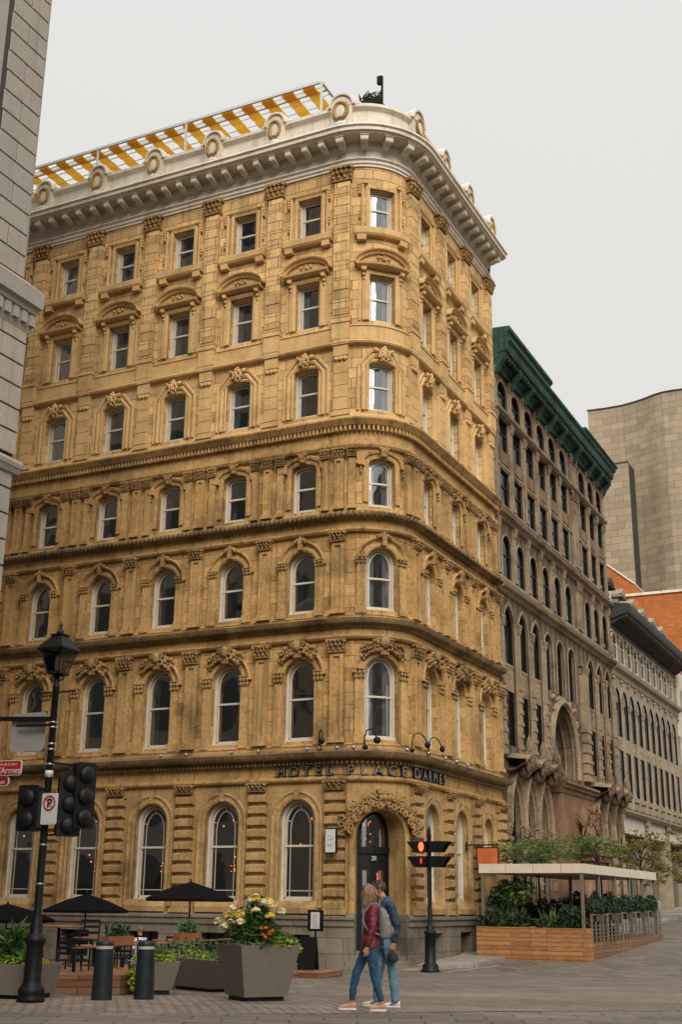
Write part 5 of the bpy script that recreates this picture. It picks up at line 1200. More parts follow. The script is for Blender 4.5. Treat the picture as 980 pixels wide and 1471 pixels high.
# ---- bollards
bol = None
for (x, y), lb in (((3.59, -19.92), 'dark metal bollard nearer the street lamp'), ((3.96, -19.27), 'dark metal bollard between the other one and the big planter')):
    if bol is None:
        bol = empty('bollard', G_(x, y), lb, 'bollard', 'bollards beside the planters'); g = MB(); g.lathe([(.168, 0), (.160, .29), (.157, .291), (.157, .299), (.159, .30), (.151, .58), (.148, .581), (.148, .589), (.150, .59), (.142, .78)], n=44, smooth=False); g.build('shaft', 'bollard_metal', bol)
        g = MB(); g.lathe([(.138, .78), (.139, .785), (.137, .83), (.136, .832)], n=44, smooth=False); g.build('reflective_band', 'reflective_band', bol); g = MB(); g.lathe([(.142, .832), (.145, .845), (.142, .885), (.12, .905), (.001, .91)], n=22); g.build('cap', 'bollard_metal', bol)
    else: b2 = copy_tree(bol); b2.location = G_(x, y); b2['label'] = lb
# ---- planters
def planter(name, x, y, w, wb, h, rz, label, d_=None):
    r_ = empty(name, G_(x, y), label, 'planter', None, rz); d_ = d_ or w; db = wb * d_ / w
    g = MB(); a, b = w / 2, d_ / 2; c_, e_ = wb / 2, db / 2; z0 = .08; t = .05
    B = [(-c_, -e_, z0), (c_, -e_, z0), (c_, e_, z0), (-c_, e_, z0)]; T = [(-a, -b, h), (a, -b, h), (a, b, h), (-a, b, h)]; I = [(-a + t, -b + t, h), (a - t, -b + t, h), (a - t, b - t, h), (-a + t, b - t, h)]; J = [(q[0], q[1], h - .08) for q in I]
    g.F(B[::-1])
    for k in range(4): m_ = (k + 1) % 4; g.F([B[k], B[m_], T[m_], T[k]]); g.F([T[k], T[m_], I[m_], I[k]]); g.F([I[k], I[m_], J[m_], J[k]])
    g.build('tub', 'concrete_planter', r_); g = MB(); g.F([(q[0], q[1], q[2] + .001) for q in J]); g.build('soil', 'soil', r_); g = MB(); g.cube(-c_ * .88, c_ * .88, -e_ * .88, e_ * .88, 0, z0 - .001); g.build('foot', 'dark_paint', r_)
    return r_
rn = random.Random(21)
def foliage(par, name, mat, c, r_, n, size, up=.3, long=2.0, flat=1):
    g = MB(); leaves(g, c, r_, n, size, rn, up, flat, long); return g.build(name, mat, par)
big = planter('flower_planter', 5.50, -18.25, 1.08, .78, .88, .95, 'large tapered concrete planter overflowing with cream roses')
plant = empty('rose_bush', (5.50, -18.25, gz(5.5, -18.2) + .80), 'tall rose bush with cream blooms growing in the big planter', 'plant')
g = MB()
for i in range(16):
    a = rn.uniform(0, 2 * pi); q = rn.uniform(.05, .42); h = rn.uniform(.35, .85); g.tube([(0.1 * cos(a), .1 * sin(a), 0), (q * .6 * cos(a), q * .6 * sin(a), h * .6), (q * cos(a), q * sin(a), h)], [.014, .010, .006], 4)
g.build('stems', 'stem', plant)
for c_, r_, n in (((0, 0, .30), (.38, .38, .25), 900), ((-.05, .05, .58), (.30, .30, .22), 620), ((.30, .1, .15), (.30, .34, .18), 500), ((-.32, -.1, .38), (.2, .2, .2), 220), ((.0, .0, .80), (.2, .2, .14), 200)): foliage(plant, 'foliage', 'leaf_green', c_, r_, n, .062, .2)
def bloom(par, c, r_, mat):
    g = MB()
    for k in range(34):
        a = rn.uniform(0, 2 * pi); e_ = rn.uniform(-.3, 1.35); dd = Vector((cos(a) * cos(e_), sin(a) * cos(e_), sin(e_))); t1 = dd.cross(Vector((0, 0, 1))).normalized(); t2 = dd.cross(t1); q = Vector(c) + dd * r_ * rn.uniform(.45, 1.0); s = r_ * .55
        g.F([tuple(q - t1 * s), tuple(q + t2 * s * .8 + dd * s * .3), tuple(q + t1 * s), tuple(q - t2 * s * .8 + dd * s * .25)])
    g.build('bloom', mat, par)
for c_ in ((-.42, -.18, .62), (-.30, -.30, .78), (-.12, -.36, .66), (-.50, .05, .48), (.05, -.20, .98), (.12, -.05, .88), (-.20, .1, .92), (.30, -.2, .86), (.42, -.05, .72), (.36, -.28, .64), (-.36, -.38, .44), (.0, .3, .9), (-.62, -.12, .50), (-.05, -.46, .52), (.18, -.42, .74)): bloom(plant, c_, rn.uniform(.07, .095), rn.choice(['petal_cream', 'petal_cream', 'petal_yellow']))
for _ in range(9): bloom(plant, (.30 + rn.uniform(-.16, .16), -.32 + rn.uniform(-.1, .1), .28 + rn.uniform(-.08, .14)), .035, 'petal_orange')
plant.scale = (1.12, 1.12, .84)
o = empty('sweet_potato_vine', (5.50, -18.25, gz(5.5, -18.2) + .80), 'bright lime trailing leaves spilling over the right rim of the big planter', 'plant')
for c_, r_, n in (((.42, .08, .10), (.26, .34, .12), 420), ((-.42, -.12, .07), (.16, .3, .07), 160), ((.1, -.38, .08), (.4, .16, .08), 260), ((.56, .28, .02), (.12, .16, .12), 130)): foliage(o, 'foliage', 'leaf_lime' if c_[0] > .3 else 'leaf_green', c_, r_, n, .055, .1, 1.6)
def low_planting(name, x, y, z, w, d_, rz, label, lime=1, seed=0, tall=0, trail=False):
    r_ = empty(name, (x, y, z), label, 'plant', None, rz)
    foliage(r_, 'foliage', 'leaf_lime' if lime else 'leaf_green', (0, 0, .06), (w / 2, d_ / 2, .13), int(420 * w), .055, .2, 1.7)
    foliage(r_, 'foliage', 'leaf_green', (0, .05, .18), (w / 2 * .7, d_ / 2 * .8, .2), int(300 * w), .06, .5, 2.2)
    if tall: foliage(r_, 'spiky_leaves', 'leaf_green', (tall, 0, .3), (.18, .18, .2), 120, .16, 1.3, 4)
    if trail: foliage(r_, 'trailing_leaves', 'leaf_lime', (-w * .45, -d_ * .5, -.18), (.12, .08, .32), 190, .05, -.3, 1.6)
    return r_
planter('planter', 2.45, -15.3, .98, .74, .60, 1.18 - .1, 'long tapered concrete planter right of the bollards', 3.2)
low_planting('planter_greens', 2.45, -15.3, gz(2.4, -15.3) + .56, .8, 3.0, 1.08, 'lime and green leaves along the long planter behind the bollards', 1, 1, 0)
planter('planter', 2.95, -17.55, .85, .62, .56, .75, 'small concrete planter between the two bollards')
low_planting('planter_greens', 2.95, -17.55, gz(2.9, -17.5) + .52, .8, .8, .75, 'lime vine trailing down the small planter between the bollards', 1, 2, 0, True)
planter('planter', 2.15, -20.3, 1.1, .95, .54, .25, 'square concrete planter at the left edge behind the lamp')
low_planting('planter_greens', 2.15, -20.3, gz(2.2, -20.3) + .50, 1.0, 1.0, .25, 'tall green and lime leaves in the planter at the left edge', 1, 3, -.1)
# ---- pedestrian signal post
SX, SY = 1.11, .45
ps = empty('pedestrian_signal', G_(SX, SY), 'slim black pedestrian signal post with red hand lamp at the corner', 'traffic light')
g = MB(); g.lathe([(.30, 0), (.30, .05), (.25, .09), (.26, .17), (.22, .23), (.175, .27), (.165, 1.10), (.19, 1.13), (.20, 1.18), (.15, 1.22), (.12, 1.25), (.12, 1.32), (.085, 1.38), (.07, 1.42), (.062, 4.0), (.07, 4.05), (.075, 4.1), (.05, 4.2), (.06, 4.24), (.045, 4.32), (.015, 4.42)], n=18); g.build('post', 'black_iron', ps)
for sg in (-1, 1):
    for j, z_ in enumerate((3.12, 3.58)):
        g = MB(); g.box if False else None
        x0, x1 = sg * .06, sg * .34
        xa, xb = min(x0, x1), max(x0, x1); g.cube(xa, xb, -.15, .15, z_, z_ + .34); h = g.build('signal_head', 'dark_paint', ps)
        g = MB()     # flaring visor towards the outside
        X_ = sg * .34; Y_ = sg * .72
        g.F([(X_, -.16, z_ + .34), (X_, .16, z_ + .34), (Y_, .16, z_ + .33), (Y_, -.16, z_ + .33)]); g.F([(X_, -.16, z_), (X_, -.16, z_ + .34), (Y_, -.16, z_ + .33), (X_ + sg * .12, -.16, z_)]); g.F([(X_, .16, z_), (X_, .16, z_ + .34), (Y_, .16, z_ + .33), (X_ + sg * .12, .16, z_)])
        g.build('visor', 'black_iron', h)
for z_, m_, w in ((3.60, 'red_light', .085), (3.16, 'dim_red_light', .028)):
    g = MB(); g.lathe([(.001, 0), (w, 0.0), (w, .02), (.001, .022)], n=16); o = g.build('lens', m_, ps); o.scale = (1, 1.7 if z_ > 3.5 else 3.2, 1); o.location = (-.22, -.152, z_ + .15); o.rotation_euler = (pi / 2, 0, 0)
# ---- terrace: deck, umbrellas, tables, chairs, rail
def deck(name, pts, z0, h, label):
    r_ = empty(name, (pts[0][0], pts[0][1], z0), label, 'deck'); g = MB(); ox, oy = pts[0]; B = [(x - ox, y - oy) for x, y in pts]; L_ = 0
    for a, b in zip(B, B[1:] + B[:1]):
        ln = sqrt((a[0] - b[0]) ** 2 + (a[1] - b[1]) ** 2); k = len(g.v)
        for x, y, z, u_ in ((a[0], a[1], 0, L_), (b[0], b[1], 0, L_ + ln), (b[0], b[1], h, L_ + ln), (a[0], a[1], h, L_)): g.v.append((x, y, z)); g.uv.append((u_, z))
        g.f.append([k, k + 1, k + 2, k + 3]); g.sm.append(False); L_ += ln
    g.F([(x, y, h) for x, y in B]); g.build('boards', 'deck_wood', r_); return r_
deck('front_deck', [(1.0, -19.2), (2.78, -18.3), (2.2, -15.6), (.6, -16.2)], .2, .56, 'orange wooden plank box behind the dark bollards')
deck('terrace_deck', [(1.9, -15.4), (1.4, -12.6), (.6, -7.2), (.4, -5.2), (-9, -5.0), (-10, -12), (0, -16)], .0, .30, 'raised orange wooden terrace deck in front of the hotel')
deck('wooden_step', [(.62, -7.4), (1.2, -7.5), (1.0, -5.6), (.45, -5.4)], .05, .25, 'low wooden step at the right end of the terrace')
def umbrella(x, y, z, h, r_, label, n=8, tilt=0):
    o = empty('patio_umbrella', (x, y, z), label, 'umbrella', 'black umbrellas on the terrace'); g = MB(); g.lathe([(.025, 0), (.025, h - .02)], n=8); g.lathe([(.22, 0), (.22, .05), (.05, .08)], n=12); g.build('pole', 'black_iron', o)
    g = MB(); ap = (0, 0, h)
    R_ = [(r_ * cos(2 * pi * k / n), r_ * sin(2 * pi * k / n), h - .46) for k in range(n)]; M_ = [(r_ * .5 * cos(2 * pi * k / n), r_ * .5 * sin(2 * pi * k / n), h - .19) for k in range(n)]
    for k in range(n):
        j = (k + 1) % n; mid_ = tuple((Vector(R_[k]) + Vector(R_[j])) / 2 * .97 + Vector((0, 0, .02 * h * 0 + .03))); mm = tuple((Vector(M_[k]) + Vector(M_[j])) / 2 + Vector((0, 0, -.025)))
        g.F([ap, M_[k], mm]); g.F([ap, mm, M_[j]]); g.F([M_[k], R_[k], mid_, mm]); g.F([mm, mid_, R_[j], M_[j]]); g.F([R_[k], mid_, (mid_[0], mid_[1], mid_[2] - .07), (R_[k][0], R_[k][1], R_[k][2] - .09)]); g.F([mid_, R_[j], (R_[j][0], R_[j][1], R_[j][2] - .09), (mid_[0], mid_[1], mid_[2] - .07)])
    g.build('canopy', 'black_canvas', o)
    for k in range(n): g = MB(); g.bar((0, 0, h - .05), (R_[k][0], R_[k][1], R_[k][2]), .012); g.build('rib', 'black_iron', o)
    g = MB(); g.lathe([(.03, h - .02), (.035, h + .02), (.01, h + .08)], n=8); g.build('finial', 'black_iron', o); return o
umbrella(-7.35, -6.0, .30, 1.91, 1.25, 'black umbrella in front of the second ground floor window from the left', 8)
umbrella(-3.95, -5.6, .30, 2.27, 1.30, 'taller black umbrella nearest the big rose planter')
umbrella(-9.9, -6.5, .30, 1.60, 1.45, 'black umbrella half hidden behind the street lamp')
def table(x, y, z, label, rz=0, w=.7):
    o = empty('cafe_table', (x, y, z), label, 'table', 'tables on the terrace', rz); g = MB(); g.cube(-w / 2, w / 2, -w / 2, w / 2, .72, .75); g.build('tabletop', 'deck_wood', o); g = MB(); g.lathe([(.2, 0), (.2, .02), (.03, .05), (.03, .72)], n=10); g.build('pedestal', 'black_iron', o); return o
def chair(x, y, z, label, rz=0):
    o = empty('cafe_chair', (x, y, z), label, 'chair', 'chairs on the terrace', rz)
    g = MB(); g.cube(-.21, .21, -.21, .21, .44, .47); g.build('seat', 'black_iron', o)
    for sx_ in (-1, 1):
        for sy_ in (-1, 1): g = MB(); g.bar((sx_ * .19, sy_ * .19, .44), (sx_ * .22, sy_ * .22, 0), .028); g.build('leg', 'black_iron', o)
    g = MB(); g.bar((-.2, .2, .46), (-.2, .25, .86), .028); g.bar((.2, .2, .46), (.2, .25, .86), .028)
    for z_ in (.60, .72, .84): g.bar((-.2, .225 + (z_ - .6) * .1, z_), (.2, .225 + (z_ - .6) * .1, z_), .02, .05)
    g.build('backrest', 'black_iron', o); return o
rn = random.Random(8)
spots = [(-.6, -15.8, 'behind the small planter by the bollards'), (-1.6, -13.2, 'left of the long planter'), (-2.2, -10.4, 'in the middle of the terrace'), (-2.9, -8.2, 'under the taller umbrella'), (-5.6, -8.0, 'near the seated guest'), (-.9, -7.3, 'nearest the hotel entrance'), (-6.6, -11.0, 'at the far left behind the lamp')]
for x, y, w_ in spots:
    z = .76 if y < -15.5 else .30
    table(x, y, z, 'small wooden cafe table ' + w_, rn.uniform(-.3, .3)); a = rn.uniform(-.4, .4)
    chair(x + .15, y + .75, z, 'slatted black chair, hotel side, table ' + w_, a)
    chair(x - .1, y - .75, z, 'slatted black chair, street side, table ' + w_, pi + a)
# black rail with wooden ledge in front of the terrace
rl = empty('terrace_rail', (1.3, -17.8, .32), 'black railing with wooden top ledge along the terrace edge', 'railing')
pts = [(1.45, -17.9), (1.0, -14.6), (.55, -11.5), (.1, -8.6), (-.2, -6.4)]
for (a, b), (c_, e_) in zip(pts, pts[1:]):
    g = MB(); g.bar((a - 1.3, b + 17.8, .85), (c_ - 1.3, e_ + 17.8, .85), .14, .03); g.build('ledge', 'deck_wood', rl)
    g = MB(); g.bar((a - 1.3, b + 17.8, .15), (c_ - 1.3, e_ + 17.8, .15), .03); g.build('rail', 'black_iron', rl)
    for k in range(12): t = k / 12; g = MB(); x, y = a + (c_ - a) * t - 1.3, b + (e_ - b) * t + 17.8; g.bar((x, y, 0), (x, y, .84), .022 if k else .05); g.build('baluster', 'black_iron', rl)
for i, (x, y, lb) in enumerate(((.75, -13.0, 'terracotta trough of greens hung on the rail left of the bollards'), (.2, -9.3, 'black trough with plants on the rail by the big planter'), (1.25, -16.3, 'orange trough of small plants behind the first bollard'))):
    t_ = empty('rail_trough', (x, y, 1.18), lb, 'planter', None, 1.4); g = MB(); g.cube(-.35, .35, -.10, .10, 0, .17); g.build('trough', 'terracotta_pot' if i != 1 else 'black_iron', t_); foliage(t_, 'foliage', 'leaf_dark' if i else 'leaf_green', (0, 0, .28), (.36, .10, .15), 110, .07, .7, 2.6)
# menu stand and wall lamps
ms = empty('menu_stand', (-.2, -4.9, gz(0, -4.9)), 'black framed menu board on a stand beside the terrace', 'menu board'); g = MB(); g.bar((0, 0, 0), (0, 0, 1.2), .04); g.cube(-.2, .2, -.15, .15, 0, .03); g.build('stand', 'black_iron', ms); g = MB(); rounded(g, -.24, .24, 1.15, 1.72, -.03, .02, .02); g.build('frame', 'dark_paint', ms); g = MB(); g.cube(-.14, .14, -.035, -.031, 1.22, 1.66); g.build('menu_page', 'sign_white', ms)
for q in range(8): g = MB(); g.cube(-.10, .10 - .02 * (q % 3), -.037, -.0355, 1.26 + .045 * q, 1.268 + .045 * q); g.build('text_line', 'letter_metal', ms)
sbd = empty('sandwich_board', (.15, -6.0, gz(0, -6) + .0), 'black folding board standing behind the big planter', 'board'); g = MB(); g.hexa([(-.25, -.2, 0), (.25, -.2, 0), (.25, -.17, 0), (-.25, -.17, 0), (-.25, -.02, 1.0), (.25, -.02, 1.0), (.25, .01, 1.0), (-.25, .01, 1.0)]); g.hexa([(-.25, .2, 0), (.25, .2, 0), (.25, .17, 0), (-.25, .17, 0), (-.25, .03, 1.0), (.25, .03, 1.0), (.25, .012, 1.0), (-.25, .012, 1.0)]); g.build('panel', 'dark_paint', sbd)
for s_, lb in ((LB[1] + .9, 'small wall lamp with a dim globe between basement windows'),):
    p_ = fcurve(s_, 1.0, .12); wl = empty('wall_lamp', (p_[0], p_[1] - .12, 1.25), lb, 'lamp'); g = MB(); g.cube(-.07, .07, -.05, .2, .05, .16); g.cube(-.09, .09, -.12, .02, .0, .10); g.build('bracket', 'black_iron', wl)
# ---- right patio
px0, px1, py0, py1 = .9, 4.69, 5.66, 17.2; zc0, zc1 = 3.10, 3.41; zg = gz(4.7, 5.66)
cano = empty('patio_canopy', (px0, py0, zg), 'beige fabric canopy on slim posts over the street patio', 'canopy')
def pc_(x, y, z): return (x - px0, y - py0, z - zg)
g = MB(); g.cube(*[v for p in zip(pc_(px0, py0, zc0), pc_(px1, py1, zc1)) for v in p]) ; g.build('fabric', 'awning_cloth', cano)
for (x, y) in [(px0 + .12, py0 + .08), (px1 - .1, py0 + .08), (px0 + .12, py1 - .1)] + [(px1 - .1, py0 + .08 + i * 2.27) for i in range(1, 6)] + [(px0 + 1.9, py0 + 5), (px0 + .12, py0 + 5), (px0 + 1.9, py0 + 9)]:
    g = MB(); g.bar(pc_(x, y, gz(x, y)), pc_(x, y, zc0 - .001), .10, .10); g.build('post', 'canopy_frame', cano)
g = MB()
for x in (1.9, 2.9, 3.9): g = MB(); g.bar(pc_(x, py0 - .001, zc0 + .31), pc_(x, py0 - .001, zc0 + .0), .012); g.build('seam', 'canopy_frame', cano)
wd = empty('cedar_planter', (.82, 5.5, zg), 'long orange cedar planter wall at the front of the street patio', 'planter')
def wbox(par, nm, x0, x1, y0, y1, z0, z1, mat='cedar'):
    g = MB(); k = 0
    for a, b in (((x0, y0), (x1, y0)), ((x1, y0), (x1, y1)), ((x1, y1), (x0, y1)), ((x0, y1), (x0, y0))):
        ln = abs(a[0] - b[0]) + abs(a[1] - b[1]); k = len(g.v)
        for q, z, u_ in ((a, z0, 0), (b, z0, ln), (b, z1, ln), (a, z1, 0)): g.v.append((q[0], q[1], z)); g.uv.append((u_ + x0 * 1.7, z - z0))
        g.f.append([k, k + 1, k + 2, k + 3]); g.sm.append(False)
    g.F([(x0, y0, z1), (x1, y0, z1), (x1, y1, z1), (x0, y1, z1)]); return g.build(nm, mat, par)
wbox(wd, 'box_panel', 0, 1.98, 0, .55, -.1, 1.07); wbox(wd, 'box_panel', 2.1, 3.92, 0, .55, -.1, 1.06); wbox(wd, 'post', 1.97, 2.11, -.03, .56, -.1, 1.10); wbox(wd, 'post', 3.90, 3.98, -.02, .56, -.1, 1.06)
fd = empty('patio_deck', (1.0, 6.1, zg), 'wooden platform floor under the street patio, wedge-sided on the slope', 'deck')
g = MB(); x0, x1, y0, y1 = 0, 3.78, 0, 11.3; zt2 = .56
k = len(g.v)
for (a, b) in (((x1, y0), (x1, y1)), ((x0, y1), (x0, y0)), ((x0, y0), (x1, y0)), ((x1, y1), (x0, y1))):
    k = len(g.v)
    for q, z, u_ in ((a, -.1, 0), (b, -.1, 3), (b, zt2 + .042 * b[1] * .3, 3 + 8), (a, zt2 + .042 * a[1] * .3, 0)): g.v.append((q[0], q[1], z)); g.uv.append((q[1], z))
    g.f.append([k, k + 1, k + 2, k + 3]); g.sm.append(False)
g.F([(x0, y0, zt2), (x1, y0, zt2), (x1, y1, zt2 + .142), (x0, y1, zt2 + .142)]); g.build('platform', 'deck_wood', fd)
rr2 = empty('patio_railing', (4.76, 6.15, .79), 'khaki metal railing with open bars along the street patio', 'railing')
for i in range(5):
    a = i * 2.2; b = a + 2.1; zz = .042 * .3 * a
    for y in (a, b): g = MB(); g.bar((0, y, zz), (0, y, zz + .98), .06); g.build('post', 'canopy_frame', rr2)
    for z_ in (.22, .34, .46, .58, .95): g = MB(); g.bar((0, a, zz + z_), (0, b, zz + z_), .02 if z_ < .9 else .04); g.build('rail', 'canopy_frame', rr2)
    for j in range(1, 4): y = a + (b - a) * j / 4; g = MB(); g.bar((0, y, zz + .02), (0, y, zz + .95), .05); g.build('baluster', 'canopy_frame', rr2)
    t_ = empty('railing_trough', (4.66, 6.15 + a + 1.0, .79 + zz + .72), ['wooden trough of red flowers on the railing nearest the corner', 'second wooden trough with red flowers along the patio railing', 'middle trough of dark leaves on the patio railing', 'fourth trough of dark leaves on the patio railing', 'last trough at the far end of the patio railing'][i], 'planter', None, pi / 2)
    g = MB(); g.cube(-.5, .5, -.13, .13, 0, .26); g.build('trough', 'bark', t_); foliage(t_, 'foliage', 'leaf_dark', (0, 0, .50), (.85, .20, .36), 620, .10, .7, 2.2)
    if i < 2: foliage(t_, 'flowers', 'petal_red', (.0, 0, .85), (.30, .14, .22), 26, .06, .6, 1.6); foliage(t_, 'foliage', 'leaf_dark', (0, 0, .8), (.3, .14, .2), 120, .10, .7, 2.2)
# planting behind the cedar wall
hd = empty('patio_planting', (.82, 5.7, zg + .95), 'dense dark shrubs and sword leaves in the cedar planter', 'plant')
for c_, r_, n, m_ in (((.5, .15, .30), (.5, .3, .42), 420, 'leaf_dark'), ((1.4, .15, .30), (.5, .3, .42), 420, 'leaf_dark'), ((3.3, .15, .35), (.55, .3, .5), 520, 'leaf_dark'), ((2.6, .15, .2), (.6, .3, .3), 260, 'leaf_dark'), ((.7, .7, .95), (.6, .5, .7), 420, 'leaf_dark'), ((1.2, .8, 1.3), (.7, .5, .5), 420, 'leaf_locust')): foliage(hd, 'foliage', m_, c_, r_, n, .12, .6, 2.4)
for xx in (.9, 1.2, 1.55, 2.45, 2.7): 
    g = MB()
    for i in range(12): a = rn.uniform(-.25, .25); b = rn.uniform(-.2, .2); h = rn.uniform(.45, .9); x = xx + rn.uniform(-.1, .1); g.F([(x - .022, .1, .1), (x + .022, .1, .1), (x + a * .6 + .016, .1 + b * .6, h * .7), (x + a, .1 + b, h), (x + a * .6 - .016, .1 + b * .6, h * .7)])
    g.build('sword_leaves', 'leaf_locust', hd)
hb = empty('patio_hedge', (1.15, 6.4, zg + .5), 'tall dark hedge of potted shrubs along the pavement side of the patio', 'hedge')
for i in range(6): foliage(hb, 'foliage', 'leaf_dark', (0, i * 1.75 + .5, .75), (.35, .9, .85), 360, .13, .5, 2.2)
for i, (x, y) in enumerate(((2.7, 12.0), (3.3, 14.6), (2.4, 16.2))):
    t_ = empty('potted_shrub', (x, y, zg + .58), ['dark potted shrub in the middle of the canopy patio', 'dark potted shrub near the far end of the canopy patio', 'dark potted shrub at the far inner corner of the canopy patio'][i], 'plant'); g = MB(); g.lathe([(.18, 0), (.24, .4), (.25, .42), (.2, .42)], n=14); g.build('pot', 'black_iron', t_); foliage(t_, 'foliage', 'leaf_dark', (0, 0, 1.05), (.5, .5, .75), 520, .12, .5, 2.2)
# patio furniture
for i, (x, y) in enumerate(((2.2, 7.6), (3.4, 9.2), (2.2, 10.8), (3.5, 12.8), (2.3, 14.4))):
    nm = ['first', 'second', 'third', 'fourth', 'fifth'][i]; z = zg + .58
    table(x, y, z, 'cafe table under the beige canopy, %s from the front' % nm, .1); 
    chair(x + .1, y + .7, z, 'cafe chair behind the %s table under the canopy' % nm, .1); chair(x, y - .7, z, 'cafe chair in front of the %s table under the canopy' % nm, pi)
# hanging orange sign
os_ = empty('hanging_sign', (.0, 6.9, 3.4), 'orange square sign hanging from a bracket above the canopy', 'sign')
g = MB(); g.bar((0, 0, .72), (1.28, 0, .72), .05); g.bar((.42, 0, .72), (.42, 0, .62), .02); g.bar((1.18, 0, .72), (1.18, 0, .62), .02); g.bar((.0, 0, .85), (0, 0, .5), .05)
for a, b in (((.40, .0), (.40, .62)), ((1.22, .0), (1.22, .62)), ((.40, .62), (1.22, .62)), ((.40, .0), (1.22, .0))): g.bar((a[0], 0, a[1]), (b[0], 0, b[1]), .04)
g.build('bracket', 'black_iron', os_); g = MB(); g.cube(.42, 1.20, -.02, .02, .02, .60); g.build('panel', 'orange_panel', os_)
text_obj('lettering', 'Mad', .2, 'orange_faded', os_, (.82, -.024, .26), (pi / 2, 0, 0), .002); text_obj('lettering', 'terrasse', .13, 'orange_faded', os_, (.82, -.024, .10), (pi / 2, 0, 0), .002)
# ---- trees
def tree(name, x, y, h, r_, label, leafm, nclump, seed, lean=0, spread=1, leafn=110, size=.11, zlo=.45):
    rn = random.Random(seed); o = empty(name, G_(x, y), label, 'tree'); g = MB(); L = MB()
    g.tube([(0, 0, 0), (.03, .02, h * .3), (lean * .3, .05, h * .6), (lean * .6, 0, h * .95)], [.07, .055, .04, .015], 8)
    for i in range(nclump):
        t = rn.uniform(zlo, .95); a = rn.uniform(0, 2 * pi); q = r_ * rn.uniform(.35, 1) * (1.15 - abs(t - .65)); b0 = (lean * .3 * t, .03, h * t * .8); e_ = (q * cos(a) * spread, q * sin(a), h * t + rn.uniform(-.1, .25))
        m_ = tuple((Vector(b0) + Vector(e_)) / 2 + Vector((0, 0, .12))); g.tube([b0, m_, e_], [.022, .014, .006], 5)
        leaves(L, e_, (r_ * .34, r_ * .34, r_ * .15), leafn, size, rn, -.15, .5, 2.4)
    g.build('trunk', 'bark', o); L.build('crown', leafm, o); return o
tree('locust_tree', 2.0, 9.2, 4.05, 1.45, 'feathery light green tree rising through the left of the canopy', 'leaf_locust', 30, 3, 0, 1.2, 60, .085, .80)
tree('locust_tree', 3.9, 11.0, 4.1, 1.15, 'feathery light green tree rising through the right of the canopy', 'leaf_locust', 20, 5, 0, 1.2, 60, .085, .82)
tree('street_tree', 2.4, 24.4, 4.6, 1.45, 'young street tree with yellowing leaves at the right edge', 'leaf_autumn', 34, 8, .2, 1.0, 46, .10, .42)
tree('street_tree', 3.4, 33, 4.8, 1.4, 'street tree with yellowing leaves farther up the right pavement', 'leaf_autumn', 30, 12, .1, 1.0, 50, .11, .4)
pb_ = None
for i in range(3):
    lb = ['nearest bicycle-height steel post by the shop windows', 'middle steel post by the shop windows', 'farthest steel post by the shop windows'][i]
    o = empty('kerb_post', G_(1.6, 26 + i * 3.0, .1), lb, 'post', 'posts along the right kerb'); g = MB(); g.lathe([(.06, 0), (.055, .85), (.03, .92)], n=10); g.build('shaft', 'sign_back', o)
# ================================================================== PEOPLE
def loft(mb, rings, n=18):
    """rings: (x, y, z, rx, ry) horizontal ellipses, closed"""
    R = [[(x + a * cos(2 * pi * k / n), y + b * sin(2 * pi * k / n), z) for k in range(n)] for x, y, z, a, b in rings]
    for p, q in zip(R, R[1:]):
        for k in range(n): mb.F([p[k], p[(k + 1) % n], q[(k + 1) % n], q[k]], True)
    mb.F(R[0][::-1]); mb.F(R[-1])
def limb(mb, pts, rad, n=12):
    P = [Vector(p) for p in pts]; Q = []; RR_ = []
    for i in range(len(P) - 1):
        for k in range(4): t = k / 4; Q.append(P[i].lerp(P[i + 1], t)); RR_.append(rad[i] + (rad[i + 1] - rad[i]) * t)
    Q.append(P[-1]); RR_.append(rad[-1]); mb.tube([tuple(q) for q in Q], RR_, n)
    for q, r_ in ((P[0], rad[0]), (P[-1], rad[-1])): mb.blob(tuple(q), (r_ * .99,) * 3, 10, 8)
    for q, r_ in list(zip(P, rad))[1:-1]: mb.blob(tuple(q), (r_ * 1.0,) * 3, 10, 8)
def fuse(mb, name, mat, parent, vox=.011, smooth=4):
    """union the overlapping volumes into one continuous skin"""
    o = mb.build(name, mat, None, weld=True); m = o.modifiers.new('r', 'REMESH'); m.mode = 'VOXEL'; m.voxel_size = vox; m.use_smooth_shade = True
    s_ = o.modifiers.new('s', 'SMOOTH'); s_.iterations = smooth; s_.factor = .5; bpy.context.view_layer.update()
    me = bpy.data.meshes.new_from_object(o.evaluated_get(bpy.context.evaluated_depsgraph_get())); bpy.data.objects.remove(o); me.materials.clear(); me.materials.append(MAT[mat])
    for p in me.polygons: p.use_smooth = True
    if name in ('jacket', 'jeans', 'sleeves', 'bag', 'shirt', 'trousers'):
        from mathutils import noise as NZ
        nrm = [v.normal.copy() for v in me.vertices]
        for v, n_ in zip(me.vertices, nrm):
            p = v.co; a = NZ.noise(Vector((p.x * 7, p.y * 7, p.z * 17))); b_ = NZ.noise(Vector((p.x * 16 + 5, p.y * 16, p.z * 30 + p.x * 22)))
            v.co = p + n_ * ((.011 if name not in ('jeans', 'bag') else .006) * a + (.005 if name != 'bag' else .002) * b_)
    q = bpy.data.objects.new(name, me); COL.objects.link(q); q.parent = parent; return q
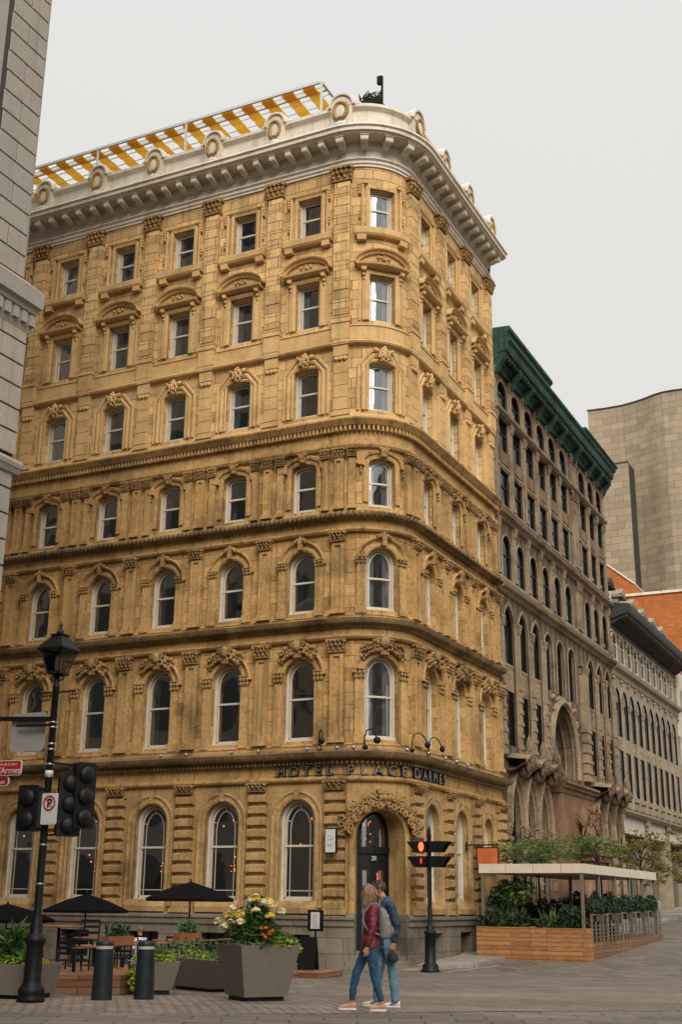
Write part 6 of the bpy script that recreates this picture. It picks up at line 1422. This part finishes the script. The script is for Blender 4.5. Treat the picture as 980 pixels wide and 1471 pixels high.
def hand(mb, wrist, dirv, palm_n, curl=.35, k=1.0):
    """palm, four unequal bent fingers and a thumb leaving the side of the palm"""
    w = Vector(wrist); d_ = Vector(dirv).normalized(); nrm = Vector(palm_n).normalized(); side = d_.cross(nrm).normalized(); nrm = side.cross(d_).normalized()
    limb(mb, [w, w + d_ * .035 * k], [.024 * k, .026 * k], 8)
    for q in (-.022, 0, .022): limb(mb, [w + d_ * .02 * k + side * q * .7 * k, w + d_ * .085 * k + side * q * k], [.017 * k, .0145 * k], 8)
    for i, (off, ln) in enumerate(((-.031, .066), (-.011, .078), (.010, .073), (.030, .056))):
        a = w + d_ * .08 * k + side * off * k; b = a + (d_ * cos(curl * .5) + nrm * sin(curl * .5)) * ln * .45 * k; c_ = b + (d_ * cos(curl * 1.6) + nrm * sin(curl * 1.6)) * ln * .32 * k; e_ = c_ + (d_ * cos(curl * 2.4) + nrm * sin(curl * 2.4)) * ln * .25 * k
        limb(mb, [a, b, c_, e_], [.0095 * k, .009 * k, .0082 * k, .007 * k], 7)
    a = w + d_ * .03 * k - side * .022 * k; b = a - side * .026 * k + d_ * .028 * k + nrm * .012 * k; c_ = b + d_ * .032 * k - side * .004 * k + nrm * .012 * k; limb(mb, [a, b, c_], [.0125 * k, .011 * k, .008 * k], 7)
def head(mb, c, face, k=1.0, tilt=0):
    """skull, jaw, nose, brow, ears; face is the unit direction the face looks towards"""
    f = Vector(face).normalized(); up = Vector((0, 0, 1)); sd_ = up.cross(f).normalized(); up = f.cross(sd_).normalized(); C = Vector(c)
    P = lambda a, b, h: tuple(C + f * a * k + sd_ * b * k + up * h * k)
    mb.blob(P(-.012, 0, .030), (.086 * k, .104 * k, .080 * k), 16, 12) if False else None
    def ell(a, b, h, ra, rb, rh, n=14, m=10):
        R = []
        for j in range(1, m):
            th = pi * j / m; R.append([P(a + ra * sin(th) * cos(2 * pi * i / n), b + rb * sin(th) * sin(2 * pi * i / n), h + rh * cos(th)) for i in range(n)])
        t, bt = P(a, b, h + rh), P(a, b, h - rh)
        for i in range(n):
            q = (i + 1) % n; mb.F([t, R[0][i], R[0][q]], True); mb.F([bt, R[-1][q], R[-1][i]], True)
            for j in range(m - 2): mb.F([R[j][i], R[j + 1][i], R[j + 1][q], R[j][q]], True)
    ell(-.012, 0, .035, .094, .076, .088); ell(.026, 0, -.028, .062, .056, .078); ell(.058, 0, -.088, .028, .030, .026); ell(.072, 0, .012, .022, .046, .018)
    ell(.092, 0, -.022, .018, .012, .026, 10, 8); ell(.100, 0, -.036, .015, .015, .011, 8, 6)
    ell(.082, 0, -.066, .013, .024, .010, 8, 6); ell(.080, 0, -.078, .012, .020, .008, 8, 6)
    for s in (-1, 1): ell(-.010, s * .080, -.012, .019, .009, .032, 8, 8); ell(.045, s * .042, -.02, .03, .022, .03, 8, 6)
    return P
def face_marks(par, P, mbf=None):
    for s, nm in ((-1, 'eye'), (1, 'eye')):
        g = MB(); q = P(.082, s * .033, .000); g.blob(q, (.011, .009, .011), 8, 6); g.build(nm, 'eye_dark', par)
    g = MB(); g.tube([P(.094, -.020, -.072), P(.099, 0, -.071), P(.094, .020, -.072)], .005, 5); g.build('mouth', 'lip_colour', par)
    g = MB()
    for s in (-1, 1): g.tube([P(.086, s * .018, .020), P(.088, s * .034, .026), P(.078, s * .050, .020)], .005, 5)
    g.build('eyebrows', 'hair_dark', par)
def shoe(par, heel, toe, mat, sole, h=.085):
    a = Vector(heel); b = Vector(toe); d_ = (b - a); L_ = d_.length; d_.normalize(); s_ = Vector((0, 0, 1)).cross(d_).normalized(); u_ = d_.cross(s_)
    g = MB(); n = 10
    prof = [(0, .028, .075), (.12, .034, .09), (.3, .034, .092), (.45, .036, .078), (.65, .043, .058), (.82, .042, .046), (.95, .030, .034), (1.0, .012, .024)]
    R = []
    for t, w, hh in prof:
        c_ = a + d_ * t * L_; R.append([tuple(c_ + s_ * w * cos(2 * pi * k / n) + u_ * (.022 + hh * .5 * (1 + sin(2 * pi * k / n)))) for k in range(n)])
    for p, q in zip(R, R[1:]):
        for k in range(n): g.F([p[k], p[(k + 1) % n], q[(k + 1) % n], q[k]], True)
    g.F(R[0][::-1]); g.F(R[-1]); o = g.build('shoe', mat, par)
    g = MB(); S_ = []
    for t, w, hh in prof: c_ = a + d_ * (t * 1.03 - .015) * L_; S_.append((c_ - s_ * (w + .005), c_ + s_ * (w + .005)))
    for (p, q), (p2, q2) in zip(S_, S_[1:]):
        g.hexa([tuple(p), tuple(q), tuple(q2), tuple(p2)] + [tuple(x + u_ * .03) for x in (p, q, q2, p2)])
    g.build('sole', sole, o)
    return o, (a, d_, s_, u_, L_)
FWD = math.atan2(-.43593, -.8999)
# ---------------- woman
wx, wy = 8.16, -19.54
wm = empty('person', (wx, wy, gz(wx, wy)), 'woman in maroon jacket and blue jeans with grey backpack walking left', 'person', None, FWD)
hipL, kneeL, ankL = (-.02, .085, .93), (-.07, .09, .50), (-.185, .09, .11)
hipR, kneeR, ankR = (.0, -.085, .93), (.19, -.09, .52), (.255, -.09, .10)
shL, elL, wrL = (-.055, .185, 1.445), (-.035, .235, 1.15), (.035, .215, .90)
shR, elR, wrR = (-.04, -.185, 1.445), (-.10, -.24, 1.16), (-.02, -.24, .93)
b = MB()
loft(b, [(-.01, 0, .86, .095, .15), (-.01, 0, .95, .105, .158), (-.01, 0, 1.05, .09, .135), (-.02, 0, 1.15, .085, .12), (-.035, 0, 1.28, .095, .14), (-.045, 0, 1.40, .09, .155), (-.045, 0, 1.47, .065, .12), (-.035, 0, 1.51, .04, .06)])
limb(b, [(-.04, 0, 1.44), (-.01, 0, 1.53), (.015, 0, 1.60)], [.058, .048, .05]); limb(b, [hipL, kneeL, ankL], [.078, .05, .034]); limb(b, [hipR, kneeR, ankR], [.078, .05, .034])
for a_, t_ in ((ankL, (-.02, .09, .045)), (ankR, (.42, -.09, .045))): limb(b, [a_, (a_[0] + .02, a_[1], .06), t_], [.034, .034, .025])
limb(b, [shL, elL, wrL], [.045, .036, .024]); limb(b, [shR, elR, wrR], [.045, .036, .024])
hand(b, wrL, (.16, -.02, -1), (.3, -1, 0), .35); hand(b, wrR, (.1, .02, -1), (.3, 1, 0), .35)
Pw = head(b, (.04, 0, 1.665), (.94, -.34, .0), .96); body = fuse(b, 'body', 'skin', wm, .008, 3); face_marks(body, Pw)
j = MB()
loft(j, [(-.01, 0, .865, .135, .185), (-.015, 0, .93, .142, .190), (-.015, 0, 1.02, .128, .172), (-.025, 0, 1.14, .116, .158), (-.04, 0, 1.28, .125, .175), (-.05, 0, 1.40, .118, .185), (-.05, 0, 1.465, .085, .15), (-.04, 0, 1.50, .065, .085), (-.03, 0, 1.525, .062, .075)])
limb(j, [shL, elL, (.025, .222, .935)], [.067, .056, .046]); limb(j, [shR, elR, (-.03, -.24, .96)], [.067, .056, .046])
for q in ((-.03, .24, 1.22), (-.035, .238, 1.13), (0, .23, 1.04), (-.03, .0, .9)): j.blob(q, (.055, .02, .055), 8, 6)
fuse(j, 'jacket', 'jacket_maroon', wm, .010, 3)
t = MB(); loft(t, [(-.01, 0, .84, .105, .16), (-.01, 0, .90, .115, .168), (-.01, 0, .98, .11, .16)])
limb(t, [hipL, (-.045, .09, .72), kneeL, (-.13, .09, .30), (-.172, .09, .165)], [.096, .083, .064, .058, .049]); limb(t, [hipR, (.09, -.09, .74), kneeR, (.235, -.09, .32), (.25, -.09, .165)], [.096, .083, .064, .058, .049]); fuse(t, 'jeans', 'jeans_dark', wm, .010, 3)
hr = MB(); hx = .03
def hair_shell(mb, c, face, k, long_=0.0, back=.02):
    f = Vector(face).normalized(); up = Vector((0, 0, 1)); s_ = up.cross(f).normalized(); C = Vector(c)
    P = lambda a, b_, h: tuple(C + f * a * k + s_ * b_ * k + up * h * k)
    n, m = 18, 9; R = []
    for jx in range(m + 1):
        th = (pi * .62) * jx / m; row = []
        for i in range(n):
            ph = 2 * pi * i / n; fr = cos(ph); cut = 1.0 if fr < .3 else 1 - .55 * (fr - .3) / .7
            tt = th * cut; row.append(P(-.016 + .108 * sin(tt) * cos(ph), .090 * sin(tt) * sin(ph), .030 + .108 * cos(tt)))
        R.append(row)
    for jx in range(m):
        for i in range(n): q = (i + 1) % n; mb.F([R[jx][i], R[jx + 1][i], R[jx + 1][q], R[jx][q]], True)
    return P
Ph = hair_shell(hr, (.04, 0, 1.665), (.94, -.34, 0), 1.0)
rn = random.Random(14)
for i in range(74):
    a = radians(rn.uniform(62, 298)); q = .092 + rn.uniform(-.006, .006); ln = rn.uniform(.22, .34) * (1 if abs(a - pi) < 1.6 else 1.05)
    x0, y0 = -.016 + (q + .008) * cos(a), q * .95 * sin(a); z0 = .035 + rn.uniform(-.03, .03)
    w0 = rn.uniform(-.02, .02); pts = [Ph(x0 * .72, y0 * .72, z0 + .045), Ph(x0 * 1.05, y0 * 1.08, z0 - .04), Ph(x0 * 1.1 + w0 * .5, y0 * 1.15, z0 - ln * .5), Ph(x0 * 1.05 + w0, y0 * 1.12 + w0, z0 - ln * .8), Ph(x0 * .85 + w0 * 1.6, y0 * .95 + w0, z0 - ln)]
    hr.tube(pts, [.012, .018, .017, .013, .004], 5)
hr.build('hair', 'hair_blond', wm, weld=False)
for a_, t_, nm in (((-.245, .09, .0), (-.005, .09, .0), 0), ((.195, -.09, .0), (.455, -.09, .004), 0)):
    o, (A_, D_, S_, U_, L_) = shoe(wm, a_, t_, 'shoe_pink', 'shoe_white')
    g = MB()
    for k_ in range(5): c_ = A_ + D_ * L_ * (.42 + .06 * k_) + U_ * (.105 - .010 * k_); g.tube([tuple(c_ - S_ * .022), tuple(c_ + U_ * .006), tuple(c_ + S_ * .022)], .004, 4)
    g.build('laces', 'shoe_dark', o)
# backpack worn by the woman
bp_ = empty('backpack', (wx, wy, gz(wx, wy)), 'grey drawstring style backpack on the back of the woman in maroon', 'backpack', None, FWD)
g = MB(); loft(g, [(-.205, .06, 1.0, .05, .10), (-.235, .06, 1.03, .10, .135), (-.245, .06, 1.10, .115, .145), (-.235, .06, 1.22, .105, .14), (-.215, .06, 1.34, .08, .12), (-.19, .06, 1.42, .055, .09), (-.175, .06, 1.455, .03, .05)]); fuse(g, 'bag', 'bag_grey', bp_, .012, 3)
g = MB()
for s in (-1, 1): g.tube([(-.17, s * .07 + .03, 1.43), (-.10, s * .10 + .02, 1.515), (-.01, s * .115, 1.50), (.085, s * .12, 1.38), (.105, s * .13, 1.26), (.04, s * .165, 1.14), (-.10, s * .16, 1.08), (-.18, s * .12 + .02, 1.06)], .015, 6)
g.build('strap', 'bag_grey', bp_); g = MB(); loft(g, [(-.335, .06, 1.05, .02, .09), (-.345, .06, 1.12, .028, .10), (-.33, .06, 1.19, .02, .09)]); g.build('pocket', 'bag_grey', bp_)
g = MB(); g.tube([(-.33, .13, 1.10), (-.34, .14, 1.2), (-.29, .16, 1.32)], .006, 4); g.build('cord', 'dark_paint', bp_)
# ---------------- man
mxx, myy = 8.04, -18.62
mn = empty('person', (mxx, myy, gz(mxx, myy)), 'dark-haired man in blue jacket and light jeans holding a cap', 'person', None, FWD)
hipL, kneeL, ankL = (.0, .09, .97), (-.08, .10, .54), (-.12, .10, .13); hipR, kneeR, ankR = (.01, -.09, .97), (.11, -.1, .55), (.16, -.10, .11)
shL, elL, wrL = (-.04, .215, 1.50), (-.155, .27, 1.21), (-.10, .28, .955); shR, elR, wrR = (-.02, -.215, 1.50), (.02, -.27, 1.2), (.13, -.26, .97)
b = MB(); loft(b, [(0, 0, .90, .10, .15), (0, 0, 1.0, .105, .155), (-.01, 0, 1.12, .10, .145), (-.02, 0, 1.25, .105, .155), (-.03, 0, 1.38, .115, .175), (-.03, 0, 1.48, .10, .18), (-.02, 0, 1.55, .07, .13), (.0, 0, 1.59, .05, .065)])
limb(b, [(-.01, 0, 1.52), (.05, 0, 1.60), (.09, 0, 1.66)], [.066, .056, .058]); limb(b, [hipL, kneeL, ankL], [.085, .056, .038]); limb(b, [hipR, kneeR, ankR], [.085, .056, .038])
for a_, t_ in ((ankL, (.06, .1, .05)), (ankR, (.33, -.1, .05))): limb(b, [a_, (a_[0] + .02, a_[1], .07), t_], [.036, .036, .026])
limb(b, [shL, elL, wrL], [.052, .042, .028]); limb(b, [shR, elR, wrR], [.052, .042, .028]); hand(b, wrL, (.12, 0, -1), (.5, -1, 0), .6, 1.08); hand(b, wrR, (.2, 0, -1), (.3, 1, 0), .35, 1.08)
Pm = head(b, (.135, 0, 1.735), (.99, .10, -.10), 1.0); body = fuse(b, 'body', 'skin', mn, .008, 2); face_marks(body, Pm)
j = MB(); loft(j, [(.0, 0, .90, .135, .18), (.0, 0, .97, .142, .188), (-.005, 0, 1.07, .135, .18), (-.015, 0, 1.22, .135, .185), (-.03, 0, 1.36, .145, .205), (-.03, 0, 1.47, .130, .215), (-.02, 0, 1.545, .095, .165), (.0, 0, 1.59, .075, .09), (.03, 0, 1.635, .068, .072)])
fuse(j, 'jacket', 'jacket_blue', mn, .010, 2)
j = MB(); limb(j, [shL, elL, (-.108, .28, .985)], [.076, .064, .048]); limb(j, [shR, elR, (.12, -.262, .995)], [.076, .064, .048]); j.blob((-.03, .20, 1.44), (.07, .05, .09), 10, 8); j.blob((-.14, .29, 1.3), (.05, .03, .06), 8, 6); fuse(j, 'sleeves', 'jacket_navy', mn, .010, 2)
t = MB(); loft(t, [(0, 0, .86, .11, .165), (0, 0, .93, .12, .175), (0, 0, 1.0, .115, .17)])
limb(t, [hipL, (-.05, .1, .76), kneeL, (-.105, .1, .32), (-.13, .1, .11)], [.10, .09, .072, .068, .066]); limb(t, [hipR, (.06, -.1, .77), kneeR, (.14, -.1, .33), (.15, -.1, .11)], [.10, .09, .072, .068, .066]); fuse(t, 'jeans', 'jeans_light', mn, .010, 2)
hr = MB(); Pq = hair_shell(hr, (.135, 0, 1.735), (.99, .10, -.10), 1.0)
for i in range(60):
    a = rn.uniform(0, 2 * pi); tt = rn.uniform(0, 1.1); x = -.016 + .105 * sin(tt) * cos(a); y = .088 * sin(tt) * sin(a); z = .032 + .108 * cos(tt); hr.tube([Pq(x, y, z), Pq(x + .018, y * 1.02, z + .008), Pq(x + .036, y * 1.02, z + .002)], [.010, .010, .003], 5)
hr.build('hair', 'hair_dark', mn, weld=False)
for a_, t_ in (((-.20, .1, .0), (.08, .1, .0)), ((.10, -.1, .0), (.38, -.1, .0))):
    o, (A_, D_, S_, U_, L_) = shoe(mn, a_, t_, 'shoe_white', 'shoe_white')
    g = MB()
    for k_ in range(3): c_ = A_ + D_ * L_ * (.36 + .09 * k_); g.bar(tuple(c_ + S_ * .043 + U_ * .04), tuple(c_ + S_ * .030 - D_ * .02 + U_ * .088), .006, .016)
    g.build('stripes', 'shoe_dark', o)
cp = empty('cap', (mxx, myy, gz(mxx, myy)), 'black cap dangling from the hand of the man in blue', 'cap', None, FWD)
g = MB(); loft(g, [(-.085, .285, .66, .05, .06), (-.085, .285, .69, .085, .075), (-.08, .285, .75, .088, .07), (-.075, .285, .80, .065, .05), (-.072, .285, .825, .03, .02)]); fuse(g, 'crown', 'black_cap', cp, .009, 3)
g = MB(); P8 = [(-.02, .23), (.045, .25), (.055, .30), (-.02, .34)]; g.F([(-.02, .22, .70), (.06, .25, .625), (.065, .30, .62), (-.02, .34, .69)]); g.F([(-.02, .22, .71), (.06, .25, .635), (.065, .30, .63), (-.02, .34, .70)]); g.build('brim', 'black_cap', cp)
# passer-by cut by the right edge (only the leading shoe shows)
pb2 = copy_tree(mn); rx, ry = 8.36, 5.2; pb2.location = G_(rx, ry); pb2['label'] = 'passer-by leaving the picture at right, only a white shoe showing'
# ---------------- seated guest
gx_, gy_ = -5.05, -6.4
sgst = empty('person', (gx_, gy_, .02), 'fair-haired guest in a white shirt seated on the terrace', 'person', None, radians(170))
b = MB(); loft(b, [(0, 0, .42, .11, .16), (0, 0, .52, .11, .16), (0, 0, .68, .10, .14), (.0, 0, .85, .11, .165), (0, 0, .97, .08, .15), (0, 0, 1.02, .05, .06)]); limb(b, [(0, 0, .98), (.02, 0, 1.12)], [.05, .05])
for s in (-1, 1): limb(b, [(0, s * .09, .50), (.40, s * .11, .50), (.40, s * .11, .08), (.52, s * .11, .05)], [.08, .055, .036, .03]); limb(b, [(0, s * .18, .95), (.06, s * .22, .70), (.28, s * .16, .74)], [.046, .036, .026]); hand(b, (.28, s * .16, .74), (1, -s * .2, 0), (0, 0, -1), .4)
Pg = head(b, (.03, 0, 1.17), (1, .2, -.15), .95); body = fuse(b, 'body', 'skin', sgst, .010, 2); face_marks(body, Pg)
j = MB(); loft(j, [(0, 0, .46, .13, .175), (0, 0, .6, .125, .165), (0, 0, .85, .125, .18), (0, 0, .97, .095, .165), (0, 0, 1.03, .06, .075)])
for s in (-1, 1): limb(j, [(0, s * .18, .95), (.05, s * .22, .73)], [.06, .052])
fuse(j, 'shirt', 'white_shirt', sgst, .012, 2)
t = MB(); loft(t, [(0, 0, .40, .12, .17), (0, 0, .50, .12, .17)])
for s in (-1, 1): limb(t, [(0, s * .09, .50), (.40, s * .11, .50), (.40, s * .11, .12)], [.09, .068, .055])
fuse(t, 'trousers', 'jeans_dark', sgst, .012, 2)
hr = MB(); hair_shell(hr, (.03, 0, 1.17), (1, .2, -.15), 1.0); hr.build('hair', 'hair_blond', sgst, weld=False)
